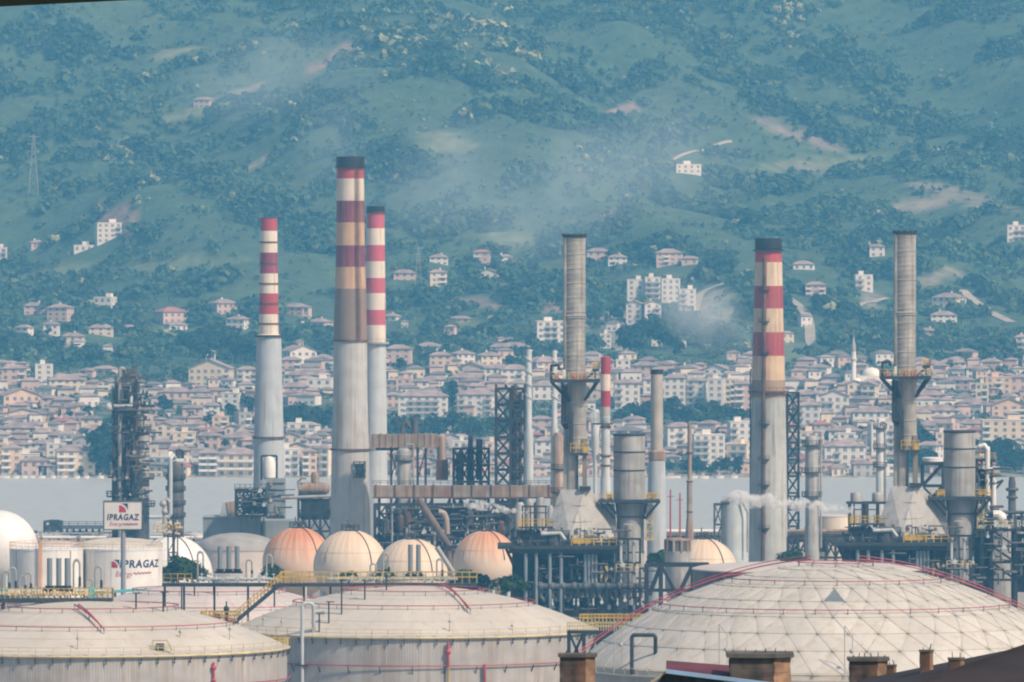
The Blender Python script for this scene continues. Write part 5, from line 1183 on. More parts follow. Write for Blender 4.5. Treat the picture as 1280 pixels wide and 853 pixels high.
# ------------------------------------------------------------------ geodesic dome tank
def geodome():
    px, d, Rr = 1045, 1560, 48.; t = T('geodesic_dome_tank', 'huge cream geodesic dome tank of triangular panels with red pipes at lower right', 'tank', px, d, group=None)
    zr0 = t.z(828); h = t.z(705.5)-zr0; Z = lambda r: zr0+cap_z(r, Rr, h)
    NR = [(1.0, 44), (.895, 44), (.805, 44), (.705, 44), (.59, 44), (.47, 44), (.35, 22), (.22, 22), (.11, 11)]
    V_ = []; idx = []
    for j, (u, n) in enumerate(NR):
        off = .5*(j % 2) if n == 44 else (.25 if j % 2 == 0 else .25); row = []
        for i in range(n):
            a = 6.2832*(i+off)/n+.02; row.append(len(V_)); V_.append(V((*circ(Rr*u, a), Z(Rr*u))))
        idx.append(row)
    V_.append(V((0, 0, Z(0)))); apex = len(V_)-1; tris = []
    for j in range(len(NR)-1):
        A, B = idx[j], idx[j+1]; n, m = len(A), len(B)
        if n == m:
            up = (j % 2 == 0) if n == 44 else True
            for i in range(n):
                i1 = (i+1) % n
                if n == 44 and j % 2 == 1: tris += [(A[i], A[i1], B[i1]), (A[i], B[i1], B[i])]
                else: tris += [(A[i], A[i1], B[i]), (A[i1], B[i1], B[i])]
        else:
            for i in range(m):
                a0, a1, a2 = A[2*i], A[(2*i+1) % n], A[(2*i+2) % n]; b0, b1 = B[i], B[(i+1) % m]
                tris += [(a0, a1, b0), (a1, b1, b0), (a1, a2, b1)]
    for i in range(len(idx[-1])): tris.append((idx[-1][i], idx[-1][(i+1) % len(idx[-1])], apex))
    # panels, cut finer so that grime can sit round the hubs; bulging slightly
    sky_panel = None; best = 1e9
    for k, (a, b, c) in enumerate(tris):
        m = (V_[a]+V_[b]+V_[c])/3; sx = CX+(m.x+t.o.location.x)/(K*(d+m.y)); sy = HORY+(CAMZ-m.z-t.zb)/(K*(d+m.y))
        q = abs(sx-1043)+abs(sy-751)*3
        apexup = len({a, b, c} & set(sum([idx[j] for j in range(len(idx))], []))) and m.y < 0
        zs = sorted([V_[a].z, V_[b].z, V_[c].z])
        if m.y < 0 and zs[1]-zs[0] < .1 and q < best: best = q; sky_panel = k
    vs = []; fs = []; dirt = []; tint = []; g = random.Random(5); n = 8
    for k, (a, b, c) in enumerate(tris):
        if k == sky_panel: continue
        A, B, C_ = V_[a], V_[b], V_[c]; nr = (B-A).cross(C_-A).normalized(); nr = nr if nr.z > 0 else -nr
        o = len(vs); tn = g.uniform(.90, 1.05); grid = {}
        for i in range(n+1):
            for j in range(n+1-i):
                u, v = i/n, j/n; w = 1-u-v; p = A*w+B*u+C_*v
                e = min(u, v, w); hub = max(u, v, w); p = p+nr*(.11*(27*u*v*w)**.7)
                grid[i, j] = len(vs); vs.append(p)
                dirt.append(max(0, (hub-.79)/.21)**1.3*.85+max(0, (.05-e)/.05)*.05+max(0, .5-abs(u-v)*3-w*2)*.0); tint.append(tn)
        for i in range(n):
            for j in range(n-i):
                fs.append((grid[i, j], grid[i+1, j], grid[i, j+1]))
                if i+j < n-1: fs.append((grid[i+1, j], grid[i+1, j+1], grid[i, j+1]))
    mb = MB(); mb.add(vs, fs)
    m, nt, N, L = nodes('dome_panels'); bs = N['Principled BSDF']; at = N.new('ShaderNodeVertexColor'); at.layer_name = 'Grime'; sp = N.new('ShaderNodeSeparateColor'); L.new(at.outputs[0], sp.inputs[0])
    tc = N.new('ShaderNodeTexCoord').outputs['Object']
    nz = ramp(nt, noise(nt, tc, .09, 4), .3, .7); c0 = mixc(nt, nz, (.50, .47, .42), (.60, .555, .485))
    c0 = mixc(nt, ramp(nt, noise(nt, tc, .6, 5), .52, .75), c0, (.47, .40, .31))
    mu = N.new('ShaderNodeMix'); mu.data_type = 'RGBA'; mu.blend_type = 'MULTIPLY'; mu.inputs[0].default_value = 1; cc = N.new('ShaderNodeCombineColor')
    for i in range(3): L.new(sp.outputs[1], cc.inputs[i])
    L.new(c0, mu.inputs[6]); L.new(cc.outputs[0], mu.inputs[7])
    md = N.new('ShaderNodeMath'); md.operation = 'MULTIPLY'; L.new(sp.outputs[0], md.inputs[0]); L.new(ramp(nt, noise(nt, tc, .5, 3), .25, .6), md.inputs[1])
    L.new(mixc(nt, md.outputs[0], mu.outputs[2], (.21, .18, .145)), bs.inputs['Base Color']); bs.inputs['Roughness'].default_value = .6
    o = t.part('panels', mb, m, smooth=20); ca = o.data.color_attributes.new('Grime', 'FLOAT_COLOR', 'POINT')
    ca.data.foreach_set('color', np.stack([dirt, tint, dirt, np.ones(len(dirt))], 1).ravel().astype(np.float32))
    E = {tuple(sorted(e)) for a, b, c in tris for e in ((a, b), (b, c), (c, a))}
    mb = MB()
    for a, b in E: mb.bar(V_[a]+V((0, 0, .05)), V_[b]+V((0, 0, .03)), .11, .08)
    t.part('battens', mb, mat('batten', (.54, .50, .435), .6, 0, (.2,.17,.13), .5, .2), smooth=0)
    mb = MB()
    for v in V_: mb.cyl(v-V((0, 0, .1)), v+V((0, 0, .14)), .36, .28, 8)
    t.part('hub_caps', mb, mat('hub_cap', (.26, .235, .20), .6), smooth=30)
    A, B, C_ = [V_[i]+V((0, 0, .03)) for i in tris[sky_panel]]; mb = MB(); mb.add([A, B, C_, A-V((0, 0, .2)), B-V((0, 0, .2)), C_-V((0, 0, .2))], [(0, 1, 2), (5, 4, 3), (0, 3, 4, 1), (1, 4, 5, 2), (2, 5, 3, 0)])
    t.part('skylight', mb, 'skylight', smooth=0)
    # shell, rim walkway
    mb = MB(); mb.lathe([(Rr-.4, -2), (Rr-.4, zr0-.6)], n=120); t.part('shell', mb, 'shell')
    mb = MB(); mb.lathe([(Rr-.5, zr0-1.1), (Rr+.9, zr0-1.1), (Rr+.9, zr0-.8), (Rr-.1, zr0-.8), (Rr-.1, zr0-.05), (Rr-.5, zr0-.05)], n=120); t.part('rim_walkway', mb, 'roof')
    mb = MB()
    for i in range(90): a = 6.283*i/90; mb.bar((*circ(Rr+.85, a), zr0-.8), (*circ(Rr+.85, a), zr0+.4), .08)
    mb.torus(0, 0, zr0+.4, Rr+.85, .05, 120, 4); t.part('rim_railing', mb, 'ypale', smooth=0)
    for u in (.685, .44, .15):
        mb = MB(); mb.torus(0, 0, Z(Rr*u)+.8, Rr*u, .095, 160, 6); t.part('foam_pipe', mb, 'red')
        c = max(10, int(52*u)); mb = MB()
        for i in range(c): a = 6.283*(i+.4)/c; mb.bar((*circ(Rr*u, a), Z(Rr*u)), (*circ(Rr*u, a), Z(Rr*u)+1.0), .14)
        t.part('pipe_stands', mb, 'dkgrey', smooth=0)
    for sgn in (-1, 1):                                  # pipe climbing over the back of the dome
        mb = MB(); P = []
        for i in range(26):
            u = .99-i*.035; a = math.pi/2-sgn*(1.50-(i/25)*.55); P.append((*circ(Rr*u, a), Z(Rr*u)+1.0))
        mb.tube(P, .14, 6); Q = [(x, y, z_+.6) for x, y, z_ in P]; mb.tube(Q, .09, 6); t.part('foam_riser', mb, 'red')
    mb = MB(); x = t.x(787); y = -math.sqrt(Rr*Rr-x*x)-.3
    mb.tube([(x, y, zr0-1), (x, y, zr0+6.0), (x+.3, y, zr0+6.4), (x+4.0, y, zr0+6.4), (x+4.3, y, zr0+6), (x+4.3, y+1.5, zr0+1)], .36, 8); t.part('vent_hoop', mb, 'black')
    for px in (766, 892, 1043): 
        mb = MB(); x = t.x(px); y = -math.sqrt(Rr*Rr-x*x)-.2; mb.cyl((x, y, zr0-1), (x, y, zr0+9), .08, n=6); mb.cyl((x+1.4, y, zr0-1), (x+1.4, y, zr0+7), .07, n=6); mb.bar((x, y, zr0+9), (x+1.4, y, zr0+7), .1); mb.ball((x+1.2, y, zr0+4.4), .4, 8, 5); t.part('lightning_rod', mb, 'grey')
    return t
geodome()
t = T('access_bridge', 'grey railed bridge on black braced legs left of the dome', 'bridge', 742, 1640, None); z = t.z(788)
mb = MB(); mb.box(t.x(709), t.x(790), -2, 2, z-.3, z); t.part('deck', mb, 'steel', smooth=0)
mb = MB(); mb.lattice(t.x(711), t.x(786), -1.8, 1.8, -1, z-.3, 3, .7, .45, True, 4); t.part('braced_legs', mb, 'black', smooth=0)
mb = MB(); mb.rail([(t.x(709), -2, z), (t.x(790), -2, z)], 1.5, .5, .07); mb.rail([(t.x(709), 2, z), (t.x(790), 2, z)], 1.5, .5, .07); t.part('railing', mb, 'ypale', smooth=0)
t = T('access_stage', 'yellow railed stage in the gap between middle tank and dome', 'platform', 760, 1795); z = t.z(777)
mb = MB(); mb.box(t.x(725), t.x(815), -2, 2, z-.4, z); [mb.bar((t.x(px), 0, -1), (t.x(px), 0, z-.4), .6) for px in (730, 750, 770, 790, 810)]; t.part('deck', mb, 'black', smooth=0)
mb = MB(); mb.rail([(t.x(725), -2, z), (t.x(815), -2, z)], 1.5, .8, .12); mb.rail([(t.x(725), 2, z), (t.x(815), 2, z)], 1.5, .8, .12); t.part('railing', mb, 'yellow', smooth=0)
# ------------------------------------------------------------------ gangways over the tank roofs
def valve(mb, x, y, z, seed):
    g = random.Random(seed); r = g.uniform(.28, .5)
    mb.cyl((x-.9, y, z), (x+.9, y, z), r*.6, n=8)
    for o in (-.55, .55): mb.cyl((x+o-.08, y, z), (x+o+.08, y, z), r*1.25, n=10)
    if g.random() < .6: mb.cyl((x, y, z), (x, y, z+g.uniform(.9, 1.5)), .12, n=6); mb.ball((x, y, z), r, 8, 5); mb.cyl((x-.4, y, z+1.0), (x+.4, y, z+1.0), .09, n=6)
    else: mb.box(x-.35, x+.35, y-.4, y+.4, z-.3, z+g.uniform(.3, 1.0)); mb.cyl((x, y, z-.7), (x, y, z), .18, n=6)
t = T('gangway', 'long yellow railed gangway crossing behind the middle tank roof', 'walkway', 400, 1765, PZ(729, 1765))
mb = MB(); mb.box(t.x(203), t.x(596), -1.6, 1.6, -.7, 0); t.part('deck', mb, 'steel', smooth=0)
for px, yb in ((268, 745), (310, 745), (380, 742), (413, 745), (470, 742), (500, 735), (557, 736), (590, 736), (230, 745), (206, 745)):
    mb = MB(); mb.bar((t.x(px), 0, -16), (t.x(px), 0, -.7), .45); t.part('post', mb, 'steel', smooth=0)
mb = MB(); mb.rail([(t.x(350), -1.5, 0), (t.x(596), -1.5, 0)], 2.3, 1.5, .08); mb.rail([(t.x(350), 1.5, 0), (t.x(596), 1.5, 0)], 2.3, 1.5, .08); mb.rail([(t.x(205), -1.5, 0), (t.x(240), -1.5, 0)], 2.0, 1.2, .07); t.part('railing', mb, 'yellow', smooth=0)
mb = MB()
for i, px in enumerate(range(252, 596, 9)):
    if px < 345 or 410 < px < 570: valve(mb, t.x(px), .6, .8, px)
t.part('valve_row', mb, 'pale')
t = T('stairway', 'yellow railed stair dropping from the gangway to a small stage', 'stairs', 300, 1745, PZ(776, 1745))
mb = MB(); a, b = V((t.x(296), 0, 0)), V((t.x(352), 0, t.z(729)))
for y in (-.9, .9): mb.bar(a+V((0, y, 0)), b+V((0, y, 0)), .45, .8)
for i in range(22): c = a.lerp(b, (i+.5)/22); mb.box(c.x-.25, c.x+.25, -.9, .9, c.z+.1, c.z+.16)
t.part('flight', mb, 'steel', smooth=0)
mb = MB(); [mb.rail([a+V((0, y, .3)), b+V((0, y, .3))], 1.9, .9, .1) for y in (-.9, .9)]; mb.rail([b+V((0, -.9, 0)), b+V((5, -.9, 0))], 2.4, .8, .12); t.part('handrail', mb, 'yellow', smooth=0)
mb = MB(); mb.box(t.x(252), t.x(298), -2.2, 2.2, -.5, 0)
for px in (255, 268, 282, 293): mb.bar((t.x(px), 0, -9), (t.x(px), 0, -.5), .5)
t.part('stage', mb, 'steel', smooth=0)
mb = MB(); mb.rail([(t.x(298), 2.1, 0), (t.x(252), 2.1, 0), (t.x(252), -2.1, 0), (t.x(296), -2.1, 0)], 1.9, .8, .12); mb.box(t.x(252), t.x(256), -2.2, -2.0, -.5, 2.2); t.part('stage_railing', mb, 'yellow', smooth=0)
mb = MB(); mb.cyl((t.x(283), 0, 0), (t.x(283), 0, 2.2), .5, n=10); mb.ball((t.x(283), 0, 2.5), .6, 8, 6); mb.cyl((t.x(283), 0, 2.5), (t.x(283), 0, 4.0), .15, n=6); mb.cyl((t.x(272), 0, 0), (t.x(272), 0, 1.4), .6, n=10); t.part('gauge_pots', mb, 'steel')
t = T('gangway', 'yellow railed pump gangway on top of the lower left tank', 'walkway', 70, 1600, PZ(748, 1600))
mb = MB(); mb.box(t.x(-60), t.x(141), -2.2, 2.2, -.8, 0); t.part('deck', mb, 'steel', smooth=0)
for px in (-30, 5, 52, 72, 107, 120, 138):
    mb = MB(); mb.bar((t.x(px), -1.6, -2.8), (t.x(px), -1.6, -.8), .5); t.part('post', mb, 'black', smooth=0)
mb = MB(); mb.rail([(t.x(-60), -2.1, 0), (t.x(141), -2.1, 0), (t.x(141), 2.1, 0), (t.x(-60), 2.1, 0)], 1.9, 1.0, .09); t.part('railing', mb, 'yellow', smooth=0)
mb = MB()
for i, px in enumerate(range(-20, 110, 8)): valve(mb, t.x(px), .3, .8, px)
t.part('valve_row', mb, 'cream')
mb = MB(); mb.cyl((t.x(-60), 1.2, 1.3), (t.x(130), 1.2, 1.3), .3, n=8); t.part('header_pipe', mb, 'pale')
mb = MB(); mb.box(t.x(111), t.x(118), 0, 1.5, 0, 2.2); mb.box(t.x(-6), t.x(12), 0.4, 1.6, 0.1, 1.7); t.part('electrical_cabinet', mb, 'teal', smooth=0)
t = T('awning', 'turquoise roofed shelter beyond the left gangway', 'shelter', 165, 1880, PZ(741, 1880))
mb = MB(); mb.extr([(t.x(140), 0), (t.x(203), .8), (t.x(203), 1.2), (t.x(140), .4)], -3, 3); t.part('canopy', mb, 'teal', smooth=0)
mb = MB(); [mb.bar((t.x(px), y, -8), (t.x(px), y, .1), .3) for px in (144, 170, 198) for y in (-2, 2)]; t.part('posts', mb, 'steel', smooth=0)
# upright vent ducts and bent pipes on the gangways: one kind, many copies
def proto(kind):
    r = bpy.data.objects.new(kind, None); C.objects.link(r)
    if kind == 'vent_duct':
        mb = MB(); mb.cyl((0, 0, 0), (0, 0, 1), .09, n=14); M_ = 'blue'; mb.build('duct', M[M_], r)
        mb = MB(); mb.cyl((0, 0, -.12), (0, 0, .02), .11, .16, n=12); mb.cyl((-.2, 0, -.12), (.2, 0, -.12), .05, n=8); mb.build('base_flange', M['black'], r)
    elif kind == 'loop_pipe':
        mb = MB(); mb.tube([(0, 0, 0), (0, 0, .88), (.05, 0, .97), (.14, 0, 1), (.23, 0, .97), (.28, 0, .88), (.28, 0, .5)], .045, 8); mb.build('pipe', M['grey'], r)
        mb = MB(); mb.cyl((.28, 0, 0), (.28, 0, .52), .06, n=8); mb.build('valve_stem', M['black'], r)
    else:
        mb = MB(); mb.bar((0, 0, 0), (0, 0, 1), .09); mb.build('post', M['black'], r, smooth=0)
        mb = MB(); mb.box(-.17, .32, -.12, .12, 1, 1.04); mb.build('top_plate', M['black'], r, smooth=0)
    return r
_pr = {}
def put(kind, px, y0, y1, d, label, group, first=[None]):
    if kind not in _pr: r = _pr[kind] = proto(kind)
    else: r = copy_tree(_pr[kind])
    z0, z1 = PZ(y1, d), PZ(y0, d); s = z1-z0; r.location = (PX(px, d), d, z0); w = {'vent_duct': 5.6, 'loop_pipe': 4.2, 't_post': 3.4}[kind]/ {'vent_duct': 1, 'loop_pipe': 1, 't_post': 1}[kind]
    r.scale = (w, w, s); tag(r, label, {'vent_duct': 'vent pipe', 'loop_pipe': 'bent pipe', 't_post': 'post'}[kind], group)
def word(n): return ORD[n]
for n, px in enumerate((62, 73.5, 84)): put('vent_duct', px, 698, 733, 1601, f'{word(n)} from left of three grey vent ducts before the striped white tank', 'upright vent ducts')
for n, px in enumerate((275, 286, 296.5)): put('vent_duct', px, 683, 712, 1768, f'{word(n)} from left of three grey vent ducts left of the stair', 'upright vent ducts')
for n, px in enumerate((513, 523)): put('vent_duct', px, 681, 715, 1768, f'{["left", "right"][n]} one of two vent ducts before the cream sphere', 'upright vent ducts')
for n, px in enumerate((4, 12, 24, 31, 92, 108, 119)): put('loop_pipe', px, (714, 710, 720, 716, 700, 724, 708)[n], 744, 1602, f'{word(n)} from left of bent pipes on the lower left gangway', 'bent vent pipes')
for n, px in enumerate((247, 308, 333, 463, 479, 546)): put('loop_pipe', px, (690, 700, 694, 705, 692, 699)[n], 727, 1766, f'{word(n)} from left of bent pipes on the long gangway', 'bent vent pipes')
for n, (px, y0, y1, tk) in enumerate(((170, 742, 762, TL), (204, 741, 765, TL), (227, 730, 766, T3), (243, 728, 745, T3), (267, 727, 743, T3), (343, 732, 758, TM), (411, 753, 779, TM), (427, 726, 768, TM), (456, 727, 750, TM), (483, 722, 738, TM), (399, 768, 790, TM))):
    p = roof_pt(tk, px, y1); d = p.y; z0 = p.z-.2
    put('t_post', px, y0, y1+.5, d, f'black T shaped post, {word(n)} from left among posts on the tank roofs', 'black T posts')
# ------------------------------------------------------------------ left background: tower cluster, short column, jetty
t = T('tower_cluster', 'dark rusty cluster of tall process towers with pipes and galleries at left', 'process tower', 163, 2350)
mb = MB(); mb.lattice(t.x(142), t.x(168), -5, 5, -1, t.z(486), 9, .5, .3, 2, 2); t.part('frame', mb, 'steel', smooth=0)
mb = MB(); mb.lathe([(11*t.s, -1), (11*t.s, t.z(482)), (9*t.s, t.z(477))], t.x(155), 0, 24); t.part('dark_column', mb, 'dkgrey')
mb = MB(); mb.lathe([(9*t.s, t.z(480)), (9*t.s, t.z(468)), (4*t.s, t.z(464))], t.x(160), 0, 20); t.part('column_head', mb, 'grey')
mb = MB(); mb.lathe([(8.8*t.s, -1), (8.8*t.s, t.z(512)), (6*t.s, t.z(505))], t.x(178), -1, 24); t.part('grey_column', mb, 'grey')
mb = MB(); [mb.torus(t.x(178), -1, t.z(y), 8.8*t.s, .18, 24, 4) for y in range(516, 650, 9)]; t.part('joint_rings', mb, 'frame')
for cx_, y, w in ((156, 483, 13), (157, 500, 14), (178, 512, 12), (178, 540, 11), (154, 545, 14), (156, 560, 15), (152, 575, 16), (153, 596, 18), (180, 598, 13), (168, 570, 12), (150, 620, 17), (181, 632, 13), (166, 525, 10), (168, 608, 14)):
    mb = MB(); plat(mb, t.x(cx_), -1, t.z(y), w*t.s, 14, 1.3); t.part('gallery', mb, 'steel' if (y % 2) else 'frame', smooth=0)
mb = MB(); mb.tube([(t.x(151), -6, 4), (t.x(151), -6, t.z(463)), (t.x(153), -6, t.z(460)), (t.x(156), -5, t.z(461)), (t.x(157), -3, t.z(467))], .5); t.part('overhead_pipe', mb, 'grey')
mb = MB(); mb.tube([(t.x(142), -6.3, t.z(507)), (t.x(165), -6.3, t.z(507)), (t.x(165.5), -6, t.z(495))], .45); mb.ball((t.x(138), -6, t.z(509)), 1.3, 10, 6); t.part('cross_pipe', mb, 'pale')
mb = MB(); mb.tube([(t.x(164), -5, t.z(470)), (t.x(171), -5, t.z(470)), (t.x(171), -5, t.z(600))], .5); mb.tube([(t.x(161), -6, t.z(600)), (t.x(161), -6, t.z(565)), (t.x(165), -6, t.z(562))], .55); t.part('side_pipe', mb, 'rust')
mb = MB(); mb.box(t.x(156), t.x(171), -3, 3, t.z(470), t.z(461)); mb.bar((t.x(170), 0, t.z(461)), (t.x(170), 0, t.z(456)), .9); mb.box(t.x(150), t.x(160), -4, 4, t.z(660), t.z(600)); mb.box(t.x(164), t.x(174), -4, 2, t.z(660), t.z(590)); t.part('machine_housing', mb, 'dkgrey', smooth=0)
clutter(t, 141, 184, 470, 650, 90, (-7.5, -4.5), 21, ('dkgrey', 'frame', 'steel', 'grey'))
t = T('process_column', 'short dark column with bent grey pipe right of the tower cluster', 'column', 219.5, 2340, group='process columns')
mb = MB(); mb.lathe([(10.5*t.s, -1), (10.5*t.s, t.z(586)), (8.5*t.s, t.z(577)), (6*t.s, t.z(574))], n=24); t.part('shell', mb, 'dkgrey')
for y in (598, 612, 630, 645): mb = MB(); plat(mb, 0, 0, t.z(y), 12.5*t.s, 14, .9); t.part('gallery', mb, 'steel', smooth=0)
mb = MB(); mb.tube([(t.x(188), -4, t.z(646)), (t.x(211), -4, t.z(646)), (t.x(214), -4, t.z(642)), (t.x(214), -4, t.z(573)), (t.x(217), -3, t.z(569)), (t.x(219), -1, t.z(573))], .55); t.part('bent_pipe', mb, 'pale')
mb = MB(); [mb.cyl((t.x(px), 0, t.z(576)), (t.x(px), 0, t.z(y)), .3, n=6) for px, y in ((221, 562), (224, 561), (227, 562), (229, 564))]; t.part('relief_pipes', mb, 'steel')
mb = MB(); mb.cyl((t.x(212), -1, t.z(577)), (t.x(230), -1, t.z(577)), .8, n=8); t.part('top_drum', mb, 'pale')
t = T('pipe_manifold', 'cluster of cream valves and yellow rails on a lattice pole below the short column', 'pipework', 212, 2020)
mb = MB(); mb.lattice(t.x(210), t.x(222), -1.5, 1.5, -1, t.z(668), 6, .22, .15); mb.cyl((t.x(217), 0, -1), (t.x(217), 0, t.z(650)), .35, n=8); t.part('support', mb, 'frame', smooth=0)
mb = MB(); g = random.Random(3)
for i in range(20): px, py = g.uniform(190, 226), g.uniform(653, 668); mb.ball((t.x(px), g.uniform(-1, 1), t.z(py)), g.uniform(.2, .45), 8, 5); mb.cyl((t.x(px-4), 0, t.z(py)), (t.x(px+4), 0, t.z(py)), .2, n=6); mb.cyl((t.x(px), 0, t.z(py)), (t.x(px), 0, t.z(py-4)), .12, n=6)
t.part('valves', mb, 'cream')
mb = MB(); mb.rail([(t.x(192), -1.5, t.z(664)), (t.x(228), -1.5, t.z(664))], 1.4, 1, .09); t.part('railing', mb, 'yellow', smooth=0)
mb = MB(); mb.tube([(t.x(205), 0, t.z(655)), (t.x(205), 0, t.z(628)), (t.x(209), 0, t.z(624)), (t.x(212), 0, t.z(628))], .4); mb.ball((t.x(204), 0, t.z(630)), .9, 8, 6); mb.ball((t.x(206), 0, t.z(640)), .8, 8, 6); t.part('riser', mb, 'grey')
t = T('loading_jetty', 'low dark trestle with small machine house against the water at left', 'jetty', 95, 2880, 0)
mb = MB(); mb.box(t.x(58), t.x(131), -4, 4, t.z(661), t.z(657)); [mb.bar((t.x(px), 0, -4), (t.x(px), 0, t.z(661)), .8) for px in range(60, 131, 8)]; t.part('trestle', mb, 'frame', smooth=0)
mb = MB(); mb.lattice(t.x(56), t.x(77), -4, 4, t.z(672), t.z(652), 2, .6, .4, True, 2); mb.box(t.x(62), t.x(74), -3, 3, t.z(660), t.z(650)); t.part('machine_house', mb, 'steel', smooth=0)
mb = MB(); mb.rail([(t.x(76), -4, t.z(657)), (t.x(131), -4, t.z(657))], 1.4, 3, .12); t.part('railing', mb, 'frame', smooth=0)
# ------------------------------------------------------------------ the works at the foot of the slim chimney
t = T('boiler_house', 'pale grey boiler house with a stepped wall at the foot of the slim chimney', 'building', 320, 2400)
mb = MB(); mb.box(t.x(255), t.x(327), -9, 9, -1, t.z(646)); mb.box(t.x(329), t.x(432), -7, 10, -1, t.z(650)); t.part('wall', mb, 'box', smooth=0)
mb = MB(); mb.extr([(t.x(275), t.z(646)), (t.x(279), t.z(627)), (t.x(296), t.z(627)), (t.x(301), t.z(646))], -5, 5); t.part('hopper', mb, 'pale', smooth=0)
mb = MB(); mb.extr([(t.x(287), t.z(646)), (t.x(284), t.z(627)), (t.x(294), t.z(626)), (t.x(299), t.z(646))], -5.3, -5.02); t.part('tan_panel', mb, 'tan', smooth=0)
mb = MB(); mb.box(t.x(254), t.x(328), -9.3, 9.3, t.z(646)+.01, t.z(645)); t.part('parapet', mb, 'concrete', smooth=0)
t = T('boiler_structure', 'dark steel boiler frame with white drum before the slim chimney', 'steel frame', 325, 2385)
mb = MB(); mb.lattice(t.x(295), t.x(333), -4, 4, t.z(645), t.z(612), 3, .5, .3, 2, 4); mb.box(t.x(303), t.x(333), -2, 3, t.z(642), t.z(622)); mb.box(t.x(294), t.x(334), -4.5, 4.5, t.z(615), t.z(613)); t.part('frame', mb, 'steel', smooth=0)
mb = MB(); mb.lathe([(5*t.s, t.z(600)), (8*t.s, t.z(597)), (8*t.s, t.z(578)), (5*t.s, t.z(572)), (1*t.s, t.z(570))], t.x(337), -1, 20); t.part('white_drum', mb, 'white')
mb = MB(); [mb.bar((t.x(px), -1, t.z(600)), (t.x(px), -1, t.z(570)), .6) for px in (327, 346)]; mb.bar((t.x(327), -1, t.z(570)), (t.x(346), -1, t.z(570)), .6); t.part('drum_frame', mb, 'steel', smooth=0)
mb = MB(); mb.box(t.x(333), t.x(357), -4, 3, t.z(648), t.z(598)); mb.box(t.x(336), t.x(354), -4.2, -4.02, t.z(640), t.z(625)); t.part('casing', mb, 'box', smooth=0)
mb = MB(); [mb.box(t.x(334), t.x(356), -4.3, -4.03, t.z(y)-.2, t.z(y)) for y in (603, 611, 619, 645)]; t.part('casing_ribs', mb, 'frame', smooth=0)
mb = MB(); mb.rail([(t.x(294), -4.4, t.z(613)), (t.x(333), -4.4, t.z(613))], 1.8, 1.4, .1); t.part('railing', mb, 'frame', smooth=0)
clutter(t, 297, 350, 606, 645, 16, (-6, -4.5), 22)
t = T('horizontal_drum', 'rusty horizontal drum with round end on a dark frame left of the tallest chimney', 'drum', 393, 2370)
mb = MB(); mb.cyl((t.x(373), 0, t.z(611)), (t.x(404), 0, t.z(611)), 8*t.s, n=20); mb.ball((t.x(405), 0, t.z(611)), 8*t.s, 16, 8); mb.lathe([(5*t.s, t.z(606)), (5.5*t.s, t.z(594)), (3*t.s, t.z(590))], t.x(394), 0, 16); t.part('drum', mb, 'rusty')
mb = MB(); mb.lattice(t.x(373), t.x(414), -3.5, 3.5, -1, t.z(620), 5, .5, .3, 2, 3); mb.box(t.x(376), t.x(412), 0, 3, t.z(650), t.z(624)); t.part('frame', mb, 'steel', smooth=0)
mb = MB(); mb.tube([(t.x(374), -2, t.z(612)), (t.x(373), -2, t.z(602)), (t.x(378), -2, t.z(597)), (t.x(383), -2, t.z(598))], .35); mb.tube([(t.x(352), -4, t.z(622)), (t.x(414), -4, t.z(620))], .5); t.part('pipe', mb, 'grey')
# ------------------------------------------------------------------ ducts and racks between tallest chimney and furnaces
t = T('flue_duct', 'upper rusty box duct leaving the tallest chimney rightward with a bent end', 'duct', 510, 2315)
mb = MB(); mb.box(t.x(463), t.x(548), -3, 3, t.z(559), t.z(543)); t.part('duct', mb, 'rusty', smooth=0)
mb = MB(); mb.cyl((t.x(552), 0, t.z(580)), (t.x(552), 0, t.z(548)), 5.5*t.s, n=16); mb.ball((t.x(552), 0, t.z(548)), 5.5*t.s, 16, 8); t.part('elbow', mb, 'rusty')
mb = MB(); [mb.box(t.x(px)-.25, t.x(px)+.25, -3.2, 3.2, t.z(560), t.z(542)) for px in range(468, 548, 8)]; t.part('stiffeners', mb, 'rusty', smooth=0)
mb = MB()
for px in (489, 498, 522, 532): mb.bar((t.x(px), -2, -1), (t.x(px), -2, t.z(559)), .6); mb.bar((t.x(px), 2, -1), (t.x(px), 2, t.z(559)), .6)
mb.box(t.x(470), t.x(500), -2.5, 2.5, t.z(563), t.z(560)); [mb.bar((t.x(a), -2, t.z(600)), (t.x(b), -2, t.z(563)), .35) for a, b in ((489, 498), (498, 489), (522, 532))]; t.part('legs', mb, 'steel', smooth=0)
mb = MB(); mb.cyl((t.x(518.5), 0, t.z(543)), (t.x(518.5), 0, t.z(523)), 4*t.s, n=12); mb.tube([(t.x(503), 0, t.z(543)), (t.x(503), 0, t.z(533)), (t.x(508), 0, t.z(528)), (t.x(513), 0, t.z(535))], .6); mb.bar((t.x(494), 0, t.z(525)), (t.x(501), 0, t.z(533)), .5); t.part('top_vents', mb, 'dkgrey')
mb = MB(); mb.box(t.x(499), t.x(516), -2.6, 2.6, t.z(572), t.z(560)); t.part('junction_box', mb, 'rusty', smooth=0)
t = T('pipe_bridge', 'long rusty enclosed pipe bridge running right from the tallest chimney', 'pipe bridge', 575, 2240)
mb = MB(); mb.box(t.x(466), t.x(692), -2.5, 2.5, t.z(621), t.z(607)); t.part('enclosure', mb, 'rusty', smooth=0)
mb = MB(); [mb.box(t.x(px)-.2, t.x(px)+.2, -2.7, 2.7, t.z(622), t.z(606)) for px in range(470, 692, 24)]; mb.box(t.x(466), t.x(692), -2.9, 2.9, t.z(623), t.z(621.2)); t.part('ribs', mb, 'rust', smooth=0)
mb = MB()
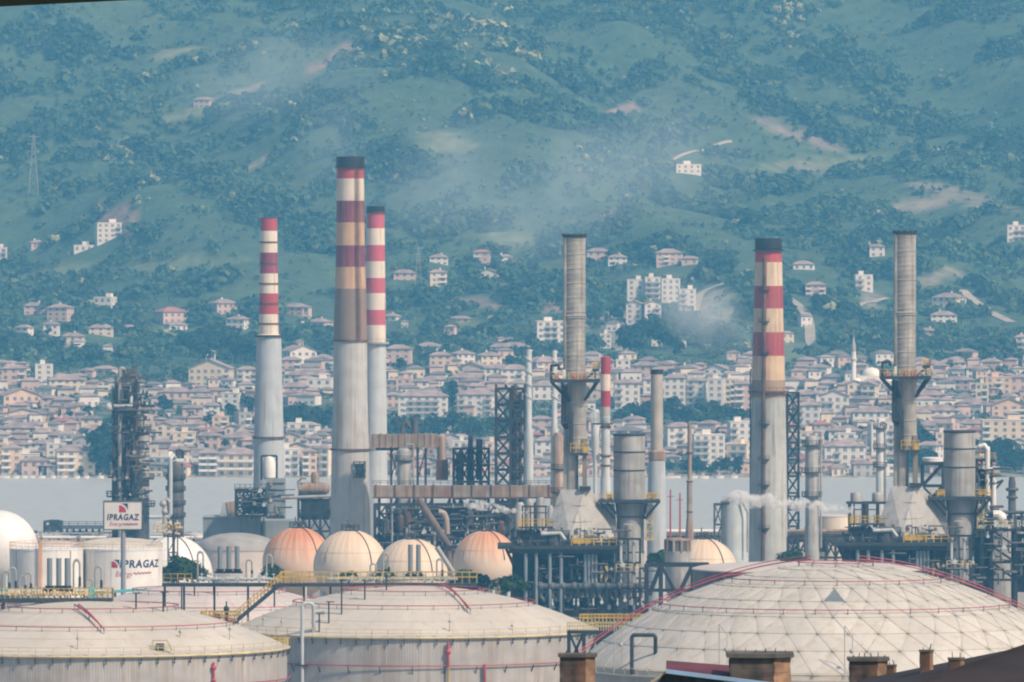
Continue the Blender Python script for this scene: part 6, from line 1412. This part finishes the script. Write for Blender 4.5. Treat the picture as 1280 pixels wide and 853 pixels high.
for px in range(474, 690, 22): mb.bar((t.x(px), -2, -1), (t.x(px), -2, t.z(622)), .7); mb.bar((t.x(px), 2, -1), (t.x(px), 2, t.z(622)), .7)
for px in range(474, 668, 22): mb.bar((t.x(px), -2, t.z(660)), (t.x(px+22), -2, t.z(624)), .35); mb.bar((t.x(px), -2, t.z(642)), (t.x(px+22), -2, t.z(642)), .45)
t.part('legs', mb, 'steel', smooth=0)
mb = MB(); mb.rail([(t.x(466), -2.5, t.z(606)), (t.x(692), -2.5, t.z(606))], 1.1, 2, .08); t.part('railing', mb, 'frame', smooth=0)
t = T('pipe_rack', 'deep dark tangle of pipework and frames behind the spheres', 'pipe rack', 570, 2215)
mb = MB(); mb.lattice(t.x(468), t.x(680), 3, 11, -1, t.z(632), 6, .7, .45, 2, 14); g = random.Random(9)
for i in range(64): a = g.uniform(468, 655); b = a+g.uniform(8, 28); py = g.uniform(634, 712); mb.box(t.x(a), t.x(b), 4, 10, t.z(py+g.uniform(6, 16)), t.z(py))
t.part('frame', mb, 'steel', smooth=0)
mb = MB()
for i in range(22): py = g.uniform(634, 700); a = g.uniform(468, 600); mb.cyl((t.x(a), 2.4, t.z(py)), (t.x(a+g.uniform(30, 80)), 2.4, t.z(py)), g.uniform(.2, .5), n=8)
t.part('pipes', mb, 'dkgrey')
mb = MB()
for i in range(14): px = g.uniform(470, 676); mb.cyl((t.x(px), 1.8, t.z(720)), (t.x(px), 1.8, t.z(g.uniform(628, 670))), g.uniform(.2, .45), n=8)
t.part('risers', mb, 'grey')
mb = MB()
for i in range(9): px, py = g.uniform(475, 670), g.uniform(640, 690); mb = MB(); mb.lathe([(.8, -1.6), (1.1, -1), (1.1, 1.8), (.5, 2.4)], t.x(px), 2.2, 10, zc=t.z(py)); t.part('small_vessel', mb, 'rust' if i % 2 else 'dkgrey')
clutter(t, 470, 680, 630, 710, 60, (.2, 2.2), 23, ('dkgrey', 'frame', 'rust', 'pale'))
t = T('slanted_duct', 'rust brown round duct sloping down rightward below the pipe bridge', 'duct', 543, 2195)
mb = MB(); mb.cyl((t.x(523), 0, t.z(624)), (t.x(561), 0, t.z(683)), 4.6*t.s, n=16); mb.ball((t.x(561), 0, t.z(683)), 4.6*t.s, 14, 8); mb.cyl((t.x(561), 0, t.z(683)), (t.x(561), 0, -1), 4.4*t.s, n=14); t.part('duct', mb, mat('brown_duct', (.17, .12, .095), .7, 0, (.08,.05,.04), .6, .25))
mb = MB(); mb.tube([(t.x(559), 1, t.z(668)), (t.x(558), 1, t.z(650)), (t.x(555), 1, t.z(642)), (t.x(548), 1, t.z(640))], 3.6*t.s, 12); t.part('branch', mb, mat('pale_duct', (.42, .36, .30), .6, .1, RUST, .6)); mb = MB(); mb.box(t.x(550), t.x(583), -1.5, 1.5, t.z(684), t.z(682)); mb.bar((t.x(582), 0, t.z(682)), (t.x(583), 0, t.z(680)), .5); t.part('ledge', mb, 'steel', smooth=0)
t = T('flare_pipe', 'thick grey pipe leaning against the middle sphere', 'pipe', 562, 2040)
mb = MB(); mb.cyl((t.x(546), 0, t.z(684)), (t.x(566), 0, t.z(715)), 3.2*t.s, n=14); mb.cyl((t.x(566), 0, t.z(715)), (t.x(566), 0, -1), 2.6*t.s, n=12); t.part('pipe', mb, 'grey')
# open steel towers
t = T('steel_tower', 'dark blue black framework of two short towers right of the upper duct', 'steel frame', 590, 2280)
mb = MB(); mb.lattice(t.x(567), t.x(585), -4, 4, -1, t.z(561), 9, .6, .35, 2, 2); mb.lattice(t.x(591), t.x(611), -4, 4, -1, t.z(561), 9, .6, .35, 2, 2); mb.box(t.x(566), t.x(612), -4.4, 4.4, t.z(562), t.z(560)); t.part('frame', mb, 'steel', smooth=0)
mb = MB(); mb.cyl((t.x(588), 0, -1), (t.x(588), 0, t.z(545)), 3*t.s, n=12); mb.cyl((t.x(588), 0, t.z(545)), (t.x(588), 0, t.z(537)), 1.6*t.s, n=10); mb.cyl((t.x(599), 0, t.z(600)), (t.x(599), 0, t.z(549)), 4*t.s, n=12); mb.cyl((t.x(575), 0, t.z(610)), (t.x(575), 0, t.z(566)), 5*t.s, n=12); t.part('columns', mb, 'dkgrey')
mb = MB(); mb.cyl((t.x(566), -3, t.z(578)), (t.x(584), -3, t.z(573)), .9, n=10); mb.box(t.x(545), t.x(560), -3, 3, t.z(600), t.z(575)); t.part('rusty_ducting', mb, 'rust')
t = T('steel_tower', 'tall open steel lattice tower with floors in front of the town', 'steel frame', 638, 2270)
mb = MB(); mb.lattice(t.x(620), t.x(656), -5, 5, -1, t.z(486), 13, .75, .42, 2, 2)
for px in (620, 632, 644, 656): mb.bar((t.x(px), 5, t.z(486)), (t.x(px), 5, t.z(481)), .6)
t.part('frame', mb, 'steel', smooth=0)
mb = MB(); [mb.box(t.x(632), t.x(656), -5, 5, t.z(y)-.25, t.z(y)) for y in (500, 511, 523, 545, 565, 590)]; t.part('floors', mb, 'frame', smooth=0)
mb = MB(); mb.cyl((t.x(643), 0, -1), (t.x(643), 0, t.z(482)), 4*t.s, n=12); mb.cyl((t.x(650), 1, -1), (t.x(650), 1, t.z(490)), 2.6*t.s, n=10); t.part('inner_vessels', mb, 'rust')
t = T('steel_tower', 'narrow open lattice tower against the right side of the thick chimney', 'steel frame', 991, 2310)
mb = MB(); mb.lattice(t.x(984), t.x(998), -2.5, 2.5, -1, t.z(491), 12, .5, .32, 2, 1); [mb.box(t.x(983), t.x(1000), -3, 3, t.z(y)-.2, t.z(y)) for y in (491, 518, 540, 560, 590, 620, 650)]; t.part('frame', mb, 'steel', smooth=0)
t = T('process_column', 'dark column with two thin galleries just left of the tall grey stack', 'column', 697.5, 2180, group='process columns')
mb = MB(); mb.lathe([(6.5*t.s, -1), (6.5*t.s, t.z(546)), (4*t.s, t.z(541))], n=18); t.part('shell', mb, 'rusty')
for y in (586, 615): mb = MB(); plat(mb, 0, 0, t.z(y), 9*t.s, 12); t.part('gallery', mb, 'steel', smooth=0)
t = T('heat_exchanger', 'pale vertical tubes and short vessels left of the pyramid hood', 'vessels', 672, 2150)
for px, w, y0 in ((650, 6, 628), (662, 5, 624), (676, 6, 622), (688, 4, 632)):
    mb = MB(); mb.lathe([(w*t.s, -1), (w*t.s, t.z(y0+4)), (w*.6*t.s, t.z(y0))], t.x(px), 0, 16); t.part('vessel', mb, 'grey')
# low works along the shore behind, right of centre
t = T('pipe_rack', 'low pale pipe rack by the water between the capped column and the thick chimney', 'pipe rack', 865, 2420)
mb = MB(); [mb.cyl((t.x(815), y, t.z(py)), (t.x(925), y, t.z(py)), .5, n=8) for y, py in ((-1, 664), (0, 668), (1, 671))]; t.part('pipes', mb, 'white')
mb = MB(); [mb.bar((t.x(px), 0, -1), (t.x(px), 0, t.z(662)), .6) for px in range(818, 926, 9)]; mb.box(t.x(815), t.x(925), -1.6, 1.6, t.z(674), t.z(672)); mb.box(t.x(818), t.x(832), -2, 2, t.z(680), t.z(668)); t.part('stanchions', mb, 'frame', smooth=0)
t = T('pipe_rack', 'low dark pipe rack behind the steam at right', 'pipe rack', 1040, 2280)
mb = MB(); [mb.cyl((t.x(984), y, t.z(py)), (t.x(1080), y, t.z(py)), .5, n=8) for y, py in ((-1, 664), (0, 669), (1, 676))]; t.part('pipes', mb, 'rusty')
mb = MB(); mb.lattice(t.x(985), t.x(1080), -2, 2, -1, t.z(672), 3, .6, .35, True, 8); mb.box(t.x(1005), t.x(1035), -1, 2, t.z(690), t.z(676)); t.part('stanchions', mb, 'steel', smooth=0)
t = T('pipe_rack', 'low rack of white and red pipes by the water at the far left', 'pipe rack', 170, 2440)
mb = MB(); [mb.cyl((t.x(0), y, t.z(py)), (t.x(258), y, t.z(py)), .45, n=8) for y, py in ((-1, 672), (0, 678), (1, 684))]; t.part('pipes', mb, 'white')
mb = MB(); mb.cyl((t.x(0), -2, t.z(681)), (t.x(258), -2, t.z(681)), .35, n=8); t.part('red_pipe', mb, 'red')
mb = MB(); [mb.bar((t.x(px), 0, -1), (t.x(px), 0, t.z(671)), .6) for px in range(2, 258, 12)]; t.part('stanchions', mb, 'frame', smooth=0)
clutter(t, 2, 250, 664, 690, 40, (-3, 0), 26, ('dkgrey', 'tan', 'box', 'white'))
# ------------------------------------------------------------------ right edge works
t = T('pipe_structure', 'dark braced steel structure with pipes over the grey tank at the right edge', 'steel frame', 1252, 1965)
mb = MB(); z1 = t.z(662)
for px in (1226, 1238, 1268, 1300, 1330): mb.bar((t.x(px), -5, -1), (t.x(px), -5, z1), .9); mb.bar((t.x(px), 5, -1), (t.x(px), 5, z1), .9)
for a, b, y0, y1 in ((1238, 1268, 662, 682), (1238, 1268, 682, 702), (1238, 1268, 702, 724), (1268, 1300, 724, 690), (1226, 1238, 700, 680)): mb.bar((t.x(a), -5, t.z(y0)), (t.x(b), -5, t.z(y1)), .5); mb.bar((t.x(a), -5, t.z(y1)), (t.x(b), -5, t.z(y1)), .5)
mb.box(t.x(1218), t.x(1335), -6, 6, t.z(663), t.z(660)); mb.box(t.x(1272), t.x(1335), -2, 4, t.z(740), t.z(668)); mb.box(t.x(1218), t.x(1236), -1, 4, t.z(735), t.z(668)); t.part('frame', mb, 'black', smooth=0)
mb = MB(); mb.rail([(t.x(1228), -6, t.z(660)), (t.x(1335), -6, t.z(660))], 1.7, 1.6, .1); t.part('railing', mb, 'ypale', smooth=0)
mb = MB(); mb.tube([(t.x(1232), -4, t.z(640)), (t.x(1335), -4, t.z(640))], .4); mb.tube([(t.x(1232), -3, t.z(647)), (t.x(1335), -3, t.z(647))], .5); [mb.bar((t.x(px), -3.5, z1), (t.x(px), -3.5, t.z(640)), .5) for px in (1240, 1262, 1276)]; t.part('pipes', mb, 'frame')
mb = MB(); mb.tube([(t.x(1240), -5, t.z(642)), (t.x(1248), -5, t.z(642)), (t.x(1252), -5, t.z(648)), (t.x(1252), -5, t.z(656))], .9); mb.ball((t.x(1250), -5, t.z(646)), 1.3, 10, 6); t.part('white_elbow', mb, 'white')
clutter(t, 1222, 1330, 640, 720, 40, (-7, -5.5), 25, ('dkgrey', 'frame', 'steel', 'pale'))
t = T('equipment_tower', 'dark equipment tower with white pipes right of the right wide stack', 'steel frame', 1229, 1985)
mb = MB(); mb.lattice(t.x(1218), t.x(1238), -4, 4, -1, t.z(575), 9, .6, .4, True, 1); mb.box(t.x(1216), t.x(1243), -4.4, 4.4, t.z(577), t.z(574)); mb.bar((t.x(1240), -3, t.z(606)), (t.x(1253), -3, t.z(600)), .5); mb.bar((t.x(1243), -3, t.z(612)), (t.x(1253), -3, t.z(600)), .45); mb.box(t.x(1222), t.x(1233), -2, 2, t.z(620), t.z(580)); t.part('frame', mb, 'steel', smooth=0)
mb = MB(); mb.tube([(t.x(1233), -5, t.z(640)), (t.x(1233), -5, t.z(562)), (t.x(1229), -5, t.z(556)), (t.x(1222), -5, t.z(558))], .55); mb.cyl((t.x(1218), -4, t.z(562)), (t.x(1236), -4, t.z(562)), .8, n=10); mb.cyl((t.x(1241), -4, t.z(640)), (t.x(1241), -4, t.z(588)), 3*t.s, n=12); mb.cyl((t.x(1236), -4, t.z(588)), (t.x(1248), -4, t.z(588)), 1.0, n=10); t.part('white_pipes', mb, 'white')
mb = MB(); mb.rail([(t.x(1216), -4.3, t.z(574)), (t.x(1243), -4.3, t.z(574))], 1.5, 1.2, .1); mb.rail([(t.x(1208), -5, t.z(640)), (t.x(1222), -5, t.z(640))], 3, .8, .12); t.part('railing', mb, 'yellow', smooth=0)
clutter(t, 1216, 1240, 575, 650, 18, (-6, -4), 24)
t = T('stack', 'short sooty stack at the far right edge against the water', 'stack', 1265, 2300, group='slim stacks'); mb = MB(); mb.lathe([(6*t.s, -1), (5*t.s, t.z(640)), (4.5*t.s, t.z(603)), (3.2*t.s, t.z(596))], n=16); t.part('shaft', mb, 'dkgrey'); mb = MB(); mb.torus(0, 0, t.z(612), 6*t.s, .5, 16); mb.torus(0, 0, t.z(622), 5.5*t.s, .4, 16); t.part('joint_ring', mb, 'dkgrey')
t = T('vessel_group', 'two short grey vessels on a dark beam left of the right pyramid hood', 'vessels', 1085, 2060)
for px in (1070, 1097): mb = MB(); mb.lathe([(7*t.s, t.z(627)), (7*t.s, t.z(618)), (6*t.s, t.z(616))], t.x(px), 0, 16); t.part('vessel', mb, 'grey')
mb = MB(); mb.box(t.x(1058), t.x(1112), -2, 2, t.z(630), t.z(627)); [mb.bar((t.x(px), 0, -1), (t.x(px), 0, t.z(630)), .8) for px in (1062, 1080, 1097, 1110)]; t.part('frame', mb, 'steel', smooth=0)
# ------------------------------------------------------------------ shrubs inside the plant
for px, py, h, d, w, lb in ((992,703,24,2120,1.3,'dark green bushes at the foot of the thick striped chimney'),(826,706,26,2000,1.2,'green bush between the wide stack and the small silo'),(222,722,38,1990,1.0,'dark leafy tree beside the lettered tank'),(240,722,24,1995,1.2,'low dark bush just left of the bent pipe'),
    (340,722,26,1990,.8,'dark bush before the orange sphere'),(436,722,14,1960,1.6,'green bush behind the gangway rail below the clean cream sphere'),(478,722,16,1960,1.5,'green bush behind the gangway rail left of the vent ducts'),(588,734,32,1960,1.2,'dark green bush before the lone rusty sphere'),(640,738,28,1950,1.3,'dark bush at the foot of the furnace legs')):
    tree('shrub', px, py, h, lb, 'shrubs inside the plant', d=d, name='shrub', zb=PZ(py, d)-.5, wide=w)
# ------------------------------------------------------------------ steam and smoke
def cloudy(name, dens, col, scale, lo=.42, hi=.66, fall=(1.0, .25)):
    """vapour whose density fades to nothing at the edge of its body and is broken into wisps"""
    m, nt, N, L = nodes(name); N.remove(N['Principled BSDF']); tc = N.new('ShaderNodeTexCoord')
    mp = N.new('ShaderNodeMapping'); mp.inputs['Location'].default_value = (-1, -1, -1); mp.inputs['Scale'].default_value = (2, 2, 2); L.new(tc.outputs['Generated'], mp.inputs[0])
    ln = N.new('ShaderNodeVectorMath'); ln.operation = 'LENGTH'; L.new(mp.outputs[0], ln.inputs[0])
    f = ramp(nt, ln.outputs['Value'], *fall); w = ramp(nt, noise(nt, tc.outputs['Object'], scale, 4), lo, hi)
    a = N.new('ShaderNodeMath'); a.operation = 'MULTIPLY'; L.new(f, a.inputs[0]); L.new(w, a.inputs[1])
    d = N.new('ShaderNodeMath'); d.operation = 'MULTIPLY'; L.new(a.outputs[0], d.inputs[0]); d.inputs[1].default_value = dens
    v = N.new('ShaderNodeVolumePrincipled'); L.new(d.outputs[0], v.inputs['Density']); v.inputs['Color'].default_value = (*col, 1); v.inputs['Absorption Color'].default_value = (1, 1, 1, 1); v.inputs['Density Attribute'].default_value = ''
    L.new(v.outputs[0], N['Material Output'].inputs['Volume']); return m
def plume(pts, m, label, name='steam', seed=1):
    """a drifting trail made of overlapping uneven puffs joined into one body"""
    g = random.Random(seed); mb = MB()
    for px, py, r, d in pts:
        s = K*d; mb.ball((PX(px, d), d, PZ(py, d)), r*s, 14, 8, sx=g.uniform(.9, 1.5), sy=1.1, sz=g.uniform(.75, 1.05))
    o = mb.build(name, m); md = o.modifiers.new('merge', 'REMESH'); md.mode = 'VOXEL'; md.voxel_size = .25
    tx = bpy.data.textures.new('puff', 'CLOUDS'); tx.noise_scale = 1.6
    dm = o.modifiers.new('puff', 'DISPLACE'); dm.texture = tx; dm.strength = 1.0; dm.mid_level = .45; dm.texture_coords = 'GLOBAL'
    return tag(o, label, 'steam', None, 'stuff')
def smoke(px, py, rx, ry, tilt, d, m, label):
    s = K*d; mb = MB(); mb.ball((0, 0, 0), 1, 32, 16, sx=rx*s, sy=rx*s*.8, sz=ry*s/1.0); 
    o = mb.build('smoke', m, None, (PX(px, d), d, PZ(py, d))); o.rotation_euler[1] = tilt
    return tag(o, label, 'smoke', None, 'stuff')
g = random.Random(4)
st = cloudy('steam_vapour', 1.5, (1, 1, 1), .75, .42, .66, (9, 8))
plume([(1074-i*6.6+g.uniform(-2, 2), 638-i*.62+g.uniform(-3, 2.5), 2.6+i*.33+g.uniform(-.9, 1.5), 1930) for i in range(24)], st, 'white steam plume drifting left from the right furnace platform', seed=2)
plume([(660-i*4.2+g.uniform(-1.5, 1.5), 641-i*.55+g.uniform(-2, 1.5), 2.2+i*.26, 1945) for i in range(18)], st, 'white steam wisp drifting left before the pipe bridge', seed=3)
s1 = cloudy('thin_smoke', .013, (.68, .85, 1.0), .028, .38, .66)
for px, py, rx, ry, tl, lb in ((425, 150, 62, 120, .25, 'thin bluish smoke above the top of the tallest chimney'), (560, 215, 130, 95, -.3, 'thin bluish smoke drifting right of the twin striped chimneys'), (690, 245, 150, 95, -.2, 'broad bluish smoke over the hill above the grey stack'),
                               (815, 190, 150, 100, .2, 'faint bluish smoke high on the hill left of the thick striped chimney'), (330, 90, 140, 70, -.2, 'faint bluish smoke high on the hill at upper left')):
    smoke(px, py, rx, ry, tl, 2550+px*.2, s1, lb)
smoke(880, 392, 85, 50, .65, 2650, cloudy('pale_smoke', .045, (.86, .93, 1.0), .06), 'pale smoke rising just left of the thick striped chimney')
# ------------------------------------------------------------------ near rooftops at the bottom edge
def roof_chimney(px0, px1, yt, yb, d, label, pots=6):
    t = T('roof_chimney', label, 'chimney', (px0+px1)/2, d, PZ(yb, d), 'chimneys on the near rooftops'); w = (px1-px0)*t.s; h = -t.z(yb)+t.z(yt); a = w*.46; dep = a*.8; g = random.Random(px0)
    mb = MB(); n = 7; vs = []                          # uneven rendered stack
    for j in range(n+1):
        for x, y in ((-a, -dep), (a*.45, -dep*1.12), (a, -dep*.62), (a, dep), (-a, dep)): vs.append((x+g.uniform(-.012, .012)*w, y+g.uniform(-.012, .012)*w, (h-.0)*(j/n)))
    mb.add(vs, [(j*5+i, j*5+(i+1) % 5, j*5+5+(i+1) % 5, j*5+5+i) for j in range(n) for i in range(5)]+[(4, 3, 2, 1, 0), tuple(range(n*5, n*5+5))]); mb.mi = [1 if q < n*5 and q % 5 == 1 else 0 for q in range(len(mb.f))]; t.part('stack', mb, [M['brick'], M['brick_sunlit']], smooth=0)  # right chamfer gets the lighter rusty orange, its sunlit look painted in
    mb = MB(); e = w*.05; c = .10*w**.5
    P = [(-a-e, -dep-e), (a*.47, -dep*1.12-e), (a+e, -dep*.62-e), (a+e, dep+e), (-a-e, dep+e)]
    mb.add([(x, y, h+.002) for x, y in P]+[(x, y, h+c) for x, y in P], [(4, 3, 2, 1, 0), (5, 6, 7, 8, 9)]+[(i, (i+1) % 5, 5+(i+1) % 5, 5+i) for i in range(5)]); t.part('cap_slab', mb, 'cap', smooth=0)
    mb = MB()
    for i in range(pots): x = -a+2*a*(i+.5)/pots; mb.bar((x, -dep*.5+g.uniform(0, dep), h+c), (x+g.uniform(-.05, .05), -dep*.4, h+c+g.uniform(.06, .22)), .025)
    t.part('rebar_stubs', mb, 'rust', smooth=0)
roof_chimney(698, 746, 821, 862, 300, 'stained roof chimney with a sunlit rusty orange side, leftmost of the near ones', 3)
roof_chimney(909, 991, 821, 862, 300, 'widest stained roof chimney, before the dome bottom centre')
roof_chimney(1060, 1111, 826, 866, 295, 'two toned roof chimney with rebar stubs, between widest one and dark roof')
roof_chimney(1108, 1121, 833, 864, 292, 'narrow brown stub beside the two toned chimney', 2)
roof_chimney(1149, 1167, 815, 846, 288, 'slim brown brick chimney on the dark brown roof', 2)
roof_chimney(1185, 1206, 825, 846, 285, 'low chimney with pale slab cap on the dark brown roof', 2)
def near_house(label, wall_m, px0, px1, d, ytop, dep=9):
    t = T('house', label, 'house', (px0+px1)/2, d, group='near houses'); x0, x1, z = t.x(px0), t.x(px1), t.z(ytop)
    mb = MB(); mb.box(x0, x1, 0, dep, -2, z); t.part('wall', mb, wall_m, smooth=0); return t, x0, x1, z
t, x0, x1, z = near_house('house carrying the leftmost stained roof chimney', 'concrete', 670, 800, 299, 890)
mb = MB(); mb.box(x0-.3, x1+.3, -.3, 9.3, z+.002, z+.2); t.part('roof', mb, 'cap', smooth=0)
t, x0, x1, z = near_house('house with maroon sheet roof and blue fascia', 'brick', 815, 1035, 299.5, 880)
A = [(t.x(832), -.6, t.z(838)), (t.x(985), -.6, t.z(857)), (t.x(985), 5, t.z(846)), (t.x(836), 5, t.z(834.5))]
mb = MB(); mb.add(A+[(x, y, zz-.12) for x, y, zz in A], [(0, 1, 2, 3), (7, 6, 5, 4)]+[(i, i+4, (i+1) % 4+4, (i+1) % 4) for i in range(4)]); t.part('roof', mb, 'redroof', smooth=0)
mb = MB(); a, b = V(A[0]), V(A[1]); mb.bar(a+V((0, -.1, .0)), b+V((0, -.1, .0)), .16, .14); t.part('fascia', mb, 'bluefascia', smooth=0)
mb = MB(); mb.extr([(t.x(812), t.z(866)), (t.x(832), t.z(839.5)), (t.x(905), t.z(849)), (t.x(905), t.z(866))], -.35, .2); t.part('gable_wall', mb, 'brick', smooth=0)
mb = MB(); mb.bar((t.x(808), -.5, t.z(856)), (t.x(833), -.5, t.z(838.5)), .12, .08); t.part('verge_board', mb, 'tan', smooth=0)
t, x0, x1, z = near_house('house below the two toned roof chimney', 'concrete', 1045, 1130, 296, 884, 7)
mb = MB(); mb.box(x0-.2, x1+.2, -.2, 7.2, z+.002, z+.15); t.part('roof', mb, 'cap', smooth=0)
t = T('house', 'house with a large dark brown sloping roof at the lower right corner', 'house', 1300, 284, group='near houses')
e = [(t.x(1085), -3, t.z(868)), (t.x(1560), -3, t.z(868)), (t.x(1560), 9, t.z(868)), (t.x(1085), 9, t.z(868)), (t.x(1292), 3, t.z(813)), (t.x(1440), 3, t.z(813))]
mb = MB(); mb.add(e+[(x, y, zz-.15) for x, y, zz in e[:4]], [(0, 1, 5, 4), (1, 2, 5), (2, 3, 4, 5), (3, 0, 4), (9, 8, 7, 6), (0, 6, 7, 1), (1, 7, 8, 2), (2, 8, 9, 3), (3, 9, 6, 0)]); rf = t.part('roof', mb, 'oldroof', smooth=0)
mb = MB(); mb.box(t.x(1100), t.x(1545), -2.4, 8.4, -2, t.z(868)-.16); t.part('wall', mb, 'concrete', smooth=0)
mb = MB(); mb.bar(V(e[0])+V((0, 0, .03)), V(e[4])+V((0, 0, .03)), .16, .1); t.part('hip_tiles', mb, 'oldroof', rf, smooth=0)
# eave of the house the picture was taken beside
t = T('house', 'dark roof eave of a neighbouring house crossing the upper left corner', 'house', -700, 40, 92, group=None)
mb = MB(); P = [(t.x(-1500), t.z(-60)), (t.x(-1500), t.z(80)), (t.x(-40), t.z(10.5)), (t.x(180), t.z(-.5)), (t.x(180), t.z(-60))]; mb.extr(P, -3, 0); t.part('roof', mb, mat('dark_eave', (.03, .055, .06), .8), smooth=0)
mb = MB(); mb.box(t.x(-1400), t.x(-350), -1, 3, -4, t.z(40)); t.part('wall', mb, 'concrete', smooth=0)
